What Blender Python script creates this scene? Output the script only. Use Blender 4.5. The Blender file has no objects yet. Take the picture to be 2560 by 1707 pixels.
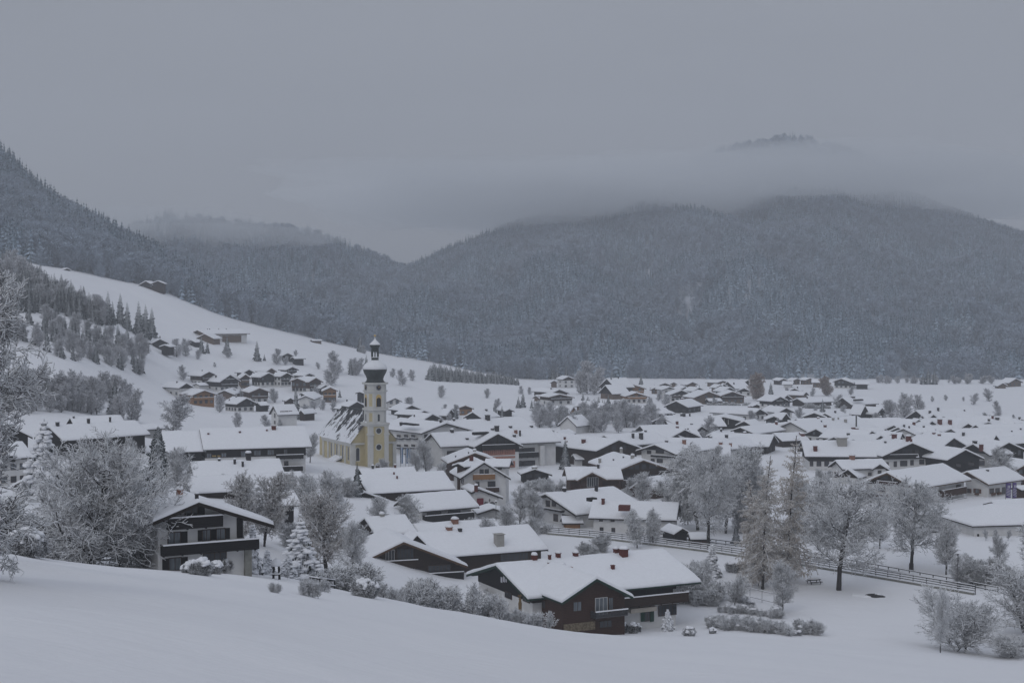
import bpy, math, random
import numpy as np
from mathutils import Vector, Matrix, noise

# ------------------------------------------------------------------ camera, sky, sun, exposure
S = bpy.context.scene
C = S.collection
F = 2560 * 50 / 36.0                      # focal length in photo pixels
TH = math.atan(73.5 / F)                  # the camera looks slightly down
CT, ST = math.cos(TH), math.sin(TH)
cam = bpy.data.objects.new('camera', bpy.data.cameras.new('camera'))
C.objects.link(cam)
cam.data.lens, cam.data.sensor_width = 50, 36
cam.data.clip_start, cam.data.clip_end = 0.5, 20000
cam.rotation_euler = (math.radians(90) - TH, 0, 0)
S.camera = cam

w = bpy.data.worlds.new('World'); S.world = w; w.use_nodes = True
nt = w.node_tree; nt.nodes.clear()
N = nt.nodes.new; LK = nt.links.new
out = N('ShaderNodeOutputWorld'); bg = N('ShaderNodeBackground'); bg.inputs['Strength'].default_value = 0.1
sky = N('ShaderNodeTexSky'); sky.sky_type = 'NISHITA'; sky.sun_disc = False
sky.sun_elevation = math.radians(24); sky.sun_rotation = math.radians(200); sky.dust_density = 4
hs = N('ShaderNodeHueSaturation'); hs.inputs['Saturation'].default_value = 0.25; hs.inputs['Value'].default_value = 0.5
LK(sky.outputs[0], hs.inputs['Color'])
tc = N('ShaderNodeTexCoord'); sep = N('ShaderNodeSeparateXYZ'); LK(tc.outputs['Generated'], sep.inputs[0])
mr = N('ShaderNodeMapRange'); LK(sep.outputs['Z'], mr.inputs['Value'])          # overcast: the zenith is brighter than the horizon
mr.inputs['From Min'].default_value = 0; mr.inputs['From Max'].default_value = 1
mr.inputs['To Min'].default_value = 2.4; mr.inputs['To Max'].default_value = 7.5
nz = N('ShaderNodeTexNoise'); nz.inputs['Scale'].default_value = 2.2; nz.inputs['Detail'].default_value = 4
mp = N('ShaderNodeMapping'); mp.inputs['Scale'].default_value = (1, 1, 3.5); LK(tc.outputs['Generated'], mp.inputs[0]); LK(mp.outputs[0], nz.inputs['Vector'])
nm = N('ShaderNodeMapRange'); LK(nz.outputs['Fac'], nm.inputs['Value'])
nm.inputs['From Min'].default_value = .3; nm.inputs['From Max'].default_value = .7; nm.inputs['To Min'].default_value = .93; nm.inputs['To Max'].default_value = 1.06
mu = N('ShaderNodeMath'); mu.operation = 'MULTIPLY'; LK(mr.outputs[0], mu.inputs[0]); LK(nm.outputs[0], mu.inputs[1])
tint = N('ShaderNodeVectorMath'); tint.operation = 'SCALE'; tint.inputs[0].default_value = (0.885, 0.945, 1.085); LK(mu.outputs[0], tint.inputs['Scale'])
mx = N('ShaderNodeMix'); mx.data_type = 'RGBA'; mx.inputs['Factor'].default_value = 0.92
LK(hs.outputs[0], mx.inputs['A']); LK(tint.outputs[0], mx.inputs['B'])
LK(mx.outputs['Result'], bg.inputs['Color']); LK(bg.outputs[0], out.inputs['Surface'])

sun = bpy.data.objects.new('sun', bpy.data.lights.new('sun', 'SUN')); C.objects.link(sun)
sun.data.energy = 0.5; sun.data.angle = math.radians(35); sun.data.color = (1, 0.97, 0.93)
sun.rotation_euler = (math.radians(52), 0, math.radians(-28))

S.view_settings.view_transform = 'Standard'; S.view_settings.look = 'None'
S.view_settings.exposure = -0.17; S.view_settings.gamma = 1
S.render.engine = 'CYCLES'
S.cycles.use_denoising = True
S.cycles.max_bounces = 6; S.cycles.diffuse_bounces = 3; S.cycles.glossy_bounces = 2
S.cycles.volume_bounces = 5; S.cycles.transparent_max_bounces = 8
S.cycles.sample_clamp_indirect = 4

# ------------------------------------------------------------------ helpers
R = random.Random(7)
def P(px, py, d):                          # the point d metres ahead that the photo shows at (px, py)
    u, v = (px - 1280) / F, (853.5 - py) / F
    k = d / (CT + v * ST)
    return Vector((u * k, d, (v * CT - ST) * k))
def ray(px, py):
    u, v = (px - 1280) / F, (853.5 - py) / F
    return Vector((u, CT + v * ST, v * CT - ST))
CROPS = {'S': (0, 0, 1), 'A': (0, 900, 2.852), 'B': (350, 1050, 3.485), 'C': (850, 1150, 3.485), 'D': (1350, 1250, 3.136),
         'E': (1900, 1100, 2.852), 'F': (1300, 1050, 3.618), 'G': (750, 800, 3.92), 'H': (1000, 900, 3.92),
         'I': (1350, 900, 3.92), 'J': (1950, 900, 3.856), 'K': (350, 800, 4.276), 'L': (0, 300, 2.613), 'M': (2360, 1160, 11.76)}
def cv(c, x, y):
    o = CROPS[c]; return (o[0] + x / o[2], o[1] + y / o[2])

def tag(o, label, cat, group=None, kind=None):
    o['label'] = label
    if cat: o['category'] = cat
    if group: o['group'] = group
    if kind: o['kind'] = kind
    return o
def mesh(name, v, f, mats, smooth=False):
    me = bpy.data.meshes.new(name)
    if isinstance(v, np.ndarray):
        n, m, k = len(v), len(f), f.shape[1]
        me.vertices.add(n); me.vertices.foreach_set('co', v.astype(np.float32).ravel())
        me.loops.add(m * k); me.loops.foreach_set('vertex_index', f.astype(np.int32).ravel())
        me.polygons.add(m); me.polygons.foreach_set('loop_start', np.arange(0, m * k, k, dtype=np.int32))
        me.update(calc_edges=True)
    else:
        me.from_pydata([tuple(p) for p in v], [], f)
    for m_ in (mats if isinstance(mats, (list, tuple)) else [mats]): me.materials.append(m_)
    if smooth: me.polygons.foreach_set('use_smooth', [True] * len(me.polygons))
    return me
def link(name, me, parent=None, loc=None, rz=0, sc=None):
    o = bpy.data.objects.new(name, me); C.objects.link(o)
    if parent: o.parent = parent
    if loc is not None: o.location = loc
    if rz: o.rotation_euler = (0, 0, rz)
    if sc: o.scale = sc if isinstance(sc, (tuple, list)) else (sc, sc, sc)
    return o
class MB:
    def __init__(s): s.v, s.f = [], []
    def add(s, v, f):
        b = len(s.v); s.v += [tuple(p) for p in v]; s.f += [tuple(i + b for i in q) for q in f]
    def hexa(s, p):                        # eight corners: bottom 0-3, top 4-7
        s.add(p, [(3, 2, 1, 0), (4, 5, 6, 7), (0, 1, 5, 4), (1, 2, 6, 5), (2, 3, 7, 6), (3, 0, 4, 7)])
    def box(s, x0, x1, y0, y1, z0, z1):
        s.hexa([(x0, y0, z0), (x1, y0, z0), (x1, y1, z0), (x0, y1, z0), (x0, y0, z1), (x1, y0, z1), (x1, y1, z1), (x0, y1, z1)])
    def bar(s, a, b, r, n=6, r2=None):
        a, b = Vector(a), Vector(b); d = (b - a).normalized()
        e = d.orthogonal().normalized(); g = d.cross(e); r2 = r if r2 is None else r2
        v = [a + (e * math.cos(2 * math.pi * i / n) + g * math.sin(2 * math.pi * i / n)) * r for i in range(n)] + \
            [b + (e * math.cos(2 * math.pi * i / n) + g * math.sin(2 * math.pi * i / n)) * r2 for i in range(n)]
        s.add(v, [(i, (i + 1) % n, n + (i + 1) % n, n + i) for i in range(n)] + [tuple(range(n))[::-1], tuple(range(n, 2 * n))])
    def lathe(s, prof, n=20, c=(0, 0, 0), a0=0.0):
        v = [(c[0] + r * math.cos(a0 + 2 * math.pi * i / n), c[1] + r * math.sin(a0 + 2 * math.pi * i / n), c[2] + z) for r, z in prof for i in range(n)]
        f = [(k * n + i, k * n + (i + 1) % n, (k + 1) * n + (i + 1) % n, (k + 1) * n + i) for k in range(len(prof) - 1) for i in range(n)]
        f += [tuple(range(n))[::-1], tuple(range((len(prof) - 1) * n, len(prof) * n))]
        s.add(v, f)
    def pillow(s, c, rx, ry, rz, n=10, m=5, seed=0, rough=.18):      # a heap of snow: rounded top, flat bottom
        prof = [(math.cos(t) ** .7, math.sin(t)) for t in [i * math.pi / 2 / m for i in range(m)]] + [(.04, 1.0)]
        v = []
        for r, z in prof:
            for i in range(n):
                a = 2 * math.pi * i / n
                q = 1 + rough * noise.noise((math.cos(a) * 1.3 + seed * 3.1, math.sin(a) * 1.3, z * 1.5 + seed))
                v.append((c[0] + rx * r * math.cos(a) * q, c[1] + ry * r * math.sin(a) * q, c[2] + rz * z * q))
        f = [(k * n + i, k * n + (i + 1) % n, (k + 1) * n + (i + 1) % n, (k + 1) * n + i) for k in range(len(prof) - 1) for i in range(n)]
        f += [tuple(range(n))[::-1], tuple(range((len(prof) - 1) * n, len(prof) * n))]
        s.add(v, f)
    def obj(s, name, mat, parent=None, M=None, smooth=False):
        v = [M @ Vector(p) for p in s.v] if M is not None else s.v
        return link(name, mesh(name, v, s.f, mat, smooth), parent)

# ------------------------------------------------------------------ materials
def mat(name, col, rough=.8, var=.25, scale=6.0, stretch=(1, 1, 1), bump=0, spec=.2, planks=0):
    m = bpy.data.materials.new(name); m.use_nodes = True; t = m.node_tree; b = t.nodes['Principled BSDF']
    b.inputs['Roughness'].default_value = rough; b.inputs['Specular IOR Level'].default_value = spec
    c = t.nodes.new('ShaderNodeTexCoord'); mp = t.nodes.new('ShaderNodeMapping'); mp.inputs['Scale'].default_value = stretch
    t.links.new(c.outputs['Object'], mp.inputs[0])
    n = t.nodes.new('ShaderNodeTexNoise'); n.inputs['Scale'].default_value = scale; n.inputs['Detail'].default_value = 4
    t.links.new(mp.outputs[0], n.inputs['Vector'])
    r = t.nodes.new('ShaderNodeMapRange'); t.links.new(n.outputs['Fac'], r.inputs['Value'])
    r.inputs['From Min'].default_value = .25; r.inputs['From Max'].default_value = .75
    r.inputs['To Min'].default_value = 1 - var; r.inputs['To Max'].default_value = 1 + var
    val = r.outputs[0]
    if planks:
        wv = t.nodes.new('ShaderNodeTexWave'); wv.inputs['Scale'].default_value = planks; wv.bands_direction = 'Z'
        wv.inputs['Distortion'].default_value = .3; wv.wave_profile = 'SAW'
        t.links.new(c.outputs['Object'], wv.inputs['Vector'])
        pr = t.nodes.new('ShaderNodeMapRange'); pr.inputs['To Min'].default_value = .7; pr.inputs['To Max'].default_value = 1.2
        t.links.new(wv.outputs['Fac'], pr.inputs['Value'])
        q = t.nodes.new('ShaderNodeMath'); q.operation = 'MULTIPLY'; t.links.new(val, q.inputs[0]); t.links.new(pr.outputs[0], q.inputs[1]); val = q.outputs[0]
    s = t.nodes.new('ShaderNodeVectorMath'); s.operation = 'SCALE'; s.inputs[0].default_value = col
    t.links.new(val, s.inputs['Scale']); t.links.new(s.outputs[0], b.inputs['Base Color'])
    if bump:
        bp = t.nodes.new('ShaderNodeBump'); bp.inputs['Strength'].default_value = bump; bp.inputs['Distance'].default_value = .2
        t.links.new(n.outputs['Fac'], bp.inputs['Height']); t.links.new(bp.outputs[0], b.inputs['Normal'])
    return m
def snowy(name, col, lo, hi, snow=(.80, .82, .86), nscale=1.5, namp=.5, var=.3, rnd=0.0):   # snow lies wherever the surface faces up
    m = bpy.data.materials.new(name); m.use_nodes = True; t = m.node_tree; b = t.nodes['Principled BSDF']
    b.inputs['Roughness'].default_value = .85; b.inputs['Specular IOR Level'].default_value = .1
    g = t.nodes.new('ShaderNodeNewGeometry'); sp = t.nodes.new('ShaderNodeSeparateXYZ'); t.links.new(g.outputs['True Normal'], sp.inputs[0])
    c = t.nodes.new('ShaderNodeTexCoord'); n = t.nodes.new('ShaderNodeTexNoise'); n.inputs['Scale'].default_value = nscale; n.inputs['Detail'].default_value = 3
    t.links.new(c.outputs['Object'], n.inputs['Vector'])
    a = t.nodes.new('ShaderNodeMath'); a.operation = 'MULTIPLY_ADD'; t.links.new(n.outputs['Fac'], a.inputs[0]); a.inputs[1].default_value = namp * 2; a.inputs[2].default_value = -namp
    q = t.nodes.new('ShaderNodeMath'); q.operation = 'ADD'; t.links.new(a.outputs[0], q.inputs[0]); t.links.new(sp.outputs['Z'], q.inputs[1])
    r = t.nodes.new('ShaderNodeMapRange'); r.interpolation_type = 'SMOOTHSTEP'; r.inputs['From Min'].default_value = lo; r.inputs['From Max'].default_value = hi
    t.links.new(q.outputs[0], r.inputs['Value'])
    base = t.nodes.new('ShaderNodeVectorMath'); base.operation = 'SCALE'; base.inputs[0].default_value = col
    oi = t.nodes.new('ShaderNodeObjectInfo'); rr = t.nodes.new('ShaderNodeMapRange'); t.links.new(oi.outputs['Random'], rr.inputs['Value'])
    rr.inputs['To Min'].default_value = 1 - var; rr.inputs['To Max'].default_value = 1 + var; t.links.new(rr.outputs[0], base.inputs['Scale'])
    x = t.nodes.new('ShaderNodeMix'); x.data_type = 'RGBA'; t.links.new(r.outputs[0], x.inputs['Factor']); t.links.new(base.outputs[0], x.inputs['A']); x.inputs['B'].default_value = (*snow, 1)
    t.links.new(x.outputs['Result'], b.inputs['Base Color'])
    return m
M = {}
M['snow'] = mat('roof snow', (.80, .815, .85), .7, .03, 1.5, bump=.15, spec=.15)
M['plaster'] = mat('white plaster', (.62, .62, .62), .9, .08, .7)
M['cream'] = mat('cream plaster', (.50, .46, .40), .9, .1, .7)
M['grey'] = mat('grey plaster', (.33, .33, .33), .9, .1, .7)
M['dark'] = mat('dark stained wood', (.013, .012, .013), .8, .35, 2, (1, 1, 6), planks=1.2)
M['brown'] = mat('brown wood', (.032, .020, .015), .8, .35, 2, (1, 1, 6), planks=1.2)
M['reddish'] = mat('red brown wood', (.048, .024, .017), .8, .35, 2, (1, 1, 6), planks=1.2)
M['ochre'] = mat('light larch wood', (.26, .135, .058), .8, .25, 2, (1, 1, 6), planks=1.2)
M['tan'] = mat('weathered wood', (.14, .10, .075), .85, .25, 2, (1, 1, 6), planks=1.2)
M['eave'] = mat('roof timber', (.018, .014, .012), .85, .3, 3)
M['eaveb'] = mat('brown roof timber', (.085, .05, .03), .85, .3, 3)
M['eaveg'] = mat('green painted bargeboard', (.012, .035, .026), .7, .2, 3)
M['glass'] = mat('window glass', (.035, .04, .048), .12, .3, .8, spec=.5)
M['curtain'] = mat('curtained glass', (.12, .14, .16), .2, .5, 1.2, (3, 3, .3), spec=.5)
M['frame'] = mat('window frame wood', (.05, .028, .02), .7, .2, 4)
M['wframe'] = mat('white window frame', (.5, .5, .5), .7, .1, 4)
M['shut'] = mat('dark shutter', (.014, .013, .014), .7, .3, 4)
M['shutb'] = mat('brown shutter', (.10, .045, .025), .7, .3, 4)
M['shutg'] = mat('green shutter', (.008, .045, .03), .6, .3, 4)
M['brick'] = mat('red brick', (.105, .028, .022), .9, .3, 5)
M['brickp'] = mat('pale chimney brick', (.24, .12, .085), .9, .3, 5)
M['chdark'] = mat('sooty chimney sheet', (.035, .033, .035), .7, .3, 4)
M['chgrey'] = mat('chimney render', (.32, .31, .29), .9, .2, 4)
M['stone'] = mat('rubble stone', (.16, .13, .09), .95, .6, 3, bump=.6)
M['concrete'] = mat('weathered concrete', (.22, .22, .20), .95, .3, 1)
M['metal'] = mat('dark steel', (.04, .04, .045), .4, .2, 3, spec=.5)
M['yellow'] = mat('yellow church plaster', (.48, .415, .255), .9, .12, .5)
M['white'] = mat('white church plaster', (.53, .53, .51), .9, .08, .5)
M['copper'] = mat('dark green copper', (.012, .020, .018), .5, .6, 1.2, (1, 1, .3), spec=.4)
M['gold'] = mat('gilding', (.55, .38, .12), .35, .1, 3, spec=.6)
M['red'] = mat('red paint', (.17, .02, .02), .5, .15, 3)
M['wine'] = mat('wine red awning', (.16, .015, .03), .8, .15, 3)
M['blue'] = mat('blue sign paint', (.02, .07, .19), .5, .1, 3)
M['flagb'] = mat('light blue cloth', (.10, .19, .32), .8, .15, 3)
M['purple'] = mat('purple banner cloth', (.09, .06, .20), .8, .15, 3)
M['ink'] = mat('pale lettering', (.6, .6, .65), .7, .05, 3)
M['fresco'] = mat('grey fresco paint', (.12, .12, .125), .9, .5, 4)
M['frescob'] = mat('brown fresco paint', (.17, .11, .05), .9, .4, 4)
M['pink'] = mat('salmon painted band', (.36, .17, .13), .9, .15, 1)
M['bark'] = snowy('snowy bark', (.036, .032, .031), .12, .5, nscale=.8, namp=.28)
M['twig'] = snowy('snow laden twigs', (.085, .076, .075), -.68, .16, snow=(.80, .82, .85), nscale=.8, namp=.3)
M['frost'] = snowy('frosted twigs', (.22, .21, .22), -.6, .3, snow=(.72, .74, .78), nscale=.4, namp=.25)
M['twigb'] = snowy('brown leafy twigs', (.11, .085, .07), -.5, .35, snow=(.72, .73, .75), nscale=.8, namp=.3)
M['larch'] = snowy('straw larch twigs', (.33, .255, .19), -.35, .7, snow=(.72, .72, .72), nscale=.5, namp=.4)
M['rust'] = snowy('rusty beech leaves', (.21, .145, .12), .0, .8, snow=(.6, .6, .6), nscale=.5, namp=.35)
M['needle'] = snowy('snowy spruce needles', (.018, .028, .028), .22, .72, snow=(.66, .69, .73), nscale=.9, namp=.42)
M['needleh'] = snowy('spruce needles under heavy snow', (.020, .028, .026), -.05, .35, nscale=.9, namp=.3)
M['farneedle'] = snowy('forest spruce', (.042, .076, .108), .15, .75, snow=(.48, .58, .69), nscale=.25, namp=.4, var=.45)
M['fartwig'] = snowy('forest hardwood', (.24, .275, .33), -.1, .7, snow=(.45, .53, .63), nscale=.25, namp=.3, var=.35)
M['bush'] = snowy('bush under snow', (.035, .032, .030), -.05, .35, nscale=2.0, namp=.45)

# church roof: dark shingles with sliding streaks of snow
def church_roof_mat():
    m = bpy.data.materials.new('shingles with sliding snow'); m.use_nodes = True; t = m.node_tree; b = t.nodes['Principled BSDF']
    b.inputs['Roughness'].default_value = .75
    c = t.nodes.new('ShaderNodeTexCoord'); mp = t.nodes.new('ShaderNodeMapping'); mp.inputs['Scale'].default_value = (.20, .52, .20)
    mp.inputs['Rotation'].default_value = (math.radians(14), 0, 0)
    t.links.new(c.outputs['Object'], mp.inputs[0])
    n = t.nodes.new('ShaderNodeTexNoise'); n.inputs['Scale'].default_value = 1.0; n.inputs['Detail'].default_value = 5; n.inputs['Roughness'].default_value = .68
    t.links.new(mp.outputs[0], n.inputs['Vector'])
    sp = t.nodes.new('ShaderNodeSeparateXYZ'); t.links.new(c.outputs['Object'], sp.inputs[0])
    h = t.nodes.new('ShaderNodeMapRange'); t.links.new(sp.outputs['Z'], h.inputs['Value'])      # more snow has stayed near the eaves
    h.inputs['From Min'].default_value = 8.5; h.inputs['From Max'].default_value = 17.5; h.inputs['To Min'].default_value = .12; h.inputs['To Max'].default_value = -.10
    n2 = t.nodes.new('ShaderNodeTexNoise'); n2.inputs['Scale'].default_value = .42; n2.inputs['Detail'].default_value = 6; n2.inputs['Roughness'].default_value = .6; t.links.new(c.outputs['Object'], n2.inputs['Vector'])
    nm2 = t.nodes.new('ShaderNodeMath'); nm2.operation = 'MULTIPLY_ADD'; t.links.new(n2.outputs['Fac'], nm2.inputs[0]); nm2.inputs[1].default_value = .75; nm2.inputs[2].default_value = -.385
    n3 = t.nodes.new('ShaderNodeMath'); n3.operation = 'ADD'; t.links.new(n.outputs['Fac'], n3.inputs[0]); t.links.new(nm2.outputs[0], n3.inputs[1])
    a = t.nodes.new('ShaderNodeMath'); a.operation = 'ADD'; t.links.new(n3.outputs[0], a.inputs[0]); t.links.new(h.outputs[0], a.inputs[1])
    r = t.nodes.new('ShaderNodeMapRange'); r.inputs['From Min'].default_value = .485; r.inputs['From Max'].default_value = .515; t.links.new(a.outputs[0], r.inputs['Value'])
    x = t.nodes.new('ShaderNodeMix'); x.data_type = 'RGBA'; x.inputs['A'].default_value = (.018, .019, .022, 1); x.inputs['B'].default_value = (.78, .80, .84, 1)
    t.links.new(r.outputs[0], x.inputs['Factor']); t.links.new(x.outputs['Result'], b.inputs['Base Color'])
    bp = t.nodes.new('ShaderNodeBump'); bp.inputs['Strength'].default_value = .8; bp.inputs['Distance'].default_value = .3
    t.links.new(r.outputs[0], bp.inputs['Height']); t.links.new(bp.outputs[0], b.inputs['Normal'])
    return m
M['churchroof'] = church_roof_mat()
def ground_mat():
    m = bpy.data.materials.new('field snow'); m.use_nodes = True; t = m.node_tree; b = t.nodes['Principled BSDF']
    b.inputs['Roughness'].default_value = .7; b.inputs['Specular IOR Level'].default_value = .15
    c = t.nodes.new('ShaderNodeTexCoord'); n = t.nodes.new('ShaderNodeTexNoise'); n.inputs['Scale'].default_value = .05; n.inputs['Detail'].default_value = 8; n.inputs['Roughness'].default_value = .55
    mp = t.nodes.new('ShaderNodeMapping'); mp.inputs['Scale'].default_value = (1, 1.6, 1); mp.inputs['Rotation'].default_value = (0, 0, .5)
    t.links.new(c.outputs['Object'], mp.inputs[0]); t.links.new(mp.outputs[0], n.inputs['Vector'])
    x = t.nodes.new('ShaderNodeMix'); x.data_type = 'RGBA'; x.inputs['A'].default_value = (.765, .775, .81, 1); x.inputs['B'].default_value = (.835, .845, .87, 1)
    t.links.new(n.outputs['Fac'], x.inputs['Factor']); t.links.new(x.outputs['Result'], b.inputs['Base Color'])
    bp = t.nodes.new('ShaderNodeBump'); bp.inputs['Strength'].default_value = .5; bp.inputs['Distance'].default_value = 1.2
    nf = t.nodes.new('ShaderNodeTexNoise'); nf.inputs['Scale'].default_value = .55; nf.inputs['Detail'].default_value = 7; nf.inputs['Roughness'].default_value = .6; t.links.new(mp.outputs[0], nf.inputs['Vector'])
    nfa = t.nodes.new('ShaderNodeMath'); nfa.operation = 'MULTIPLY_ADD'; nfa.inputs[1].default_value = .22; t.links.new(nf.outputs['Fac'], nfa.inputs[0]); t.links.new(n.outputs['Fac'], nfa.inputs[2])
    t.links.new(nfa.outputs[0], bp.inputs['Height']); t.links.new(bp.outputs[0], b.inputs['Normal'])
    return m
M['ground'] = ground_mat()
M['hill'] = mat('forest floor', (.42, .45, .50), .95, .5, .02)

# ------------------------------------------------------------------ the ground: one snowy sheet through measured heights
SU = [(-.7, .10), (-.5, .117), (-.36, .141), (-.18, .166), (-.0225, .1965), (.034, .208), (.2, .219), (.343, .231), (.5, .24), (.7, .25)]
def fg(u): return float(np.interp(u, [a for a, b in SU], [b for a, b in SU]))
ctl = []
for u in (-.7, -.5, -.36, -.27, -.18, -.1, -.0225, .034, .12, .2, .343, .5, .7):
    yc = float(np.interp(u, [-.36, -.18, -.02, .2], [118, 148, 205, 215]))
    for y in (25, 50, 80, 110, 140, 170, 195, 212):
        if y <= yc: ctl.append((u * y, y, -3.2 - fg(u) * y))
for x in (-60, -25, 0, 25, 60): ctl += [(x, -20, -1.5 + .1 * x * -.2), (x, 4, -3.4 - .08 * x)]
for px, py, d in [(-100, 1440, 165), (100, 1420, 160), (250, 1410, 160), (0, 1330, 215), (200, 1330, 220), (420, 1428, 163), (520, 1432, 166), (640, 1438, 172), (740, 1450, 182), (850, 1480, 200),
                  (640, 1340, 245), (450, 1290, 262), (300, 1270, 280), (1000, 1520, 215), (1150, 1540, 226), (1300, 1560, 236), (1560, 1572, 241), (900, 1330, 300), (700, 1250, 330), (1000, 1380, 285),
                  (50, 1250, 265), (600, 1160, 400), (850, 1165, 440), (935, 1165, 462), (1080, 1190, 440), (330, 1085, 470), (200, 1060, 450), (0, 1100, 420), (480, 1080, 530), (700, 1080, 580), (600, 1060, 620),
                  (430, 990, 740), (600, 1005, 770), (560, 960, 800), (720, 960, 810), (830, 1000, 770), (700, 1030, 690), (560, 1030, 670), (400, 1000, 680), (340, 1000, 620), (300, 1020, 560),
                  (580, 856, 950), (680, 880, 920), (400, 872, 860), (480, 890, 850), (690, 905, 900), (790, 855, 1080), (850, 900, 960), (640, 930, 860), (500, 935, 830), (1000, 965, 880), (1100, 962, 940), (1200, 985, 900), (950, 1000, 800), (1000, 930, 1010), (900, 880, 1050),
                  (250, 960, 590), (150, 900, 620), (200, 880, 690), (130, 790, 760), (270, 800, 800), (330, 860, 790), (50, 850, 640), (250, 720, 960), (150, 690, 940), (350, 748, 985), (370, 719, 1028), (330, 714, 1012), (420, 735, 1035), (480, 800, 985),
                  (-150, 625, 1000), (0, 645, 1000), (100, 665, 1000), (180, 675, 1010), (280, 702, 1030), (340, 716, 1022), (400, 733, 1050), (560, 792, 1080), (690, 823, 1100), (820, 857, 1120), (960, 887, 1140), (1100, 907, 1150), (1290, 948, 1150), (-300, 900, 600), (-300, 1000, 450), (-300, 1250, 270)]:
    ctl.append(tuple(P(px, py, d)))
ctl += [(x, y, -53.0) for x, y in [(20, 300), (20, 400), (60, 560), (0, 640), (30, 760), (60, 900), (60, 1040), (60, 265), (100, 248), (150, 262), (60, 330), (110, 430), (110, 560), (150, 700), (130, 850), (180, 1000), (230, 330), (230, 450), (200, 600), (260, 760), (300, 930), (310, 300), (420, 420), (420, 620), (420, 840), (480, 1040), (600, 500), (620, 800), (640, 1080)]]
ctl += [(x, 1135, -52.0) for x in (120, 260, 400, 560)]
ctl += [(-700, 1300, 20), (-300, 1350, 20), (0, 1380, -40), (300, 1380, -50), (640, 1380, -50), (-700, 600, 20), (-600, 300, -10)]
ca = np.array(ctl)
def tps(x, y):
    r2 = x * x + y * y
    return .5 * r2 * np.log(r2 + 1e-9)
def warp(x, y):                                # compress distance so near and far heights weigh alike
    q = np.log((np.asarray(y) + 120.0) / 120.0)
    return np.asarray(x) / (np.asarray(y) + 120.0) * 2.0, q
wx, wy = warp(ca[:, 0], ca[:, 1]); n_ = len(ca)
A_ = np.zeros((n_ + 3, n_ + 3)); A_[:n_, :n_] = tps(wx[:, None] - wx[None], wy[:, None] - wy[None]) + np.eye(n_) * 0.002
A_[:n_, n_] = 1; A_[:n_, n_ + 1] = wx; A_[:n_, n_ + 2] = wy; A_[n_:, :n_] = A_[:n_, n_:].T
W_ = np.linalg.solve(A_, np.concatenate([ca[:, 2] / (ca[:, 1] + 120.0), np.zeros(3)]))
def ground_z(x, y):
    x, y = np.asarray(x, float), np.asarray(y, float)
    a, b = warp(x, y)
    k = tps(a[..., None] - wx, b[..., None] - wy) @ W_[:n_] + W_[n_] + W_[n_ + 1] * a + W_[n_ + 2] * b
    z = k * (y + 120.0)
    z = z + np.where(y < 230, 1.0, .0) * np.clip(y / 40, 0, 1) * (.10 * np.sin(x * .31 + y * .12 + 1.3 * np.sin(y * .07)) + .07 * np.sin(x * .13 - y * .21) + .04 * np.sin(x * .8 + 2 * np.sin(y * .3)))
    u = x / (y + 120.0)                        # the valley floor is flat
    fl = 1 / (1 + np.exp(-(u + .035 - np.clip((y - 500) / 4000, 0, .1)) * 90)) / (1 + np.exp(-(y - 262) / 9.0))
    return z * (1 - fl) + (-53.0) * fl
def gz(x, y): return float(ground_z(np.array([x]), np.array([y]))[0])
qs = np.exp(np.linspace(math.log(85.0), math.log(1500.0), 250)) - 120.0
us = np.linspace(-.62, .62, 330)
QQ, UU = np.meshgrid(qs, us, indexing='ij'); XX = UU * (QQ + 120.0) * (1.0 + 60 / (QQ + 120)); ZZ = ground_z(XX, QQ)
gn = len(us); ii = np.arange((len(qs) - 1) * gn).reshape(-1, gn)[:, :-1].ravel()
link('ground', mesh('ground', np.stack([XX.ravel(), QQ.ravel(), ZZ.ravel()], 1), np.stack([ii, ii + 1, ii + gn + 1, ii + gn], 1), M['ground'], True))['kind'] = 'structure'
def hit(px, py, lo=24.0, hi=1350.0):          # where the sight line of a photo pixel meets the snow
    r = ray(px, py); ys = np.linspace(lo, hi, 1400); k = ys / r.y
    g = ground_z(r.x * k, ys); a = r.z * k - g
    i = np.nonzero((a[:-1] > 0) & (a[1:] <= 0))[0]
    y = ys[i[0]] if len(i) else hi
    return float(y)

# ------------------------------------------------------------------ mountains and the forest on them
HILLS = []
def hill(name, crest, foot, nx, ny, p=1.15, amp=14.0, sc=.004, drop=14.0, seed=0):
    xs = np.linspace(crest[0][0], crest[-1][0], nx)
    cy = np.interp(xs, [c[0] for c in crest], [c[1] for c in crest]); cd = np.interp(xs, [c[0] for c in crest], [c[2] for c in crest])
    fy = np.interp(xs, [c[0] for c in foot], [c[1] for c in foot]); fd = np.interp(xs, [c[0] for c in foot], [c[2] for c in foot])
    ker = np.ones(5) / 5
    G = np.zeros((ny, nx, 3)); vs = np.linspace(0, 1.25, ny)
    for i, x in enumerate(xs):
        f, c = P(x, fy[i], fd[i]), P(x, cy[i], cd[i])
        for j, v in enumerate(vs):
            q = f.lerp(c, v)
            top = c.z - drop
            z = f.z + (top - f.z) * (v ** p if v <= 1 else 1 - (v - 1) * 1.6)
            a = min(1, 4 * v) * (1 if v < .62 else max(.10, 1 - (v - .62) / .33))
            z += a * amp * (noise.noise((q.x * sc * 2.2, q.y * sc * .55, seed)) + .6 * noise.noise((q.x * sc * 5, q.y * sc * 2, seed + 9)))
            G[j, i] = (q.x, q.y, z - (6 if j == 0 else 0))
    ii = np.arange((ny - 1) * nx).reshape(-1, nx)[:, :-1].ravel()
    o = link(name, mesh(name, G.reshape(-1, 3), np.stack([ii, ii + 1, ii + nx + 1, ii + nx], 1), M['hill'], True)); o['kind'] = 'structure'
    HILLS.append((G, seed)); return o
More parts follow.
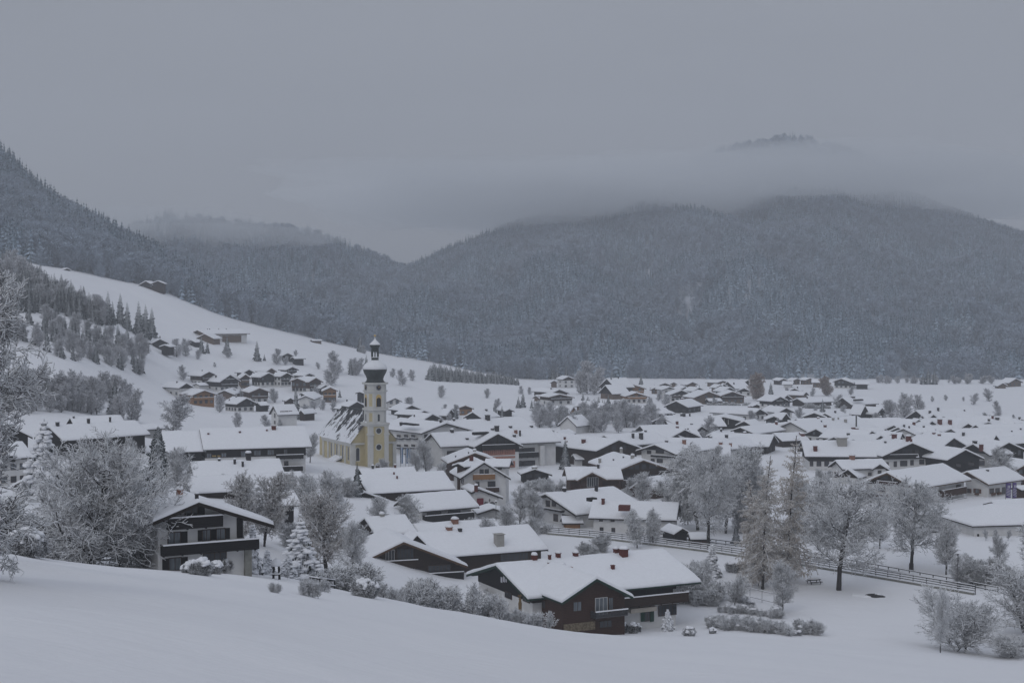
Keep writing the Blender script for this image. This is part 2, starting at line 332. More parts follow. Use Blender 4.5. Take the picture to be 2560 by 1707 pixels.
foot1 = [(-400, 600, 1000), (-150, 625, 1000), (0, 645, 1000), (100, 665, 1000), (180, 675, 1010), (280, 702, 1030), (400, 738, 1050), (560, 792, 1080), (690, 823, 1100), (820, 857, 1120), (960, 887, 1140), (1100, 907, 1150), (1290, 948, 1150), (1500, 956, 1150)]
hill('hillside', [(-400, 180, 1560), (-150, 300, 1540), (0, 372, 1520), (70, 440, 1500), (130, 490, 1490), (200, 530, 1470), (300, 582, 1440), (430, 648, 1410), (560, 712, 1400), (700, 760, 1390), (850, 812, 1380), (1000, 862, 1370), (1150, 905, 1340), (1400, 950, 1260)], foot1, 110, 50, 1.1, 9, seed=1)
hill('hill', [(150, 640, 2000), (250, 600, 2000), (340, 568, 2000), (400, 545, 2000), (450, 538, 2000), (520, 548, 2020), (600, 557, 2050), (720, 565, 2100), (800, 588, 2150), (900, 622, 2220), (1000, 664, 2330), (1060, 692, 2400), (1200, 770, 2500), (1400, 860, 2500)],
     [(150, 760, 1480), (430, 790, 1450), (700, 850, 1400), (900, 890, 1380), (1100, 910, 1360), (1400, 940, 1300)], 100, 56, 1.15, 26, seed=3)
hill('mountain', [(780, 760, 2300), (900, 700, 2420), (1010, 662, 2520), (1080, 630, 2560), (1200, 580, 2620), (1300, 540, 2680), (1450, 502, 2740), (1600, 468, 2790), (1800, 452, 2830), (2000, 440, 2840), (2120, 446, 2820), (2200, 458, 2790), (2280, 474, 2750), (2360, 503, 2720), (2450, 538, 2680), (2560, 572, 2640), (2700, 620, 2580), (2950, 700, 2500)],
     [(780, 890, 1340), (1000, 905, 1260), (1300, 948, 1165), (1600, 952, 1130), (2000, 957, 1120), (2560, 957, 1115), (2950, 957, 1110)], 190, 90, 1.2, 46, drop=24, seed=5)
hill('peak', [(1650, 430, 3600), (1760, 385, 3620), (1830, 362, 3640), (1900, 352, 3650), (1960, 336, 3660), (2000, 340, 3660), (2060, 352, 3650), (2150, 380, 3640), (2300, 440, 3600)],
     [(1650, 560, 3100), (1960, 540, 3050), (2300, 560, 3100)], 60, 30, 1.0, 10, seed=7)

# ------------------------------------------------------------------ trees
def tubes(P0, P1, R0, R1, top=1.5):
    P0, P1 = np.array(P0), np.array(P1); R0, R1 = np.array(R0)[:, None], np.array(R1)[:, None]
    d = P1 - P0; d /= np.linalg.norm(d, axis=1)[:, None] + 1e-9
    s = np.cross(d, (0, 0, 1.0)); l = np.linalg.norm(s, axis=1)[:, None]; s = np.where(l > 1e-3, s / np.maximum(l, 1e-3), [1.0, 0, 0])
    t = np.cross(s, d)
    V = np.stack([P0 + t * R0 * top, P0 + s * R0, P0 - t * R0, P0 - s * R0, P1 + t * R1 * top, P1 + s * R1, P1 - t * R1, P1 - s * R1], 1).reshape(-1, 3)
    b = (np.arange(len(P0)) * 8)[:, None]
    Fq = np.concatenate([b + np.array([[k, (k + 1) % 4, 4 + (k + 1) % 4, 4 + k]]) for k in range(4)], 1).reshape(-1, 4)
    return V, Fq
def bare(name, seed, H, spread, start=.2, lev=4, shape=None, per=(3, 2, 2, 2), nseg=(9, 5, 4, 3), up=(.03, .10, .05, .02), r0=.22, ang=(60, 45, 45), ratio=(1, .55, .5, .5), stems=1, tw=.026, mats=('bark', 'twig'), wob=(.06, .12, .18, .25), hang=0.0):
    rn = random.Random(seed); seg = {0: [], 1: []}
    shape = shape or (lambda t: math.sin(math.pi * min(1, .12 + .88 * t)) ** .7)
    def br(p, d, L, r, lv):
        n = nseg[min(lv, 3)]; sl = L / n; rr = r; az = rn.uniform(0, 6.28)
        for i in range(n):
            d = (d + Vector((rn.gauss(0, 1), rn.gauss(0, 1), rn.gauss(0, .7))) * wob[min(lv, 3)] + Vector((0, 0, up[min(lv, 3)] - (hang if lv >= 2 else 0)))).normalized()
            q = p + d * sl; r1 = max(tw * .8, r * (1 - .8 * (i + 1) / n)); t = (i + 1) / n
            seg[0 if lv == 0 or (lv == 1 and rr > .05) else 1].append((p[:], q[:], max(rr, tw), max(r1, tw)))
            if lv < lev and (lv > 0 or t > start):
                k = per[min(lv, 3)]
                for _ in range(k):
                    if lv == 0:
                        f = (t - start) / (1 - start + 1e-6); Lc = spread * shape(f) * rn.uniform(.75, 1.15); a = math.radians(ang[0] * (1.15 - .5 * f) + rn.gauss(0, 8))
                    else:
                        Lc = L * ratio[min(lv, 3)] * (1.1 - .55 * t) * rn.uniform(.7, 1.2); a = math.radians(ang[min(lv, 2)] + rn.gauss(0, 10))
                    if Lc < .25: continue
                    az += 2.4 + rn.uniform(-.5, .5)
                    e = d.orthogonal().normalized(); g = d.cross(e)
                    cd = d * math.cos(a) + (e * math.cos(az) + g * math.sin(az)) * math.sin(a)
                    br(q - d * sl * rn.random() * .8, cd.normalized(), Lc, max(tw, min(r1 * .75, Lc * .018 + .01)), lv + 1)
            p, rr = q, r1
    for s_ in range(stems):
        d = Vector((rn.gauss(0, .3), rn.gauss(0, .3), 1)).normalized() if stems > 1 else Vector((0, 0, 1))
        br(Vector((rn.gauss(0, .12 * stems), rn.gauss(0, .12 * stems), -.3)) if stems > 1 else Vector((0, 0, -.3)), d, H * (rn.uniform(.7, 1) if stems > 1 else .93), r0, 0)
    res = []
    for k, mt in enumerate(mats):
        if not seg[k]: seg[k].append(seg[1 - k][0])
        a = seg[k]; V, Fq = tubes([s[0] for s in a], [s[1] for s in a], [s[2] for s in a], [s[3] for s in a], 1.2 if k == 0 else 1.7)
        res.append(mesh(name + (' trunk' if k == 0 else ' crown'), V, Fq, M[mt]))
    hh = max(s[1][2] for s in seg[1]); return dict(H=hh, parts=res)
def conifer(name, seed, H, R0, rows, per, fing, droop=.45, mt='needle', pads=0, taper=.85, base=.06, jag=.3):
    rn = random.Random(seed); mb = MB(); pm = MB()
    for i in range(rows):
        t = base + (1 - base) * i / rows; z = H * t; Rr = R0 * (1 - t) ** taper * rn.uniform(.8, 1.15) + .12
        k = max(4, int(per * (1 - .5 * t))); a0 = rn.uniform(0, 6.28)
        for j in range(k):
            a = a0 + 6.283 * j / k + rn.uniform(-.25, .25); L = Rr * rn.uniform(.72, 1.15); dr = droop * rn.uniform(.6, 1.3) * (1 - .5 * t)
            ca_, sa = math.cos(a), math.sin(a)
            def pt(s, lat=0, dz=0): return (ca_ * L * s - sa * lat, sa * L * s + ca_ * lat, z - dr * L * s * s + .16 * L * max(0, s - .6) + dz)
            wd = L * .17 + .08
            pr = [pt(0), pt(.4), pt(.75), pt(1.0)]
            for q in range(fing):                     # side sprays, each a tilted, tapering leaf of needles
                s0 = .12 + .8 * q / fing; s1 = min(1.05, s0 + .24)
                for sd in (-1, 1):
                    lw = wd * (1.4 - s0) * rn.uniform(.9, 1.7); dz = -lw * rn.uniform(.45, 1.35) * (1 + jag)
                    mb.add([pt(s0, 0, .05), pt(s0 + .3 / max(1, fing), sd * .02, -.05), pt(s1, sd * lw, dz), pt(s0 + .08, sd * lw * .55, dz * .35)], [(0, 1, 2, 3)])
            mb.add([pt(.6, -.05), pt(.6, .05), pt(1.08, 0, -.1)], [(0, 1, 2)])
            hk = L * rn.uniform(.22, .38) + .12; mb.add([pt(.15), pt(.6), pt(.55, .06, -hk), pt(.2, -.06, -hk * .7)], [(0, 1, 2, 3)]); mb.add([pt(.6), pt(1.02), pt(.92, .05, -hk * .8), pt(.62, -.05, -hk)], [(0, 1, 2, 3)])
            for q in range(pads):
                s0 = rn.uniform(.35, .98); c = pt(s0, rn.uniform(-.4, .4) * wd * 1.6, .02); rr = rn.uniform(.16, .52) * (.45 + .55 * L / R0)
                pm.pillow((c[0], c[1], c[2] - .05), rr * 1.25, rr * 1.25, rr * .8, 7, 3, rn.random() * 9, .5)
    mb.add([(0, 0, H + .02), (.1, 0, H * .95), (-.05, .09, H * .95), (-.05, -.09, H * .95)], [(0, 1, 2), (0, 2, 3), (0, 3, 1)])
    tm = MB(); tm.bar((0, 0, -.4), (0, 0, H * .97), R0 * .055 + .06, 7, .02)
    res = [mesh(name + ' trunk', tm.v, tm.f, M['bark']), mesh(name + ' crown', mb.v, mb.f, M[mt])]
    if pads: res.append(mesh(name + ' snow', pm.v, pm.f, M['snow'], True))
    return dict(H=H, parts=res)
oval = lambda t: (math.sin(math.pi * (.18 + .8 * t)) ** .6)
KIND = {}
KIND['beech'] = [bare('beech', 11, 13, 8.0, .10, 4, lambda t: (1 - t) ** .45 * .95 + .12, (4, 3, 2, 1), (9, 6, 4, 3), (.02, .13, .06, .02), .30, (72, 38, 42), (1, .55, .55, .55), tw=.019)]
KIND['oak'] = [bare('oak', 5, 19, 7.6, .16, 4, oval, (4, 3, 3, 2), (9, 6, 4, 3), (.02, .0, -.04, -.05), .45, (80, 45, 45), (1, .6, .5, .5), tw=.016, wob=(.1, .2, .22, .3))]
KIND['park'] = [bare('park', s, 20, 7.6, .20, 4, oval, (3, 3, 2, 1), (10, 6, 4, 3), (.02, .08, .05, .02), .38, (66, 40, 42), (1, .55, .58, .55), tw=.022) for s in (21, 22)]
KIND['lime'] = [bare('lime', s, 14, 4.6, .14, 4, oval, (4, 3, 2, 1), (9, 5, 4, 3), (.02, .12, .08, .05), .24, (50, 38, 40), (1, .55, .58, .55), tw=.019) for s in (31, 32, 33)]
KIND['birch'] = [bare('birch', s, 15, 3.4, .15, 4, oval, (4, 3, 2, 1), (10, 5, 4, 3), (.02, .08, -.05, -.2), .18, (48, 40, 40), (1, .6, .6, .6), tw=.022, hang=.12) for s in (41, 42)]
KIND['brownleaf'] = [bare('brownleaf', s, 13, 4.2, .12, 4, oval, (4, 3, 2, 1), (9, 5, 4, 3), (.02, .10, .05, .0), .24, (55, 40, 45), (1, .55, .55, .5), tw=.022, mats=('bark', 'twigb')) for s in (51, 52)]
KIND['larch'] = [bare('larch', s, 30, 6.2, .12, 3, lambda t: (1 - t) ** .7 + .04, (3, 3, 2, 1), (36, 6, 3, 2), (.0, -.02, -.25, -.3), .30, (98, 55, 50), (1, .32, .5, .5), tw=.032, mats=('bark', 'larch'), wob=(.015, .08, .2, .25)) for s in (61, 62)]
KIND['shrub'] = [bare('shrub', s, 3.2, 1.5, .05, 3, lambda t: .5 + .5 * math.sin(3 * t), (3, 3, 2, 1), (6, 4, 3, 2), (.04, .10, .05, .0), .05, (45, 40, 40), (1, .6, .55, .5), stems=7, tw=.018, mats=('bark', 'twig')) for s in (71, 72, 73)]
KIND['thicket'] = [bare('thicket', s, 8.5, 3.0, .08, 3, oval, (3, 3, 2, 1), (9, 5, 4, 3), (.03, .10, .04, .02), .10, (48, 40, 40), (1, .6, .55, .5), stems=5, tw=.020, mats=('bark', 'twig')) for s in (81, 82)]
KIND['airy'] = [bare('airy', s, 8, 3.4, .12, 3, oval, (3, 2, 2, 1), (9, 5, 4, 3), (.03, .08, .02, .0), .12, (52, 42, 42), (1, .6, .55, .5), stems=3, tw=.016, mats=('bark', 'twig')) for s in (84, 85)]
KIND['small'] = [bare('small', s, 6, 2.3, .22, 3, oval, (4, 3, 3, 1), (8, 5, 3, 2), (.02, .12, .08, .05), .10, (52, 38, 40), (1, .6, .55, .5), tw=.015) for s in (91, 92)]
KIND['far'] = [bare('far', s, 12, 4.4, .08, 3, oval, (3, 3, 2, 1), (9, 5, 3, 2), (.02, .10, .06, .05), .2, (52, 40, 40), (1, .55, .55, .5), tw=.045, mats=('bark', 'frost'), wob=(.08, .15, .2, .25)) for s in (101, 102, 103, 104)]
KIND['rusty'] = [bare('rusty', 111, 12, 4.0, .10, 3, oval, (5, 3, 2, 1), (9, 5, 4, 3), (.02, .10, .06, .05), .2, (50, 40, 40), (1, .6, .55, .5), tw=.075, mats=('bark', 'rust'))]
KIND['spruce'] = [conifer('spruce', s, 16, 3.9, 34, 10, 5) for s in (1, 2, 3)]
KIND['slim'] = [conifer('slim', s, 20, 2.9, 32, 9, 4, .7) for s in (4, 5)]
KIND['laden'] = [conifer('laden', s, 8, 2.7, 18, 9, 5, .7, 'needleh', 6, .8, .1) for s in (6, 7)]
KIND['farspruce'] = [conifer('farspruce', s, 22, 4.6, 24, 9, 3, .5) for s in (8, 9, 10)]

# the forest on the slopes: far too many trunks to count, so one object
proto = bpy.data.collections.new('forest trees')
def lowtree(i, kind):
    rn = random.Random(200 + i); mb = MB()
    if kind == 0:
        H = 1.0; rows = 9
        for k in range(rows):
            t = .04 + .94 * k / rows; z = t * H; rr = .155 * (1 - t) ** .8 + .012
            n = 6; a0 = rn.random() * 6
            for j in range(n):
                a = a0 + 6.283 * j / n + rn.uniform(-.3, .3); L = rr * rn.uniform(.7, 1.25); b = a + .62; c = a - .62
                dz = -L * rn.uniform(.35, .8)
                mb.add([(0, 0, z + .055), (L * .62 * math.cos(c), L * .62 * math.sin(c), z + dz * .8), (L * math.cos(a), L * math.sin(a), z + dz), (L * .62 * math.cos(b), L * .62 * math.sin(b), z + dz * .8)], [(0, 1, 2, 3)])
        mb.bar((0, 0, -.1), (0, 0, 1), .012, 4, .002)
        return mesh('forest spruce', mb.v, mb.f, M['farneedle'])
    for k in range(330):
        a = rn.random() * 6.28; t = rn.random(); z = .22 + .75 * t; r = .30 * math.sqrt(rn.random()) * math.sin(math.pi * (.15 + .8 * t)) ** .6
        p = Vector((r * math.cos(a), r * math.sin(a), z)); d = Vector((math.cos(a) * .5 + rn.gauss(0, .3), math.sin(a) * .5 + rn.gauss(0, .3), rn.uniform(.1, 1))).normalized() * .070
        s = d.cross(Vector((rn.gauss(0, 1), rn.gauss(0, 1), rn.gauss(0, 1)))).normalized() * .0085
        mb.add([p - d - s, p - d + s, p + d + s * .4, p + d - s * .4], [(0, 1, 2, 3)])
    mb.bar((0, 0, -.1), (0, 0, .8), .014, 4, .004)
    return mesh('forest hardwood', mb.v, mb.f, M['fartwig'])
for i, kd in enumerate([0, 0, 0, 1, 1, 1]):
    proto.objects.link(bpy.data.objects.new('forest_tree_%d' % i, lowtree(i, kd)))
def scatter(G, per, seed, vmax=1.04, clear=None, hts=(17, 29)):
    rn = np.random.default_rng(seed); ny, nx, _ = G.shape
    e1 = G[1:, :-1] - G[:-1, :-1]; e2 = G[:-1, 1:] - G[:-1, :-1]
    ar = np.linalg.norm(np.cross(e1, e2), axis=2); ar[np.arange(ny - 1) / (ny - 1) * 1.25 > vmax] = 0
    cnt = int(ar.sum() / per); c = rn.choice(ar.size, cnt, p=(ar / ar.sum()).ravel()); j, i = np.divmod(c, nx - 1); a, b = rn.random((2, cnt))[:, :, None]
    p = G[j, i] * (1 - a) * (1 - b) + G[j + 1, i] * a * (1 - b) + G[j, i + 1] * (1 - a) * b + G[j + 1, i + 1] * a * b
    nv = np.array([noise.noise((q[0] * .009, q[1] * .005, seed)) + .45 * noise.noise((q[0] * .03, q[1] * .02, seed + 4.0)) for q in p])
    cl = np.array([noise.noise((q[0] * .012, q[1] * .0025, seed + 20.0)) for q in p])
    vv = j / (ny - 1) * 1.25
    con = rn.random(cnt) < np.clip(.46 + nv * 2.3 - .25 * (vv - .3), .04, .96)
    keep = ~((cl > .47) & (vv > .02)) | (rn.random(cnt) < .25)
    idx = np.where(con, rn.integers(0, 3, cnt), rn.integers(3, 6, cnt)); h = np.where(con, rn.uniform(hts[0], hts[1], cnt), rn.uniform(hts[0] * .85, hts[1] * .8, cnt))
    return p[keep], idx[keep], h[keep]
fp, fi, fh = [], [], []
for (G, sd), per in zip(HILLS, (34, 60, 52, 120)):
    p, i, h = scatter(G, per, sd); fp.append(p); fi.append(i); fh.append(h)
fp, fi, fh = np.concatenate(fp), np.concatenate(fi), np.concatenate(fh)
me = bpy.data.meshes.new('forest'); me.vertices.add(len(fp)); me.vertices.foreach_set('co', fp.astype(np.float32).ravel())
for nm_, ty, val in (('tree', 'INT', fi.astype(np.int32)), ('height', 'FLOAT', fh.astype(np.float32)), ('turn', 'FLOAT', np.random.default_rng(3).uniform(0, 6.28, len(fp)).astype(np.float32))):
    me.attributes.new(nm_, ty, 'POINT').data.foreach_set('value', val)
forest = link('forest', me); forest['kind'] = 'stuff'; forest['label'] = 'snow dusted spruce and hardwood forest covering the misty mountain slopes'; forest['category'] = 'forest'
ng = bpy.data.node_groups.new('forest', 'GeometryNodeTree'); ng.interface.new_socket('Geometry', in_out='INPUT', socket_type='NodeSocketGeometry'); ng.interface.new_socket('Geometry', in_out='OUTPUT', socket_type='NodeSocketGeometry')
gi, go = ng.nodes.new('NodeGroupInput'), ng.nodes.new('NodeGroupOutput'); ip = ng.nodes.new('GeometryNodeInstanceOnPoints'); ci = ng.nodes.new('GeometryNodeCollectionInfo')
ci.inputs['Collection'].default_value = proto; ci.inputs['Separate Children'].default_value = True; ci.inputs['Reset Children'].default_value = True
def attr(nm_, ty):
    a = ng.nodes.new('GeometryNodeInputNamedAttribute'); a.data_type = ty; a.inputs['Name'].default_value = nm_; return a.outputs['Attribute']
cx = ng.nodes.new('ShaderNodeCombineXYZ'); ng.links.new(attr('turn', 'FLOAT'), cx.inputs['Z']); er = ng.nodes.new('FunctionNodeEulerToRotation'); ng.links.new(cx.outputs[0], er.inputs[0])
ng.links.new(gi.outputs[0], ip.inputs['Points']); ng.links.new(ci.outputs[0], ip.inputs['Instance']); ip.inputs['Pick Instance'].default_value = True
ng.links.new(attr('tree', 'INT'), ip.inputs['Instance Index']); ng.links.new(er.outputs[0], ip.inputs['Rotation']); ng.links.new(attr('height', 'FLOAT'), ip.inputs['Scale']); ng.links.new(ip.outputs[0], go.inputs[0])
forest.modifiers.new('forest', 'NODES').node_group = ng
print('forest trees', len(fp))

# ------------------------------------------------------------------ houses
def clipz(poly, z, keep):                      # keep 1: above z, -1: below
    o = []
    for i in range(len(poly)):
        a, b = poly[i], poly[(i + 1) % len(poly)]; da, db = (a[1] - z) * keep, (b[1] - z) * keep
        if da >= 0: o.append(a)
        if (da > 0) != (db > 0) and abs(da - db) > 1e-9:
            k = da / (da - db); o.append((a[0] + (b[0] - a[0]) * k, a[1] + (b[1] - a[1]) * k))
    return o
def prism(mb, poly, y0, y1):
    n = len(poly); mb.add([(x, y0, z) for x, z in poly] + [(x, y1, z) for x, z in poly],
                          [tuple(range(n)), tuple(range(n, 2 * n))[::-1]] + [((i + 1) % n, i, n + i, n + (i + 1) % n) for i in range(n)])
def snow_mesh(tl, tr, tan, zr, L, h, seed, hip=0):
    pts = []                                   # bottom at the roof surface, top a soft blanket
    for sgn, t in ((-1, tl), (1, tr)):
        k = [(t, 0.0), (t + .16 * h, .28 * h), (t + .10 * h, .68 * h), (t - .30 * h, .97 * h)]
        k += [(t * q, h) for q in (.8, .55, .3, .12)]
        pts.append([(sgn * x, zr - tan * min(x, t) + (0 if i == 0 else y) - (tan * .16 * h if x > t else 0), i) for i, (x, y) in enumerate(k)])
    loop = pts[0] + [(0.0, zr + h - .03, 9)] + pts[1][::-1]
    ys = [(-.12 * h, .25), (-.16 * h, .6), (-.05 * h, .9), (.3 * h, 1.0)]; m = max(3, int(L / 1.6))
    ring = ys + [(.3 * h + (L - .6 * h) * i / m, 1.0) for i in range(1, m)] + [(L - y, q) for y, q in ys[::-1]]
    v, f = [], []; n = len(loop) + 1
    for j, (y, q) in enumerate(ring):
        for x, z, i in loop:
            b = zr - tan * min(abs(x), tl if x < 0 else tr)
            if hip and y < hip: b, z = (lambda c: (min(b, c), z - b + min(b, c)))(zr - tan * max(tl, tr) * (1 - max(0, y) / hip))
            nse = noise.noise((x * .45 + seed * 7, y * .45, seed)) * .26 * h + noise.noise((x * 1.7 + seed, y * 1.7, seed)) * .09 * h
            ex = (1 + .035 * noise.noise((y * .9, seed * 3.3, x * .01))) if i in (1, 2) else 1
            v.append((x * ex, y, b + (z - b) * q + (nse if i > 1 else nse * .3 if i == 1 else 0)))
        v.append((0, y, zr - .005 - (tan * max(tl, tr) * (1 - max(0, y) / hip) if hip and y < hip else 0)))
    k = len(ring)
    for j in range(k - 1):
        for i in range(n):
            a, b = j * n + i, j * n + (i + 1) % n; f.append((a, b, b + n, a + n))
    f += [tuple(range(n))[::-1], tuple(range((k - 1) * n, k * n))]
    return v, f
def solve(q, d):
    A = P(*q['A'], d); dep = CT * A.y - ST * A.z
    phi, L = q.get('phi'), q.get('L')
    if phi is None:
        r = ray(*q['B']); k = A.z / r.z; v = r * k - A; L = math.hypot(v.x, v.y); phi = math.atan2(-v.x, v.y)
    else:
        phi = math.radians(phi)
        if q.get('B') and not L:
            u = (q['B'][0] - 1280) / F; nx, ny = math.sin(phi), -math.cos(phi)
            L = (A.x - u * dep) / (nx - u * CT * ny)
    rx, ry = math.cos(phi), math.sin(phi); tan, W, tl, tr = q.get('tan'), q.get('W'), q.get('tl'), q.get('tr')
    def tpx(E, sg, tan):                       # half span from where the eave corner shows
        u, v = (E[0] - 1280) / F, (853.5 - E[1]) / F
        # X = u*D ; up = v*D ; D = CT*Y - ST*Z ; up = ST*Y + CT*Z
        a11 = sg * (rx - u * CT * ry); a12 = -u * ST; b1 = u * dep - A.x           # unknowns t, s (Z = A.z - s)
        a21 = sg * (ST * ry - v * CT * ry); a22 = -(CT + v * ST); b2 = v * dep - (ST * A.y + CT * A.z)
        if tan is None:
            D = a11 * a22 - a12 * a21; t, s = (b1 * a22 - a12 * b2) / D, (a11 * b2 - a21 * b1) / D
            return t, s / t
        if abs(phi) > 1.05 or q.get('useY'): return b2 / (a21 + a22 * tan), tan
        return b1 / (a11 + a12 * tan), tan
    if W: tl = tr = W / 2; tan = tan or .42
    else:
        E, EL = q.get('E'), q.get('EL')
        if E:
            sg = (-1 if phi > 0 else 1) if abs(phi) > 1.13 else (1 if E[0] > q['A'][0] else -1)
            t, tan = tpx(E, sg, tan); tan = max(.2, min(1.3, tan))
            if tl is None and tr is None: tl = tr = t
            elif sg < 0: tl = t
            else: tr = t
        if EL:
            u = (EL[0] - 1280) / F; sg = 1 if EL[0] > q['A'][0] else -1
            t = (u * dep - A.x) / (sg * (rx - u * CT * ry) - u * ST * tan)
            o = tr if sg < 0 else tl
            if q.get('E') and o and t > 1.45 * o and abs(phi) < 1.13:        # that corner is the rear eave: it gives the length
                tl = tr = o; g = Vector((A.x + sg * o * rx, A.y + sg * o * ry)); dg = CT * g.y - ST * (A.z - tan * o); nx, ny = math.sin(phi), -math.cos(phi)
                L = min(26, max(7, (g.x - u * dg) / (nx - u * CT * ny)))
            elif sg < 0: tl = t
            else: tr = t
        if q.get('EB'):
            u = (q['EB'][0] - 1280) / F; o = tl or tr; sg = -1 if phi > 0 else 1
            g = Vector((A.x + sg * o * rx, A.y + sg * o * ry)); dg = CT * g.y - ST * (A.z - tan * o); nx, ny = math.sin(phi), -math.cos(phi)
            L = min(26, max(7, (g.x - u * dg) / (nx - u * CT * ny)))
    tl, tr = tl or tr, tr or tl
    L = max(3.0, L or 10.0)
    c = (A.x - math.sin(phi) * L / 2, A.y + math.cos(phi) * L / 2)
    return dict(A=A, phi=phi, L=L, tl=max(1.5, tl), tr=max(1.5, tr), tan=tan, c=c)
def fit(q):
    if q.get('d'): return solve(q, q['d'])
    last = None
    for d in np.arange(140, 1300, 6.0):
        try: s = solve(q, d)
        except ZeroDivisionError: continue
        g = s['A'].z - s['tan'] * max(s['tl'], s['tr']) - gz(*s['c']) - q.get('hw', 5)
        if g < 0: return s
        last = s
    return last
def addpart(mb, name, m, root, T, smooth=False):
    return mb.obj(name, m, root, T, smooth)
HN = [0]
def build_volume(root, Rinv, q, s, base):
    HN[0] += 1; seed = HN[0] * 1.37
    A, phi, L, tl, tr, tan = s['A'], s['phi'], s['L'], s['tl'], s['tr'], s['tan']
    T = Rinv @ Matrix.Translation((A.x, A.y, base)) @ Matrix.Rotation(phi, 4, 'Z')
    far = A.y > 600; hsn = q.get('hs', .5 if not far else .6)
    Hr = A.z - base; zr = Hr - hsn; og, oe = q.get('og', 1.1), q.get('oe', 1.0)
    ogb = q.get('ogb', og if L > 3.5 * og else .3)
    oel, oer = min(q.get('oel', oe), tl * .35), min(q.get('oer', oe), tr * .35)
    xl, xr = -(tl - oel), tr - oer; zt = zr - .24
    wl, wr = zt - tan * -xl, zt - tan * xr
    poly = [(xl, -4.0), (xr, -4.0), (xr, wr), (0, zt), (xl, wl)]
    zw = q.get('zw'); zw = 99 if zw is None else zw
    lo = clipz(poly, zw, -1); hi = clipz(poly, zw, 1)
    hip = q.get('hip', 0)
    if hip:
        mb = MB(); mb.box(xl, xr, og, L - ogb, -4, min(wl, wr)); mb.obj('wall', M[q.get('wall', 'plaster')], root, T); lo = []; hi = []
    if len(lo) > 2:
        mb = MB(); prism(mb, lo, og, L - ogb); mb.obj('wall', M[q.get('wall', 'plaster')], root, T)
    if len(hi) > 2:
        mb = MB(); prism(mb, [(x * 1.012, z) for x, z in hi], og - .06, L - ogb + .06); mb.obj('timber_wall', M[q.get('top', 'brown')], root, T)
    mb = MB(); eL, eR = zr - tan * tl, zr - tan * tr
    if hip:
        mb.add([(-tl, 0, eL), (tr, 0, eR), (tr, L, eR), (-tl, L, eL), (0, hip, zr), (0, L, zr), (-tl, 0, eL - .26), (tr, 0, eR - .26), (tr, L, eR - .26), (-tl, L, eL - .26)], [(0, 1, 4), (1, 2, 5, 4), (3, 0, 4, 5), (2, 3, 5), (9, 8, 7, 6), (6, 7, 1, 0), (7, 8, 2, 1), (8, 9, 3, 2), (9, 6, 0, 3)])
    else: prism(mb, [(-tl, eL - .26), (0, zr - .26), (0, zr), (-tl, eL)], 0, L); prism(mb, [(0, zr - .26), (tr, eR - .26), (tr, eR), (0, zr)], 0, L)
    for y0, y1 in ((-.07, 0), (L, L + .07)) if not hip else ():     # bargeboards
        prism(mb, [(-tl, eL - .40), (0, zr - .40), (0, zr + .03), (-tl, eL + .03)], y0, y1); prism(mb, [(0, zr - .40), (tr, eR - .40), (tr, eR + .03), (0, zr + .03)], y0, y1)
    if not far and not hip:                      # purlins under the gable overhang
        for x in (xl * .95, xl * .5, 0, xr * .5, xr * .95):
            zz = zr - .27 - tan * abs(x); mb.box(x - .1, x + .1, .05, og, zz - .24, zz)
    roof = mb.obj('roof', M[q.get('eave', 'eave')], root, T)
    v, f = snow_mesh(tl, tr, tan, zr + .01, L, hsn, seed, hip)
    sn = link('roof_snow', mesh('roof snow', [T @ Vector(p) for p in v], f, M['snow'], True), root)
    fr = {'F': (Vector((0, og - .06 if zw < 99 else og, 0)), Vector((1, 0, 0)), Vector((0, -1, 0))), 'L': (Vector((xl * (1.012 if zw < 99 else 1), 0, 0)), Vector((0, -1, 0)), Vector((-1, 0, 0))),
          'R': (Vector((xr * (1.012 if zw < 99 else 1), 0, 0)), Vector((0, 1, 0)), Vector((1, 0, 0)))}
    W2L = (Matrix.Translation((A.x, A.y, base)) @ Matrix.Rotation(phi, 4, 'Z')).inverted()
    o0 = W2L @ Vector((0, 0, 0))
    def pix(face, p, off=0.0):                   # photo pixel -> place on that wall
        o, u, n = fr[face]; o = o + n * off; r = W2L.to_3x3() @ ray(*p); k = (o - o0).dot(n) / r.dot(n); h = o0 + r * k - o
        return h.dot(u), h.z
    def fbox(mb, face, u0, u1, z0, z1, a, b):
        o, u, n = fr[face]; z = Vector((0, 0, 1))
        mb.hexa([o + u * u0 + n * b + z * z0, o + u * u1 + n * b + z * z0, o + u * u1 + n * a + z * z0, o + u * u0 + n * a + z * z0,
                 o + u * u0 + n * b + z * z1, o + u * u1 + n * b + z * z1, o + u * u1 + n * a + z * z1, o + u * u0 + n * a + z * z1])
    def window(face, u0, u1, z0, z1, shut='', kind='glass', fm='frame', sm='shut'):
        u0, u1 = min(u0, u1), max(u0, u1); z0, z1 = min(z0, z1), max(z0, z1)
        e = .09 if not far else .12; mb = MB()
        fbox(mb, face, u0 - e, u1 + e, z0 - e, z0, -.03, .07); fbox(mb, face, u0 - e, u1 + e, z1, z1 + e, -.03, .07)
        fbox(mb, face, u0 - e, u0, z0, z1, -.03, .07); fbox(mb, face, u1, u1 + e, z0, z1, -.03, .07)
        if not far:
            nb = max(1, int((u1 - u0) / .75))
            for i in range(1, nb + 1):
                c = u0 + (u1 - u0) * i / (nb + 1); fbox(mb, face, c - .04, c + .04, z0, z1, -.03, .05)
        wo = mb.obj('window', M[fm], root, T); mb = MB(); fbox(mb, face, u0, u1, z0, z1, -.03, .02); mb.obj('pane', M[kind], wo, T)
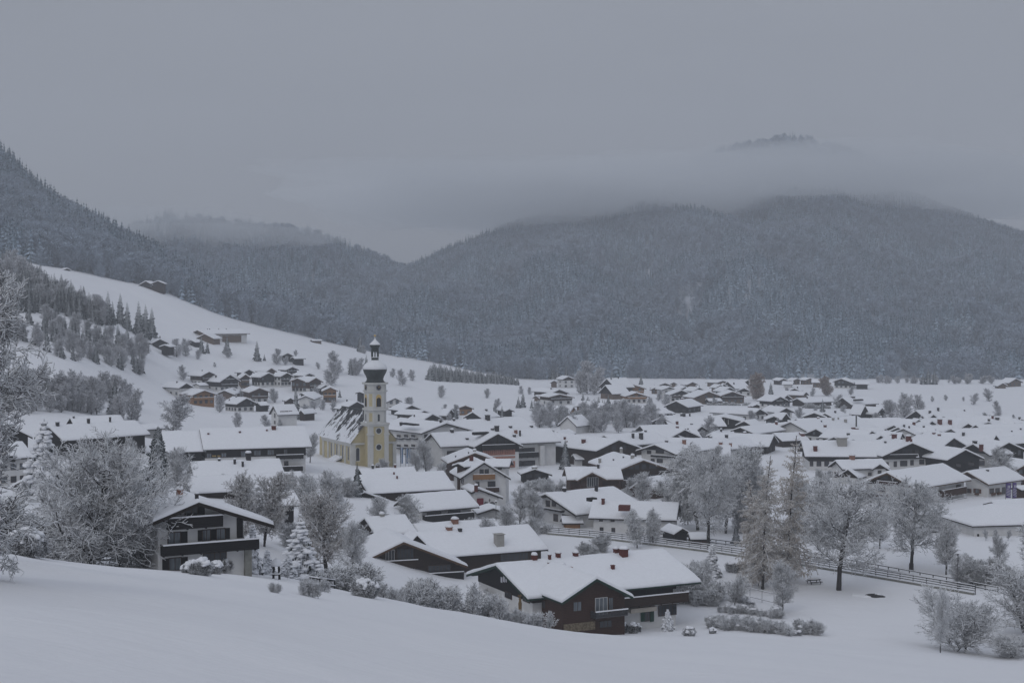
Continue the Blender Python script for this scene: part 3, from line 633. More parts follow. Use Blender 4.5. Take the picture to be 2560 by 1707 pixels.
        for sd in shut:
            mb = MB(); sw = min(.95, (u1 - u0) * .55)
            (fbox(mb, face, u0 - e - sw, u0 - e, z0 - .05, z1 + .05, .0, .06) if sd == 'l' else fbox(mb, face, u1 + e, u1 + e + sw, z0 - .05, z1 + .05, .0, .06))
            mb.obj('shutter', M[sm], wo, T)
    def balcony(face, u0, u1, z0, z1, dp=1.15, m='dark', off=0.0):
        u0, u1 = min(u0, u1), max(u0, u1); z0, z1 = min(z0, z1), max(z0, z1); mb = MB()
        fbox(mb, face, u0, u1, z0 - .18, z0 - .02, off - .02, off + dp)
        if m == 'metal':                         # open railing
            for i in range(6): zz = z0 + (z1 - z0) * (i + .5) / 6; fbox(mb, face, u0, u1, zz - .035, zz + .035, off + dp - .06, off + dp)
            for i in range(5): uu = u0 + (u1 - u0 - .08) * i / 4; fbox(mb, face, uu, uu + .08, z0, z1, off + dp - .13, off + dp - .065)
        else: fbox(mb, face, u0, u1, z0, z1, off + dp - .07, off + dp)
        fbox(mb, face, u0, u0 + .07, z0, z1, off, off + dp - .14); fbox(mb, face, u1 - .07, u1, z0, z1, off, off + dp - .14)
        for i in range(int((u1 - u0) / 2.2) + 1): fbox(mb, face, u0 + .02 + i * 2.2, u0 + .16 + i * 2.2, z0 - .3, z0 - .19, off - .02, off + dp - .1)
        b = mb.obj('balcony', M[m], root, T)
        mb = MB(); fbox(mb, face, u0 - .04, u1 + .04, z1 + .005, z1 + .17, off + dp - .16, off + dp + .06); mb.obj('snow_ledge', M['snow'], b, T)
    def chimney(x, y, w, h, m='brick', cap=True, z=None):
        zz = (zr - tan * abs(x)) if z is None else z; mb = MB(); mb.box(x - w / 2, x + w / 2, y - w / 2, y + w / 2, zz - .3, zz + hsn + h)
        mb.box(x - w * .62, x + w * .62, y - w * .62, y + w * .62, zz + hsn + h + .003, zz + hsn + h + .10)
        c = mb.obj('chimney', M[m], root, T)
        if cap:
            mb = MB(); mb.pillow((x, y, zz + hsn + h + .105), w * .72, w * .72, min(.55, w * .6), 10, 4, seed + x); mb.obj('snow_cap', M['snow'], c, T, True)
    def roofpix(p):
        r = W2L.to_3x3() @ ray(*p); best = None
        for sg in (-1, 1):                       # plane z = Hr - tan*sg*x
            den = r.z + tan * sg * r.x
            if abs(den) < 1e-6: continue
            k = (Hr - o0.z - tan * sg * o0.x) / den; h = o0 + r * k
            if k > 0 and h.x * sg >= -.3 and abs(h.x) < max(tl, tr) and -.5 < h.y < L + .5 and (best is None or k < best[0]): best = (k, h)
        if best: return best[1].x, best[1].y
        k = (Hr - o0.z) / r.z if abs(r.z) > 1e-9 else 1; h = o0 + r * k        # the pixel lies above the ridge: stand it on the ridge
        return 0.0, min(max(h.y, .8), L - .8)
    cp = q.get('crop', 'S')
    for ft in q.get('feats', []):
        k = ft[0]
        if k == 'c':                             # chimney: base pixel, width px, height px, material
            x, y = roofpix(cv(cp, ft[1], ft[2])); sc = CROPS[cp][2]; m_ = A.y / F / sc
            chimney(x, y, max(.35, ft[3] * m_ * .8), max(.25, ft[4] * m_), ft[5] if len(ft) > 5 else 'brick', ft[6] if len(ft) > 6 else True)
        elif k == 'w':
            a, b = pix(ft[1], cv(cp, ft[2], ft[3])), pix(ft[1], cv(cp, ft[4], ft[5])); window(ft[1], a[0], b[0], a[1], b[1], *ft[6:])
        elif k == 'b':
            dp = ft[6] if len(ft) > 6 else 1.15
            a, b = pix(ft[1], cv(cp, ft[2], ft[3]), dp), pix(ft[1], cv(cp, ft[4], ft[5]), dp); balcony(ft[1], a[0], b[0], a[1], b[1], *ft[6:])
        elif k == 'y':                           # painted outline on a wall: face, name, material, points
            o, u, n = fr[ft[1]]; pp = [pix(ft[1], cv(cp, *p)) for p in ft[4]]; mb = MB(); kk = len(pp)
            mb.add([o + u * a + n * .03 + Vector((0, 0, b)) for a, b in pp] + [o + u * a - n * .03 + Vector((0, 0, b)) for a, b in pp], [tuple(range(kk))[::-1]] + [(i, (i + 1) % kk, kk + (i + 1) % kk, kk + i) for i in range(kk)]); mb.obj(ft[2], M[ft[3]], root, T)
        elif k == 'p':                           # panel on a wall: name, material
            a, b = pix(ft[1], cv(cp, ft[2], ft[3])), pix(ft[1], cv(cp, ft[4], ft[5])); mb = MB()
            fbox(mb, ft[1], min(a[0], b[0]), max(a[0], b[0]), min(a[1], b[1]), max(a[1], b[1]), -.02, ft[8] if len(ft) > 8 else .035); mb.obj(ft[6], M[ft[7]], root, T)
    nf, ns = q.get('auto', (0, 0)); rn = random.Random(int(seed * 100)); side = 'L' if phi > 0 else 'R'
    hwl = q.get('hw', 5); fl = max(1, int(round((hwl - .4) / 2.7))); wb = q.get('balc')
    ww, wh = (1.1, 1.2) if not far else (1.3, 1.25)
    for f_ in range(fl + (1 if nf else 0)):
        z0 = .8 + 2.75 * f_
        lim = xl if f_ < fl else xl * .55; lim2 = xr if f_ < fl else xr * .55
        if nf and z0 + 1.3 < zt - .4:
            k = nf if f_ < fl else max(1, nf - 1)
            for i in range(k):
                c = lim + (lim2 - lim) * (i + .5) / k; window('F', c - ww / 2, c + ww / 2, z0, z0 + wh + (.5 if rn.random() < .3 else 0), '' if far or rn.random() < .4 else 'lr', rn.choice(('glass', 'curtain')), sm=q.get('sm', 'shut'))
            if wb and f_ >= 1: balcony('F', xl * (.9 if f_ < fl else .5), xr * (.9 if f_ < fl else .5), z0 - .75, z0 + .2, 1.0, wb)
        if ns and f_ < fl and z0 + 1.3 < (wl if side == 'L' else wr):
            for i in range(ns):
                c = og + (L - og - ogb) * (i + .5) / ns; c = -c if side == 'L' else c
                window(side, c - ww / 2, c + ww / 2, z0, z0 + wh, '', rn.choice(('glass', 'curtain')))
    for x, y, w_, h_, *mm in q.get('ch', []): chimney(x * (tl if x < 0 else tr), y * L, w_, h_, *(mm or ['chdark']))
    return T
LOG = []
def house(name, label, q, wings=(), cat='house', group=None):
    def prep(q):
        q = dict(q); c = q.get('crop', 'S')
        for k in ('A', 'E', 'EL', 'EB', 'B'):
            if q.get(k): q[k] = cv(c, *q[k])
        return q
    q = prep(q); s = fit(q)
    base = gz(*s['c'])
    root = bpy.data.objects.new(name, None); C.objects.link(root); root.empty_display_size = 1
    root.location = (s['A'].x, s['A'].y, base); root.rotation_euler = (0, 0, s['phi'])
    tag(root, label, cat, group)
    Rinv = (Matrix.Translation((s['A'].x, s['A'].y, base)) @ Matrix.Rotation(s['phi'], 4, 'Z')).inverted()
    build_volume(root, Rinv, q, s, base)
    LOG.append('%-34s d=%4.0f phi=%4.0f L=%5.1f W=%4.1f+%4.1f tan=%.2f ridge=%4.1f eave=%4.1f' % (label[:34], s['A'].y, math.degrees(s['phi']), s['L'], s['tl'], s['tr'], s['tan'], s['A'].z - base, s['A'].z - base - s['tan'] * s['tr']))
    for w_ in wings:
        w_ = dict(w_); w_.setdefault('crop', q.get('crop', 'S')); w_ = prep(w_); w_.setdefault('d', s['A'].y + w_.get('dd', 0))
        for k in ('wall', 'top', 'zw', 'eave'):
            if k in q and k not in w_: w_[k] = q[k]
        s2 = solve(w_, w_['d']); build_volume(root, Rinv, w_, s2, base)
        LOG.append('   wing d=%4.0f phi=%4.0f L=%5.1f W=%4.1f+%4.1f tan=%.2f ridge=%4.1f' % (s2['A'].y, math.degrees(s2['phi']), s2['L'], s2['tl'], s2['tr'], s2['tan'], s2['A'].z - base))
    return root, s, base

# ------------------------------------------------------------------ the houses of the village, near to far
D_ = dict
house('chalet', 'white three storey chalet with dark balconies behind the snow slope', D_(crop='B', A=(512, 680), tl=5.4, tr=9.2, tan=.36, phi=28, L=12, d=166, oel=1.1, oer=4.3, og=1.9, zw=None, hs=.5,
      feats=[('c', 345, 650, 60, 40, 'brickp'), ('c', 618, 665, 34, 26, 'chdark'),
             ('w', 'F', 395, 762, 500, 850, 'r'), ('w', 'F', 245, 982, 350, 1088, 'r', 'curtain'), ('w', 'F', 545, 958, 610, 1042, 'lr', 'curtain'), ('w', 'F', 668, 948, 738, 1032, 'lr', 'curtain'),
             ('w', 'F', 255, 1205, 355, 1298, 'lr', 'curtain'), ('w', 'F', 552, 1165, 748, 1240, ''), ('w', 'L', 20, 1160, 60, 1240, ''),
             ('b', 'F', 250, 860, 725, 912, 1.3), ('b', 'F', 205, 1098, 1040, 1108, 1.5), ('p', 'F', 905, 1120, 965, 1380, 'pillar', 'concrete', .5), ('p', 'F', 842, 850, 895, 1020, 'side_wall', 'shut', .12)]))
house('house', 'house with glazed dark gable in front of the long snow roof', D_(crop='B', A=(1400, 440), B=(390, 490), W=13, tan=.42, hw=3.2, wall='brown', feats=[('c', 640, 620, 0.1, .1, 'brick')][:0]),
      [D_(A=(495, 527), E=(715, 622), phi=22, L=9, dd=-9, og=.9, zw=-3, top='dark', feats=[('w', 'F', 425, 585, 490, 622, ''), ('w', 'F', 500, 575, 560, 615, ''), ('w', 'F', 572, 590, 620, 612, '')])])
house('house', 'long snow covered roof with dark chimneys below the wooden inn', D_(crop='B', A=(1215, 330), B=(440, 356), W=15, tan=.42, hw=3.6, wall='plaster',
      feats=[('c', 690, 352, 26, 10, 'chdark'), ('c', 825, 378, 24, 34, 'chdark'), ('c', 895, 402, 22, 38, 'chdark'), ('c', 1160, 478, 50, 50, 'chdark')]))
house('inn', 'long dark timber inn with snow roof beside the church', D_(crop='B', A=(1440, 45), B=(520, 92), phi=108, E=(1440, 218), tan=.45, hw=6.2, ogb=.5, wall='plaster', top='dark', zw=3.2, og=1.6,
      feats=[('c', 1165, 78, 42, 24, 'brick', False), ('c', 595, 122, 18, 6, 'brick'), ('c', 870, 108, 20, 6, 'brick'), ('c', 1105, 92, 16, 5, 'brick')] +
            [('w', 'L', a, b, c, d, '', 'curtain') for a, b, c, d in ((583, 292, 620, 325), (710, 287, 750, 320), (880, 270, 938, 315), (993, 266, 1050, 304), (1112, 260, 1166, 300), (1255, 256, 1282, 290))] +
            [('p', 'L', 630 + i * 9 + (10 if i > 3 else 0), 306, 635 + i * 9 + (10 if i > 3 else 0), 318, 'lettering', 'gold') for i in range(7)] +
            [('b', 'L', 1190, 305, 1425, 328, 1.2), ('w', 'L', 1258, 360, 1290, 402, ''), ('b', 'L', 1240, 405, 1420, 435, 1.4)]),
      [D_(A=(540, 84), B=(190, 101), phi=108, E=(530, 258), tan=.45, dd=-8.5, top='dark', zw=1.0)], cat='inn')
house('house', 'small snow roof with dark wall between the snowy garden trees', D_(crop='B', A=(1330, 597), phi=118, L=9, W=9.5, tan=.45, hw=5, wall='dark'))
house('house', 'brown timber chalet with big white chimney and glazed bay', D_(crop='C', A=(640, 622), B=(1640, 552), E=(690, 835), tan=.38, hw=5, wall='brown', top='brown', eave='eave', hs=.55,
      feats=[('c', 1385, 735, 88, 92, 'chgrey', False), ('c', 1045, 618, 36, 20, 'chdark', False), ('c', 950, 600, 58, 16, 'brickp'), ('w', 'R', 1400, 815, 1640, 860, '')]),
      [D_(A=(555, 690), E=(1110, 900), EL=(210, 895), phi=18, L=16, dd=-17, og=1.8, oe=1.3, eave='eaveb', hs=.5,
          feats=[('w', 'F', 400, 785, 472, 875, '', 'glass', 'wframe'), ('w', 'F', 500, 775, 640, 860, ''), ('b', 'F', 350, 885, 680, 930, 1.0, 'brown'), ('b', 'F', 760, 990, 1080, 1045, 1.0, 'dark'), ('w', 'F', 425, 1005, 610, 1080, '', 'curtain'),
                 ('p', 'F', 392, 950, 632, 1000, 'bay_canopy', 'wframe', 1.2), ('w', 'F', 640, 960, 680, 1030, '', 'glass', 'wframe'), ('w', 'F', 770, 920, 960, 975, '')]),
       D_(A=(672, 640), E=(748, 715), phi=18, L=7, dd=-6, og=.6, top='dark', zw=-3, hs=.4)])
house('house', 'snow roof with low capped chimney behind the brown timber chalet', D_(crop='C', A=(565, 466), B=(215, 490), W=13, tan=.42, hw=2.8, wall='brown', feats=[('c', 365, 482, 44, 8, 'chgrey')]))
house('house', 'snow roof with two round capped chimneys behind brown chalet', D_(crop='C', A=(1345, 508), B=(640, 548), W=14, tan=.36, hw=3.2, wall='brown', feats=[('c', 1000, 545, 64, 30, 'brickp'), ('c', 870, 600, 30, 20, 'chdark')][:1]))
house('house', 'white house with dark veranda under a thick snow roof', D_(crop='C', A=(1092, 254), B=(580, 292), E=(1212, 390), hw=4.2, wall='plaster', og=1.4, oe=1.6, feats=[('w', 'L', 760, 440, 880, 490, ''), ('w', 'L', 940, 430, 1045, 475, ''), ('b', 'L', 745, 488, 1172, 508, 1.6)]))
house('house', 'house with long snow roof and low brown gable below the church', D_(crop='C', A=(902, 88), B=(155, 124), E=(935, 238), tan=.42, hw=3.6, wall='brown', feats=[('c', 470, 122, 10, 14, 'brick', False), ('c', 497, 160, 12, 20, 'brick')]),
      [D_(A=(215, 266), E=(480, 362), phi=22, L=12, dd=-18, og=1.0, wall='dark', zw=None, eave='eave')])
house('house', 'snow roof with two capped chimneys just below the church', D_(crop='C', A=(640, 52), B=(172, 72), W=12, tan=.42, hw=3.2, wall='plaster', feats=[('c', 285, 70, 22, 20, 'chdark'), ('c', 480, 60, 20, 16, 'brick')]))
house('house', 'tall white gabled house with two brown balconies', D_(crop='H', A=(825, 990), E=(1085, 1148), EL=(590, 1145), phi=14, L=15, hw=8.0, og=.9, oe=1.2, hs=.4,
      feats=[('w', 'F', 782, 1072, 818, 1115, ''), ('w', 'F', 832, 1070, 868, 1112, ''), ('b', 'F', 722, 1122, 932, 1160, 1.0, 'ochre'), ('w', 'F', 862, 1190, 932, 1240, ''), ('w', 'F', 745, 1195, 775, 1235, ''), ('b', 'F', 850, 1250, 972, 1285, 1.0, 'reddish'), ('w', 'L', 600, 1170, 625, 1215, '')]),
      [D_(A=(1090, 966), B=(840, 962), W=7.5, tan=.4, dd=9, hs=.45, feats=[('w', 'L', 960, 1040, 995, 1070, '')]), D_(A=(570, 1000), B=(720, 985), W=5.0, tan=.3, dd=3, wall='reddish', hs=.45, feats=[('c', 700, 985, 36, 45, 'brick', False)])])
house('house', 'house with timber lined gable peeping over tall white house', D_(crop='H', A=(735, 895), E=(950, 968), EL=(470, 1000), phi=12, L=14, hw=7, wall='reddish', og=1.6, eave='eaveb', feats=[('c', 735, 900, 34, 8, 'chgrey'), ('c', 545, 950, 10, 12, 'chdark'), ('c', 672, 915, 10, 12, 'chdark')]))
house('annex', 'low white annex with painted grey crown and red awning', D_(crop='C', A=(1210, 236), E=(1420, 312), EL=(1145, 300), phi=18, L=10, hw=4.4, og=.6, feats=[('c', 1185, 250, 32, 28, 'brick'), ('y', 'F', 'crown_mural', 'fresco', [(1272, 415), (1256, 392), (1254, 372), (1266, 360), (1285, 362), (1299, 378), (1313, 362), (1333, 360), (1350, 372), (1352, 390), (1337, 415)]), ('y', 'F', 'crown_mural', 'fresco', [(1298, 362), (1308, 362), (1307, 350), (1313, 345), (1307, 341), (1303, 332), (1299, 341), (1293, 345), (1299, 350)]), ('p', 'F', 1192, 332, 1246, 388, 'awning', 'wine', .5), ('p', 'F', 1200, 392, 1240, 420, 'doorway', 'shut')]), cat='annex')
house('shed', 'low grey shed with shallow snow roof under the annex', D_(crop='C', A=(1335, 407), E=(1480, 447), EL=(1195, 447), phi=10, L=8, hw=2.5, wall='grey', og=.5, oe=.5, hs=.4), cat='shed')
# --- front house
FH = house('chalet', 'large front chalet with brown timber wing and green bargeboards', D_(crop='S', A=(1240, 1405), B=(1657.7, 1369), E=(1320.6, 1489), hw=5.0, wall='plaster', top='dark', zw=6.6, eave='eaveg', og=1.6, ogb=4.0, oe=1.6, hs=.55, d=238,
      feats=[('y', 'F', 'painted_figure', 'frescob', [(1297, 1527), (1296, 1508), (1298, 1500), (1297, 1496), (1299, 1492), (1301, 1492), (1303, 1496), (1302, 1500), (1304, 1508), (1303, 1527)]), ('y', 'F', 'painted_figure', 'frescob', [(1294, 1490), (1296, 1485), (1299, 1487), (1302, 1484), (1305, 1489), (1301, 1491)]), ('w', 'F', 1263, 1477, 1279, 1497, ''), ('w', 'F', 1308, 1483, 1324, 1506, ''), ('p', 'R', 1562, 1462, 1682, 1500, 'timber_cladding', 'dark', .07), ('b', 'R', 1541, 1498, 1722, 1500, 1.9, 'brown'), ('p', 'R', 1602, 1519, 1611, 1552, 'green_shutter', 'shutg', .14), ('p', 'R', 1625, 1517, 1634, 1552, 'green_shutter', 'shutg', .14), ('w', 'R', 1612, 1519, 1624, 1550, '', 'glass', 'frame'), ('w', 'R', 1647, 1514, 1690, 1534, ''), ('p', 'R', 1570, 1519, 1634, 1523, 'awning_edge', 'cream', 1.0), ('w', 'R', 1600, 1473, 1615, 1490, '', 'glass', 'shutg'), ('w', 'R', 1640, 1470, 1652, 1486, '', 'glass', 'shutg'),
             ('p', 'F', 1252, 1441, 1256, 1456, 'vent_slats', 'ink'), ('p', 'F', 1258, 1439, 1262, 1455, 'vent_slats', 'ink'), ('p', 'F', 1264, 1441, 1267, 1455, 'vent_slats', 'ink'),
             ('c', 1559, 1389, 22, 17, 'brick'), ('c', 1533, 1377, 14, 7, 'brick'), ('c', 1532, 1422, 10, 9, 'brick', False), ('c', 1331, 1395, 15, 9, 'brick'), ('c', 1374, 1398, 8, 11, 'brick'), ('c', 1375, 1417, 11, 10, 'brick'), ('c', 1405, 1421, 16, 8, 'brick'), ('c', 1369, 1383, 13, 9, 'brick'), ('c', 1426, 1422, 10, 4, 'brickp', False), ('c', 1433, 1386, 14, 6, 'brick')]),
      [D_(crop='D', A=(445, 590), E=(730, 733), EL=(170, 795), phi=26, L=15, dd=-13, wall='reddish', top='reddish', zw=None, eave='eaveg', og=1.3, oe=.8, hs=.5,
          feats=[('w', 'F', 263, 800, 322, 862, '', 'curtain', 'frame'), ('w', 'F', 435, 770, 525, 895, '', 'curtain', 'wframe'), ('w', 'F', 540, 765, 570, 850, '', 'curtain'), ('b', 'F', 440, 880, 690, 893, 1.8, 'metal'), ('p', 'F', 185, 972, 430, 1010, 'stone_plinth', 'stone', .12), ('w', 'F', 470, 950, 560, 990, ''), ('w', 'L', 20, 785, 40, 845, '')])])
# --- middle right
house('farmhouse', 'white farmhouse with small square windows behind the rail fence', D_(crop='F', A=(230, 652), B=(848, 592), E=(510, 840), EL=(135, 715), hw=4.6, wall='plaster', og=1.6, oe=1.0, hs=.55,
      feats=[('b', 'F', 165, 782, 372, 828, 1.1), ('w', 'F', 235, 725, 270, 780, ''), ('w', 'F', 290, 728, 325, 780, ''), ('w', 'F', 305, 848, 343, 915, '', 'glass', 'shutb'), ('w', 'F', 385, 850, 480, 880, ''), ('c', 690, 640, 30, 50, 'chdark', False), ('c', 400, 640, 34, 22, 'chdark'), ('p', 'R', 600, 700, 660, 725, 'dormer', 'dark', 1.6)]),
      [D_(A=(1437, 737), B=(660, 716), E=(1310, 862), W=13.5, tan=.46, dd=-14, og=1.0, oe=.9, hs=.55, feats=[('w', 'L', 718, 884, 747, 912, ''), ('w', 'L', 823, 887, 852, 915, ''), ('w', 'L', 724, 970, 752, 1015, ''), ('w', 'L', 830, 975, 858, 1018, ''), ('w', 'F', 1485, 890, 1500, 935, '', 'glass', 'shutb'), ('c', 752, 755, 34, 42, 'brick', False), ('p', 'L', 900, 762, 1000, 812, 'dormer', 'brick', 2.2)])], cat='farmhouse')
house('shed', 'small orange timber shed beside the white farmhouse', D_(crop='F', A=(560, 860), B=(375, 862), W=5.2, tan=.42, hw=2.6, wall='ochre', og=.7, oe=.5, hs=.5), cat='shed')
house('shed', 'black open shed behind the rail fence under the trees', D_(crop='F', A=(1470, 965), E=(1530, 1000), EL=(1392, 1000), phi=20, L=7, hw=2.8, wall='dark', og=.4, oe=.4, hs=.4), cat='shed')
house('shed', 'low brown shed with thick snow next to black shed', D_(crop='F', A=(1705, 1008), B=(1525, 1010), W=5, tan=.35, hw=2.2, wall='reddish', og=.4, oe=.4), cat='shed')
house('barn', 'low dark gabled barn with long snow roof among bushes', D_(crop='F', A=(1112, 517), B=(1570, 500), E=(1222, 622), EL=(957, 625), phi=-42, hw=2.4, wall='reddish', eave='eaveb', og=1.2), cat='barn')
house('chalet', 'broad brown timber chalet with long window rows in the village centre', D_(crop='F', A=(1117, 347), E=(1428, 452), EL=(880, 455), phi=18, L=24, hw=6, wall='reddish', top='brown', zw=3, eave='eaveb', og=1.6, oe=1.4, hs=.55,
      feats=[('w', 'F', 990, 405, 1025, 442, ''), ('w', 'F', 1040, 405, 1075, 442, ''), ('w', 'F', 1100, 400, 1140, 440, ''), ('w', 'F', 1170, 405, 1230, 435, ''), ('w', 'F', 900, 505, 975, 540, ''), ('w', 'F', 1000, 498, 1090, 532, ''), ('w', 'F', 1125, 490, 1220, 505, ''), ('w', 'F', 1250, 488, 1330, 500, ''), ('b', 'F', 930, 545, 1300, 580, 1.0, 'brown'),
             ('c', 915, 296, 26, 40, 'chgrey', True), ('c', 1018, 345, 34, 26, 'chgrey'), ('c', 845, 362, 10, 8, 'chdark'), ('c', 935, 340, 12, 10, 'chdark'), ('c', 722, 385, 26, 34, 'chgrey', True)]),
      [D_(A=(905, 414), B=(405, 418), E=(905, 522), W=12, tan=.44, dd=-24, og=1.0, wall='reddish', zw=None, feats=[('c', 708, 430, 24, 26, 'chdark')]), D_(A=(652, 458), E=(787, 524), phi=12, L=7, dd=-33, og=.9, wall='reddish', zw=None, feats=[('w', 'F', 608, 520, 705, 598, '', 'glass', 'wframe')])])
house('house', 'white house with dark balcony under a broad snow gable', D_(crop='F', A=(1218, 212), E=(1415, 300), EL=(1047, 292), B=(1640, 192), phi=-38, hw=5.6, wall='plaster', top='dark', zw=5.4, og=1.8, oe=1.2, feats=[('b', 'F', 1180, 312, 1400, 340, 1.2), ('w', 'F', 1150, 275, 1185, 305, ''), ('w', 'F', 1185, 350, 1215, 385, ''), ('w', 'F', 1240, 350, 1290, 385, ''), ('w', 'F', 1230, 255, 1300, 300, ''), ('c', 1485, 215, 34, 36, 'brickp'), ('c', 1325, 196, 28, 10, 'chdark'), ('w', 'R', 1425, 365, 1445, 415, '')]))
house('barn', 'big dark brown barn house with wide gable behind the hotel', D_(crop='F', A=(893, 170), E=(1112, 246), EL=(688, 278), phi=36, B=(300, 150), hw=6, wall='brown', top='brown', og=1.8, oe=1.4, feats=[('c', 575, 205, 36, 30, 'brick'), ('c', 405, 172, 20, 18, 'brick'), ('c', 425, 198, 12, 6, 'brick', False), ('w', 'F', 770, 290, 800, 320, ''), ('w', 'F', 830, 230, 870, 270, ''), ('w', 'F', 920, 230, 960, 265, '')]), cat='barn')
house('house', 'snow roof with two tall dark chimneys behind the dark barn', D_(crop='F', A=(1218, 98), B=(760, 130), E=(1392, 192), hw=4.5, tan=.4, wall='brown', feats=[('c', 1022, 162, 22, 38, 'chdark', False), ('c', 1095, 170, 34, 50, 'chdark', False), ('c', 1135, 104, 20, 8, 'chdark')]))
house('house', 'small flat snow roof annex in front of the dark barn', D_(crop='F', A=(640, 302), B=(480, 305), W=8, tan=.3, hw=3, wall='plaster', og=.6))
house('hall', 'low hall under one wide sheet of snow behind birch trees', D_(crop='F', A=(1905, 205), B=(1545, 200), W=22, tan=.30, hw=3.0, wall='plaster', top='dark', zw=1.4, auto=(0, 6), feats=[('c', 1815, 215, 40, 12, 'brickp'), ('c', 1905, 218, 30, 8, 'brickp')]), cat='hall')
house('house', 'dark low gable with broad snow wings beyond the hall', D_(crop='F', A=(1842, 150), E=(1962, 192), EL=(1722, 196), B=(2080, 120), phi=-38, hw=3.6, wall='dark', og=1.6))
house('hotel', 'large white hotel with glazed dark gable and balconies', D_(crop='H', A=(1467, 662), B=(303, 708), E=(1490, 822), W=17, tan=.44, hw=8.6, wall='plaster', og=1.2, oe=1.6, hs=.55,
      feats=[('b', 'L', 1138, 910, 1360, 945, 1.2), ('b', 'L', 1140, 1048, 1360, 1088, 1.2), ('w', 'L', 1142, 870, 1202, 905, ''), ('w', 'L', 1218, 862, 1318, 905, 'l'), ('w', 'L', 1142, 990, 1188, 1040, ''), ('w', 'L', 1218, 988, 1322, 1040, 'l'),
             ('w', 'L', 462, 892, 570, 930, ''), ('b', 'L', 448, 938, 610, 970, 1.2), ('w', 'L', 600, 888, 700, 920, ''), ('w', 'L', 470, 1015, 560, 1070, ''), ('b', 'L', 450, 1075, 600, 1105, 1.2), ('w', 'L', 465, 1150, 510, 1200, ''), ('p', 'L', 1358, 835, 1400, 1062, 'pilaster', 'plaster', 1.4),
             ('c', 508, 705, 36, 20, 'chdark'), ('c', 1135, 715, 32, 26, 'brickp', False), ('c', 1176, 742, 18, 50, 'chdark', False), ('c', 1120, 748, 30, 14, 'chdark'), ('c', 905, 680, 30, 14, 'chdark'), ('c', 948, 690, 44, 44, 'chdark', True), ('c', 657, 775, 30, 8, 'chdark', False), ('p', 'L', 705, 705, 850, 725, 'dormer', 'shut', 2.0)]),
      [D_(A=(960, 710), E=(1208, 832), EL=(727, 855), phi=22, L=19, dd=-25, wall='plaster', top='dark', zw=5.9, og=1.5, oe=1.0, hs=.5,
          feats=[('w', 'F', 840, 795, 875, 825, ''), ('w', 'F', 885, 750, 945, 822, ''), ('w', 'F', 965, 745, 1020, 820, ''), ('w', 'F', 1032, 785, 1090, 822, ''), ('b', 'F', 805, 835, 1130, 868, 1.2), ('p', 'F', 812, 872, 1128, 925, 'painted_band', 'pink', .03), ('p', 'F', 812, 950, 1128, 958, 'painted_band', 'pink', .03), ('p', 'F', 1048, 990, 1128, 1050, 'painted_band', 'pink', .03),
                 ('w', 'F', 828, 885, 905, 918, ''), ('w', 'F', 930, 880, 1004, 914, ''), ('w', 'F', 1032, 877, 1105, 912, ''), ('w', 'F', 1085, 1000, 1112, 1045, '')])], cat='hotel')
house('house', 'small low house with shallow snow gable before the hotel', D_(crop='H', A=(1322, 1062), E=(1492, 1115), EL=(1182, 1117), phi=8, L=7, hw=3.2, wall='dark', og=.7, hs=.3, feats=[('w', 'F', 1240, 1120, 1290, 1150, ''), ('w', 'F', 1320, 1115, 1380, 1150, ''), ('c', 1322, 1066, 60, 8, 'chgrey')]))
house('hotel', 'white hotel with iron balconies and frescoed gable beside the church', D_(crop='H', A=(455, 607), E=(722, 682), EL=(208, 716), phi=38, L=30, hw=9.3, wall='plaster', top='grey', zw=10.6, og=1.4, oe=1.3,
      feats=[('w', 'L', a, b, a + 34, b + 38, '', 'glass', 'frame') for a in (-30, 42, 112) for b in (732, 826, 920)] + [('b', 'L', a - 12, b + 26, a + 46, b + 44, .9, 'metal') for a in (-30, 42, 112) for b in (732, 826, 920)] + [('w', 'F', 240, 730, 268, 760, ''), ('w', 'F', 205, 830, 225, 860, ''), ('c', 398, 612, 20, 20, 'chdark', False), ('c', 10, 640, 24, 30, 'chdark'), ('p', 'L', 50, 610, 190, 640, 'dormer', 'dark', 2.5)]), cat='hotel')
house('house', 'very broad snow roof with dark square chimney behind the hotels', D_(crop='H', A=(1190, 547), B=(470, 592), E=(1350, 662), hw=5.0, tan=.42, wall='brown', feats=[('c', 858, 585, 44, 44, 'chdark', False), ('c', 528, 592, 24, 14, 'chdark'), ('c', 1082, 660, 30, 12, 'chdark'), ('c', 1288, 655, 30, 10, 'chdark')]))
house('house', 'dark gabled house at the right shoulder of the hotel', D_(crop='H', A=(1540, 692), E=(1612, 730), EL=(1490, 740), phi=-25, L=12, hw=4.5, wall='dark', og=.8))
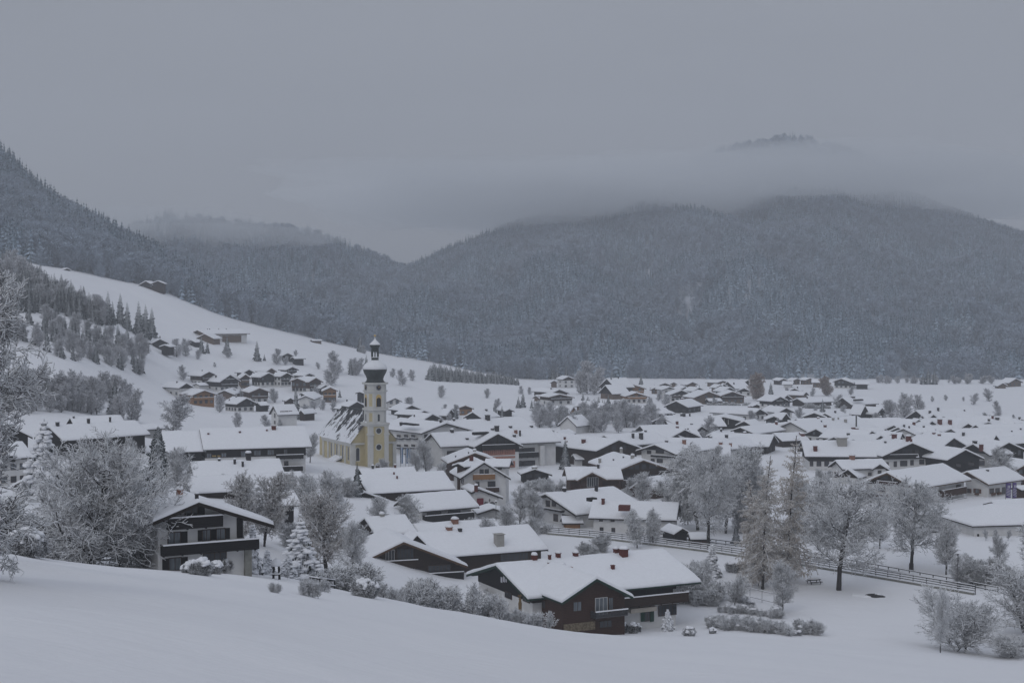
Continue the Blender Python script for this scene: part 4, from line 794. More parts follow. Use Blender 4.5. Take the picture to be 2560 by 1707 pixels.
# --- right side
house('farmhouse', 'huge farmhouse with dark gable balcony and broad grey chimney block', D_(crop='J', A=(1280, 775), B=(205, 768), E=(985, 952), W=20, tan=.42, hw=5.6, wall='plaster', top='dark', zw=3.0, og=1.5, oe=1.6, hs=.55,
      feats=[('c', 595, 810, 110, 62, 'chgrey', True), ('c', 340, 872, 44, 40, 'brick', False), ('w', 'L', 290, 970, 318, 1020, ''), ('w', 'L', 355, 970, 395, 1020, ''), ('w', 'L', 430, 970, 470, 1020, ''), ('c', 1015, 795, 24, 10, 'chdark')]),
      [D_(A=(1275, 785), E=(1592, 916), EL=(985, 952), phi=10, L=20, dd=-11, wall='plaster', top='dark', zw=4.1, og=2.0, oe=1.2, hs=.55, feats=[('b', 'F', 1040, 912, 1330, 940, 1.3), ('w', 'F', 1185, 860, 1270, 905, ''), ('w', 'F', 1305, 860, 1335, 905, ''), ('w', 'F', 1098, 978, 1124, 1025, ''), ('w', 'F', 1160, 972, 1224, 1018, ''), ('w', 'F', 1258, 966, 1286, 1010, ''), ('w', 'F', 1345, 958, 1388, 1000, ''), ('w', 'F', 1020, 985, 1045, 1020, ''), ('c', 1405, 775, 50, 44, 'brick', True), ('c', 1440, 745, 48, 36, 'brick'), ('c', 1545, 812, 20, 20, 'brick', False)]),
       D_(A=(1400, 800), B=(1790, 852), E=(1690, 985), W=15, tan=.42, dd=2, wall='dark', og=1.0, oe=1.2, feats=[('w', 'R', 1820, 985, 1870, 1015, ''), ('w', 'R', 1700, 1000, 1740, 1030, '')])], cat='farmhouse')
house('house', 'white house with arched brown windows and stepped snow roofs', D_(crop='J', A=(985, 945), B=(535, 958), W=9.5, tan=.45, hw=5.2, wall='plaster', og=.9, oe=.8, hs=.5, feats=[('w', 'L', 475, 1082, 508, 1128, '', 'glass', 'shutb'), ('w', 'L', 527, 1078, 560, 1128, '', 'glass', 'shutb'), ('c', 695, 950, 50, 34, 'brickp', True), ('w', 'L', 680, 1185, 715, 1235, '', 'glass', 'shutb')]),
      [D_(A=(962, 990), E=(1072, 1055), EL=(892, 1082), phi=20, L=6, dd=-7, og=.8, wall='plaster', top='brown', zw=4.4, feats=[('w', 'F', 850, 1085, 880, 1110, ''), ('w', 'F', 945, 1065, 975, 1090, '')]), D_(A=(655, 1040), E=(752, 1158), phi=-35, L=8, W=7, tan=.7, dd=-9, og=.7, wall='plaster', top='brown', zw=2.0)])
house('chalet', 'white and brown chalet with balconies behind the round park tree', D_(crop='J', A=(1032, 1067), B=(1572, 1010), E=(1310, 1205), tan=.42, EL=(757, 1213), phi=-46, hw=5.6, wall='plaster', top='brown', zw=5.0, og=1.6, oe=1.3, hs=.55, eave='eaveb',
      feats=[('b', 'F', 935, 1162, 1130, 1205, 1.1, 'reddish'), ('b', 'F', 805, 1275, 1020, 1320, 1.1, 'reddish'), ('w', 'F', 948, 1218, 1012, 1268, '', 'glass', 'shutb'), ('w', 'F', 975, 1110, 1040, 1155, ''), ('b', 'R', 1565, 1258, 1801, 1276, 1.2, 'reddish'), ('b', 'R', 1565, 1366, 1801, 1388, 1.2, 'reddish'), ('w', 'R', 1620, 1310, 1660, 1345, ''), ('w', 'R', 1700, 1205, 1740, 1235, '')]))
SHOP = house('shop', 'white shop with brown shuttered windows, blue sign and timber gable', D_(crop='M', A=(690, 182), B=(1792, 62), E=(1322, 552), EL=(500, 272), phi=-50, hw=5.0, wall='plaster', top='reddish', zw=5.0, eave='eaveb', og=1.2, oe=1.0, hs=.5,
      feats=[('w', 'F', 690, 720, 760, 840, 'r', 'glass', 'shutb', 'shutb'), ('w', 'F', 930, 722, 1030, 850, 'lr', 'curtain', 'shutb', 'shutb'), ('p', 'F', 915, 850, 1030, 905, 'flower_box', 'shutb', .4), ('w', 'F', 690, 1040, 850, 1240, ''), ('w', 'F', 1005, 1035, 1205, 1200, ''), ('p', 'F', 880, 1020, 940, 1230, 'red_column_sign', 'red', .08),
             ('p', 'F', 680, 942, 1152, 1002, 'shop_sign', 'blue', .12), ('p', 'F', 700, 962, 820, 982, 'lettering', 'ink', .135), ('p', 'F', 870, 964, 990, 986, 'lettering', 'ink', .135), ('p', 'F', 1030, 966, 1130, 988, 'lettering', 'ink', .135), ('w', 'R', 1345, 730, 1460, 850, '', 'glass', 'shutb'), ('w', 'R', 1520, 715, 1630, 830, '', 'glass', 'shutb'), ('w', 'R', 1710, 690, 1790, 860, ''), ('p', 'R', 1390, 850, 1490, 900, 'flower_box', 'shutb', .4), ('p', 'R', 1560, 830, 1660, 880, 'flower_box', 'shutb', .4), ('c', 1280, 200, 80, 30, 'chdark')]), cat='shop')
house('hall', 'low white hall under a very wide snow roof at the field', D_(crop='E', A=(1372, 456), B=(2040, 430), tan=.34, W=20, hip=10.0, hw=3.4, wall='plaster', og=.9, oe=.9, hs=.5, eave='eave', phi=-80, feats=[('p', 'R', 1548, 668, 1562, 698, 'arched_door', 'shut'), ('p', 'R', 1690, 700, 1705, 712, 'arched_door', 'shut')]), cat='hall')
house('house', 'low snow hump roof in front of the shop', D_(crop='E', A=(1960, 405), B=(1650, 428), W=6, tan=.3, hw=3.0, wall='dark'))
house('house', 'brown house with snow eave at the edge beside the shop', D_(crop='J', A=(2420, 965), E=(2240, 1062), phi=15, L=10, hw=5, wall='reddish', og=1.2, eave='eaveb', auto=(2, 0)))
house('shed', 'brown kiosk with flat snow top beside the purple banners', D_(crop='E', A=(1890, 318), B=(1822, 322), W=5, tan=.25, hw=3.6, wall='reddish', og=.4), cat='kiosk')
house('house', 'dark gabled house above the frosted round tree', D_(crop='J', A=(2207, 782), E=(2400, 870), EL=(2105, 836), phi=24, L=12, hw=5.4, wall='dark', og=1.5, auto=(3, 0)))
house('house', 'grey walled house with long snow roof and brick chimney', D_(crop='J', A=(1862, 798), B=(2085, 790), W=15, tan=.42, hw=5, wall='grey', top='dark', zw=4.6, phi=-62, feats=[('c', 1940, 855, 36, 40, 'brick', True), ('w', 'R', 1910, 975, 1970, 1012, ''), ('c', 1835, 800, 40, 16, 'chdark')]))
house('house', 'small dark gable carrying a long flat snow roof', D_(crop='J', A=(2007, 746), E=(2132, 808), EL=(1942, 792), phi=-55, B=(2500, 750), hw=3.2, wall='dark', og=.8, auto=(0, 5)))
house('house', 'very long low snow roof with tiny vents across the right village', D_(crop='J', A=(1650, 655), B=(2420, 638), W=26, tan=.28, hw=3.2, wall='grey', phi=-78, feats=[('c', 1790, 745, 44, 20, 'chdark'), ('c', 1840, 730, 20, 10, 'chdark'), ('c', 2235, 690, 14, 8, 'chdark', False), ('c', 2320, 670, 16, 12, 'chdark')]))
house('house', 'dark wide gabled house with snow roof near the field edge', D_(crop='J', A=(2010, 587), E=(2152, 640), EL=(1882, 637), phi=-30, L=14, hw=3.2, wall='dark', og=1.2, feats=[('c', 2095, 580, 40, 26, 'chdark'), ('c', 2310, 600, 24, 16, 'chdark')]))
house('house', 'dark gable cut by the picture edge beyond long roof', D_(crop='J', A=(2330, 558), E=(2252, 585), phi=-20, L=14, hw=3.2, wall='dark', og=1))
house('house', 'twin dark gables under one roof behind the huge farmhouse', D_(crop='J', A=(972, 718), E=(1040, 762), EL=(908, 762), phi=15, L=12, hw=3.4, wall='dark', og=.8), [D_(A=(880, 686), E=(940, 712), phi=20, L=10, dd=12, W=9, tan=.5, wall='tan')])
house('house', 'orange brown gable peeping over the huge farmhouse roof', D_(crop='J', A=(1095, 690), E=(1182, 742), EL=(1022, 742), phi=10, L=14, hw=3.4, wall='ochre', eave='eaveb', og=.8))
house('house', 'dark gable with white posts and snow roof above farmhouse', D_(crop='J', A=(825, 585), E=(920, 640), EL=(752, 640), phi=25, L=13, hw=3.2, wall='dark', og=1.0, auto=(3, 0)))
house('house', 'long snow roof with central dark gable and pale flue', D_(crop='J', A=(740, 532), B=(100, 585), W=22, tan=.4, hw=3.2, wall='plaster', feats=[('c', 512, 580, 22, 20, 'chgrey'), ('c', 632, 600, 26, 26, 'chgrey'), ('c', 562, 570, 14, 14, 'chgrey'), ('c', 735, 640, 12, 100, 'chdark', False), ('c', 400, 595, 12, 10, 'chdark')]),
      [D_(A=(297, 620), E=(402, 686), EL=(187, 695), phi=8, L=12, dd=-16, wall='dark')])
house('house', 'long low snow roof with brick chimneys before the central gable', D_(crop='J', A=(830, 655), B=(420, 672), W=13, tan=.4, hw=3, wall='grey', feats=[('c', 625, 705, 26, 14, 'brick'), ('c', 715, 665, 50, 12, 'brick', False), ('c', 812, 705, 22, 14, 'chdark')]))
house('house', 'low snow roof with reddish chimneys behind the straw larches', D_(crop='J', A=(200, 690), B=(-60, 700), W=12, tan=.4, hw=3.4, wall='brown', feats=[('c', 215, 725, 44, 14, 'brick'), ('c', 195, 715, 22, 14, 'brick')]))
house('house', 'steep black A-shaped gable between frosty trees', D_(crop='J', A=(820, 430), E=(864, 512), EL=(752, 520), phi=38, L=14, hw=2.8, wall='dark', og=.8))
house('house', 'small dark gable joined beside the steep black one', D_(crop='J', A=(985, 452), E=(1000, 500), phi=40, L=13, W=10, tan=.6, hw=3, wall='dark', og=.7))
house('house', 'white house with long dormer in its snow roof by the field', D_(crop='J', A=(602, 355), B=(862, 352), W=14, tan=.5, hw=3, phi=-58, wall='brown', feats=[('p', 'R', 705, 378, 785, 390, 'dormer', 'dark', 1.5), ('c', 700, 358, 40, 6, 'chdark')]))
house('house', 'snow roof with dark dormer and chimneys next to the white field', D_(crop='J', A=(1312, 478), B=(1840, 500), E=(1345, 548), W=16, tan=.55, hw=3, phi=-62, wall='dark', feats=[('c', 1445, 520, 22, 30, 'chdark', False), ('c', 1525, 488, 20, 28, 'chdark', True), ('c', 1778, 490, 14, 10, 'chdark')]), [D_(A=(1480, 515), E=(1500, 545), phi=0, W=5, tan=.8, L=6, dd=-6, wall='dark')])
house('house', 'snow roof with two brick chimneys and little gable windows', D_(crop='J', A=(1350, 560), B=(1860, 600), W=18, tan=.42, hw=3.2, phi=-66, wall='brown', feats=[('c', 1540, 615, 40, 42, 'brick', True), ('c', 1638, 618, 34, 40, 'brick', True), ('c', 1320, 635, 20, 14, 'chdark'), ('c', 1388, 630, 20, 14, 'chdark')]), [D_(A=(1338, 562), E=(1355, 595), phi=10, W=7, tan=.8, L=5, dd=-4, wall='brown'), D_(A=(1815, 600), E=(1860, 635), phi=5, W=12, tan=.6, L=8, dd=-6, wall='brown')])
house('house', 'snow roofed house below the frosty tree group on the right', D_(crop='J', A=(1400, 612), B=(1190, 650), W=12, tan=.42, hw=3, wall='plaster', feats=[('c', 1215, 665, 24, 12, 'chdark'), ('c', 1245, 655, 16, 16, 'chdark')]))
# --- centre background
house('house', 'pale house with wood filled gable above a light wood house', D_(crop='I', A=(912, 232), E=(1042, 272), EL=(758, 293), phi=20, L=14, hw=5.4, wall='plaster', top='ochre', zw=3.4, og=1.2, auto=(3, 1), balc='ochre', eave='eaveb'))
house('house', 'light orange timber house facing the village centre', D_(crop='I', A=(945, 310), E=(1067, 350), EL=(833, 352), phi=8, L=12, hw=4.6, wall='plaster', top='ochre', zw=2.6, og=1.2, auto=(4, 1), balc='ochre', eave='eaveb'))
house('house', 'dark gabled house with white balcony floor at the terrace', D_(crop='I', A=(1387, 288), E=(1512, 336), EL=(1270, 342), phi=6, L=13, hw=4.8, wall='plaster', top='dark', zw=4.4, og=1.2, auto=(5, 1), balc='brown'))
house('house', 'narrow white house with dark side behind the dark gable', D_(crop='I', A=(1272, 256), E=(1358, 286), EL=(1195, 292), phi=15, L=12, hw=6, wall='plaster', top='dark', zw=6.2, og=.8, auto=(2, 1)))
house('house', 'broad brown chalet at the right end of the terrace', D_(crop='I', A=(1887, 300), E=(2022, 346), EL=(1760, 348), phi=4, L=14, hw=5, wall='tan', top='brown', zw=2.8, og=1.4, auto=(4, 1), balc='brown', eave='eaveb'))
house('house', 'grey brown chalet standing behind frosted garden trees', D_(crop='I', A=(1655, 300), E=(1775, 345), EL=(1508, 358), phi=20, L=14, hw=4.6, wall='tan', top='tan', og=1.4, auto=(3, 1), eave='eaveb'))
house('shed', 'low snow topped shed between the two brown chalets', D_(crop='I', A=(1765, 370), B=(1635, 372), W=7, tan=.35, hw=2.6, wall='brown'), cat='shed')
house('house', 'brown gable below the mountain forest with snow roof to its left', D_(crop='I', A=(1495, 208), E=(1550, 232), EL=(1378, 248), phi=32, L=16, hw=4, wall='tan', top='brown', og=1.2, auto=(3, 1)))
house('house', 'brown gable behind the narrow white house', D_(crop='I', A=(1225, 218), E=(1292, 242), EL=(1150, 240), phi=5, L=12, hw=4, wall='brown', og=1, auto=(2, 0)))
house('house', 'low snow gable just under the brown one', D_(crop='I', A=(1178, 252), E=(1222, 270), EL=(1128, 278), phi=15, L=10, hw=3, wall='tan', og=.8))
house('house', 'frosted gable behind trees in the upper village row', D_(crop='I', A=(1768, 236), E=(1815, 262), EL=(1670, 272), phi=28, L=14, hw=3.6, wall='tan', og=1.2, auto=(2, 0)))
house('house', 'long snow roof with small gable in the top row', D_(crop='I', A=(1790, 196), E=(1848, 210), EL=(1620, 226), phi=40, L=18, hw=3.6, wall='tan', og=1, auto=(2, 1)))
house('house', 'snow roof house with three dormers in the top row', D_(crop='I', A=(1990, 200), B=(1840, 205), W=16, tan=.55, hw=3, wall='brown', feats=[('c', 1900, 235, 14, 12, 'chdark')]), [D_(A=(1905, 225), E=(1930, 245), phi=0, W=8, tan=.6, L=7, dd=-6, wall='brown'), D_(A=(1805, 228), E=(1815, 248), phi=0, W=5, tan=.8, L=7, dd=-6, wall='dark')])
house('house', 'dark gable at the corner of the top row', D_(crop='I', A=(2035, 190), E=(2065, 210), EL=(2000, 215), phi=15, L=12, hw=3.4, wall='dark', og=.8))
house('house', 'small snow gable near the forest foot', D_(crop='I', A=(1310, 210), E=(1345, 226), EL=(1270, 226), phi=5, L=10, hw=3, wall='tan', og=.8))
house('house', 'tall stepped snow roof house right of the tall bare tree', D_(crop='I', A=(846, 170), B=(655, 176), W=17, tan=.62, hw=4.4, wall='tan', top='dark', zw=3.0, d=890, feats=[('c', 697, 190, 10, 14, 'chdark', False), ('c', 768, 180, 10, 14, 'chdark', False)]), [D_(A=(815, 235), B=(640, 240), W=16, tan=.62, dd=-16, wall='tan', feats=[('w', 'L', 640, 340, 660, 350, '')])])
house('hall', 'long dark hall with glazed gable and snow roof', D_(crop='I', A=(1800, 546), E=(1992, 592), EL=(1688, 592), phi=-12, L=16, hw=4.2, wall='dark', og=1.4, feats=[('p', 'F', x, 570, x + 8, 628, 'white_post', 'white', .15) for x in (1720, 1760, 1802, 1842)]), [D_(A=(1760, 541), B=(1210, 550), W=18, tan=.42, dd=2, wall='dark', auto=(0, 0), feats=[('c', 1350, 534, 34, 20, 'chdark', False), ('c', 1412, 534, 16, 18, 'chdark', False)])], cat='hall')
house('house', 'dark broad gable with snow roof running right', D_(crop='I', A=(1962, 650), E=(2112, 716), EL=(1868, 697), phi=-38, B=(2262, 615), hw=4.2, wall='grey', top='dark', zw=4.0, og=1.2, auto=(2, 5)))
house('house', 'green black gable among the snow roofs in the middle', D_(crop='I', A=(1330, 713), E=(1398, 762), EL=(1255, 752), phi=-25, L=16, hw=3.6, wall='dark', og=1.0, feats=[('c', 1460, 715, 20, 20, 'chdark')]))
house('house', 'snow roof with pale timber wall behind green black gable', D_(crop='I', A=(1520, 655), B=(1225, 660), W=15, tan=.4, hw=3.4, wall='ochre', feats=[('c', 1425, 685, 14, 10, 'chdark'), ('c', 1450, 680, 12, 10, 'chdark')]))
house('house', 'dark low gable with white posts right of hall', D_(crop='I', A=(2292, 540), E=(2380, 575), EL=(2195, 577), phi=-10, L=14, hw=3.6, wall='dark', og=1.0, auto=(3, 0)))
house('house', 'white house with dark gable behind the spruce and rusty tree', D_(crop='I', A=(2356, 350), E=(2430, 385), EL=(2270, 385), phi=30, L=12, hw=5, d=745, wall='plaster', top='dark', zw=4.6, og=1.2, auto=(3, 2), balc='dark'))
house('hut', 'tiny brown hut beside the terrace hedge', D_(crop='I', A=(2125, 425), E=(2172, 445), EL=(2080, 447), phi=10, L=7, hw=2, wall='brown', og=.5), cat='hut')
house('house', 'snow buried low gable in front of the terrace trees', D_(crop='I', A=(1135, 500), E=(1215, 530), EL=(1085, 510), phi=-30, L=14, hw=3, wall='brown', og=1.0, feats=[('c', 1130, 490, 24, 10, 'chdark', True), ('c', 1183, 490, 14, 10, 'chdark')]))
house('house', 'brown white house below the pale wood house on the hill foot', D_(crop='H', A=(1565, 326), E=(1712, 356), EL=(1457, 366), phi=28, L=13, hw=5, wall='plaster', top='brown', zw=2.8, og=1.2, auto=(3, 1), balc='brown', eave='eaveb'))
house('house', 'dark timber house with long snow roof over the brown white one', D_(crop='H', A=(1562, 280), E=(1660, 318), EL=(1495, 325), phi=38, L=20, hw=4, wall='brown', og=1.0, feats=[('c', 1482, 286, 14, 12, 'chdark')]))
house('house', 'high snow roofed white house beside the tall bare tree', D_(crop='H', A=(1652, 155), E=(1730, 188), EL=(1588, 190), phi=20, L=12, hw=6, d=1000, wall='plaster', top='brown', zw=5.4, og=1, auto=(2, 1)))
house('hut', 'low brown hut left of the high white house', D_(crop='H', A=(1510, 195), E=(1550, 215), EL=(1470, 215), phi=0, L=8, hw=2.4, d=1010, wall='tan', og=.6), cat='hut')
house('hut', 'small gabled hut left of the dark timber house', D_(crop='H', A=(1330, 340), E=(1370, 370), EL=(1300, 366), phi=-40, L=9, hw=2.4, wall='tan', og=.6), cat='hut')
house('house', 'orange house with broad snow roof above the round trees', D_(crop='H', A=(1700, 448), B=(1530, 455), W=13, tan=.45, hw=3, wall='ochre', eave='eaveb', phi=70), [D_(A=(1545, 465), E=(1590, 495), EL=(1508, 480), phi=-20, L=8, W=9, tan=.5, dd=-4, wall='ochre')])
house('house', 'white gabled house with twin snow roofs among round trees', D_(crop='H', A=(1640, 545), E=(1660, 605), EL=(1590, 600), phi=-35, L=12, W=10, tan=.8, hw=4, wall='plaster', og=.6))
house('house', 'wood gabled house at the edge of the white meadow', D_(crop='H', A=(640, 434), E=(725, 466), EL=(568, 470), phi=4, L=13, hw=4, wall='ochre', top='reddish', zw=3, og=1.2, eave='eaveb', auto=(2, 0)))
house('house', 'snow roof with black gable below wood gabled house', D_(crop='H', A=(712, 500), E=(778, 555), phi=-35, B=(890, 480), W=11, tan=.5, hw=3.4, wall='dark', og=1.0, feats=[('c', 845, 495, 24, 12, 'chdark')]))
house('house', 'dark gable right of the frosty larches under the meadow', D_(crop='H', A=(1072, 470), E=(1122, 492), EL=(1028, 500), phi=25, L=12, hw=3.4, wall='dark', og=1.0))
house('house', 'snow roof left of the wood gable under the meadow', D_(crop='H', A=(500, 474), B=(420, 474), W=12, tan=.45, hw=3, wall='brown', phi=72))
house('house', 'white gable house right behind the church tower', D_(crop='G', A=(932, 755), E=(1002, 787), EL=(846, 797), phi=10, L=12, hw=5, wall='plaster', og=.8, auto=(2, 0)))
house('house', 'long brown timber house with snow roof behind the hotel', D_(crop='G', A=(1215, 878), E=(1140, 920), EB=(925, 922), phi=58, L=22, hw=3.4, wall='brown', og=1.0))
house('house', 'snow roof house with dark gable over the iron balcony hotel', D_(crop='G', A=(1300, 912), E=(1210, 968), EB=(1062, 968), phi=50, L=14, hw=3.2, wall='dark', og=1.2, feats=[('c', 1120, 945, 12, 16, 'chdark', False)]))
house('house', 'dark gable far under the meadow right of the tower', D_(crop='G', A=(1095, 825), E=(1205, 872), EL=(985, 860), phi=30, L=14, hw=3.4, wall='dark', og=1.0))
house('house', 'black sided house with snow roof left of the tower', D_(crop='G', A=(560, 790), E=(430, 865), EB=(330, 840), phi=38, L=14, hw=4, wall='dark', og=1.2, feats=[('c', 460, 795, 14, 14, 'chdark')]))
house('shed', 'blue grey tall shed peeping left of the belfry', D_(crop='G', A=(640, 690), B=(585, 694), W=6, tan=.25, hw=6, wall='dark', og=.4), cat='shed')
# --- the upper left hamlet
def k(**q):
    q['hw'] = q.get('hw', 5) * (1.22 if q['A'][1] > 450 else 1); return D_(crop='K', **q)
house('house', 'brown and white house highest at the left of the hamlet', k(A=(740, 542), E=(650, 590), EB=(510, 583), phi=48, L=14, hw=5, wall='plaster', top='brown', zw=2.8, og=1.2, auto=(3, 3), balc='brown', feats=[('c', 665, 545, 10, 10, 'chdark')]))
house('house', 'large dark chalet with broad snow roof in the hamlet', k(A=(965, 576), E=(850, 655), EB=(680, 655), phi=42, L=16, hw=5.6, wall='plaster', top='dark', zw=2.4, og=1.4, auto=(4, 2), balc='dark', feats=[('c', 812, 615, 16, 24, 'chdark', False)]))
house('house', 'orange brown chalet between two dark ones in the hamlet', k(A=(1130, 570), E=(1190, 612), EL=(1065, 615), phi=18, L=14, hw=5, wall='tan', top='reddish', zw=2.4, og=1.2, auto=(3, 1), balc='tan', eave='eaveb'))
house('house', 'wide dark chalet in the middle of the hamlet', k(A=(1377, 556), E=(1285, 605), EB=(1168, 628), phi=42, L=16, hw=5, wall='plaster', top='dark', zw=2.2, og=1.4, auto=(3, 3)))
house('house', 'white chalet with dark gable beside the wide dark chalet', k(A=(1572, 555), E=(1500, 597), EB=(1405, 590), phi=40, L=13, hw=5, wall='plaster', top='dark', zw=4.6, og=1.2, auto=(3, 2), balc='dark'))
house('house', 'double gabled orange brown chalet at the hamlet edge', k(A=(1880, 607), E=(1800, 655), phi=32, L=16, hw=5.2, wall='plaster', top='reddish', zw=2.2, og=1.2, auto=(3, 0), balc='brown', eave='eaveb'), [D_(A=(1680, 612), E=(1790, 655), EL=(1598, 655), phi=-8, L=12, dd=2, auto=(4, 0), hw=5.2)])
house('house', 'light wood house with tiered balconies at the slope foot', k(A=(2035, 708), E=(2118, 746), EL=(1942, 748), phi=8, L=13, hw=5.4, wall='tan', top='ochre', zw=2.4, og=1.2, auto=(3, 1), balc='ochre', eave='eaveb'))
house('house', 'low snow roof behind the light wood house', k(A=(1985, 685), E=(1925, 722), EB=(1795, 735), phi=45, L=14, hw=3, wall='brown', og=1))
house('house', 'orange timber chalet below the wide dark chalet', k(A=(1280, 715), E=(1165, 765), EB=(1080, 745), phi=24, L=16, hw=5.4, wall='plaster', top='reddish', zw=2.9, og=1.3, auto=(3, 1), balc='reddish', eave='eaveb'))
house('house', 'light orange chalet lowest on the open slope', k(A=(690, 740), E=(555, 795), EB=(390, 797), phi=34, L=18, hw=4.8, wall='ochre', top='ochre', og=1.4, auto=(4, 1), balc='ochre', eave='eaveb'))
house('house', 'white sided house with dark gable left above the slope', k(A=(497, 664), E=(415, 718), EB=(213, 752), phi=46, L=15, hw=4.2, wall='plaster', top='dark', zw=4.0, og=1.2, auto=(0, 3), feats=[('c', 395, 670, 14, 14, 'chdark')]))
house('house', 'white house with black gable under the orange timber chalet', k(A=(1140, 824), E=(1030, 890), EB=(880, 892), phi=44, L=15, hw=3.8, wall='plaster', top='dark', zw=2.4, og=1.2, auto=(3, 4), feats=[('c', 1030, 822, 18, 10, 'chdark'), ('c', 955, 860, 12, 14, 'chdark', False)]))
house('house', 'white house with row of brown shuttered windows', k(A=(1425, 903), B=(1650, 892), E=(1462, 972), W=10, tan=.75, hw=4.6, wall='plaster', og=.7, phi=-58, auto=(1, 0), feats=[('w', 'R', 1500, 975, 1535, 992, '', 'glass', 'shutb'), ('w', 'R', 1545, 973, 1578, 990, '', 'glass', 'shutb'), ('w', 'R', 1590, 972, 1625, 988, '', 'glass', 'shutb')]))
house('house', 'small brown gable above the shuttered white house', k(A=(1610, 822), E=(1662, 852), EL=(1528, 862), phi=25, L=11, hw=3.4, wall='brown', og=.9, auto=(2, 0)))
house('house', 'dark gable leftmost in the back row of the hamlet', k(A=(1165, 520), E=(1105, 555), EB=(1010, 570), phi=44, L=15, hw=3.6, wall='dark', og=1))
house('house', 'reddish gable second in the back row of the hamlet', k(A=(1405, 505), E=(1345, 545), EB=(1230, 550), phi=42, L=15, hw=3.8, wall='reddish', og=1, eave='eaveb'))
house('house', 'dark gable with balcony at the end of the back row', k(A=(1630, 492), E=(1560, 526), EB=(1475, 530), phi=42, L=15, hw=4.6, wall='plaster', top='dark', zw=3.6, og=1.2, auto=(3, 0), balc='dark'))
house('house', 'snow roof with tiny gable right of the back row', k(A=(1812, 562), E=(1755, 588), EB=(1625, 600), phi=46, L=14, hw=3.2, wall='brown', og=1))
house('house', 'snow covered roof behind the frosted hamlet garden', k(A=(1000, 712), B=(900, 742), W=11, tan=.42, hw=2.6, wall='tan'))
house('shed', 'small white garage with flat snow roof in the hamlet', k(A=(690, 664), B=(600, 668), W=7, tan=.3, hw=2.8, wall='plaster', og=.4), cat='garage')
house('shed', 'dark little shed under the white black gabled house', k(A=(1350, 868), B=(1255, 872), W=7, tan=.35, hw=3.2, wall='dark', og=.4), cat='shed')
house('house', 'dark gabled hut right of the shuttered white house', k(A=(1720, 952), E=(1757, 992), EL=(1690, 985), phi=-30, L=9, hw=3.4, wall='brown', og=.6))
house('house', 'dark gable with snow roof below the light wood house', k(A=(1725, 770), E=(1780, 800), EL=(1700, 795), phi=-30, L=12, hw=3, wall='dark', og=.8))
house('house', 'low white house with snow roofs beside the frosted spruce', k(A=(1860, 770), B=(1770, 800), W=9, tan=.4, hw=4, wall='plaster', og=.8))
house('farmhouse', 'long timber farmhouse alone on the white hill', k(A=(612, 100), B=(1085, 112), E=(700, 142), EL=(522, 153), phi=-48, hw=4.6, wall='plaster', top='tan', zw=2.6, eave='eaveb', og=1.6, oe=1.4, feats=[('c', 665, 98, 8, 6, 'chdark'), ('c', 745, 98, 8, 6, 'chdark'), ('c', 842, 98, 8, 6, 'chdark'), ('c', 922, 98, 8, 6, 'chdark'), ('w', 'R', 805, 178, 870, 198, ''), ('p', 'R', 880, 168, 1082, 236, 'timber_bay', 'tan', .05), ('w', 'R', 765, 212, 780, 232, ''), ('w', 'R', 800, 212, 815, 232, ''), ('w', 'R', 830, 212, 845, 232, '')]), [D_(A=(690, 140), E=(740, 165), phi=-20, L=10, W=14, tan=.45, dd=-16, wall='tan', zw=None)], cat='farmhouse')
house('barn', 'black barn with broad gable on the white hill', k(A=(215, 195), E=(312, 242), EL=(128, 242), phi=20, L=14, hw=3.6, wall='dark', og=.8, feats=[('c', 318, 210, 12, 22, 'chdark', False)]), [D_(A=(330, 255), B=(262, 258), W=7, tan=.3, dd=-8, wall='dark')], cat='barn')
house('house', 'brown farmhouse left of the black barn', k(A=(78, 222), E=(125, 245), EL=(-40, 250), phi=38, L=13, hw=4, wall='brown', og=1.2, auto=(2, 1), balc='brown', feats=[('c', 12, 215, 10, 12, 'chdark')]))
house('barn', 'dark barn with long low annex below the farm track', k(A=(1580, 345), E=(1652, 378), EL=(1508, 382), phi=12, L=11, hw=3.4, wall='dark', og=.8), [D_(A=(1750, 384), B=(1630, 386), W=7, tan=.3, dd=-2, wall='dark')], cat='barn')
house('hut', 'lonely dark hay hut on the white slope', k(A=(1830, 206), B=(1935, 222), W=6, tan=.25, hw=2.6, d=1060, phi=-62, wall='tan', og=.5, hs=.4), cat='hut')
house('shed', 'snow topped shed half hidden beside the hill farmhouse', k(A=(640, 204), B=(545, 206), W=8, tan=.35, hw=3, wall='dark', og=.5), cat='shed')
house('chalet', 'dark mountain chalet on the meadow under the forest', D_(crop='L', A=(952, 1048), E=(1000, 1075), EL=(893, 1075), phi=-4, L=14, hw=4.8, d=1034, wall='brown', og=1.4, auto=(5, 0), balc='brown'), [D_(A=(1030, 1047), E=(1055, 1068), EL=(985, 1072), phi=5, W=10, tan=.4, L=12, dd=-1, hw=4.8, auto=(2, 0))])
house('hut', 'tiny hut on the crest of the upper meadow', D_(crop='L', A=(438, 965), B=(405, 967), W=6, tan=.4, hw=2.4, d=1000, wall='dark'), cat='hut')
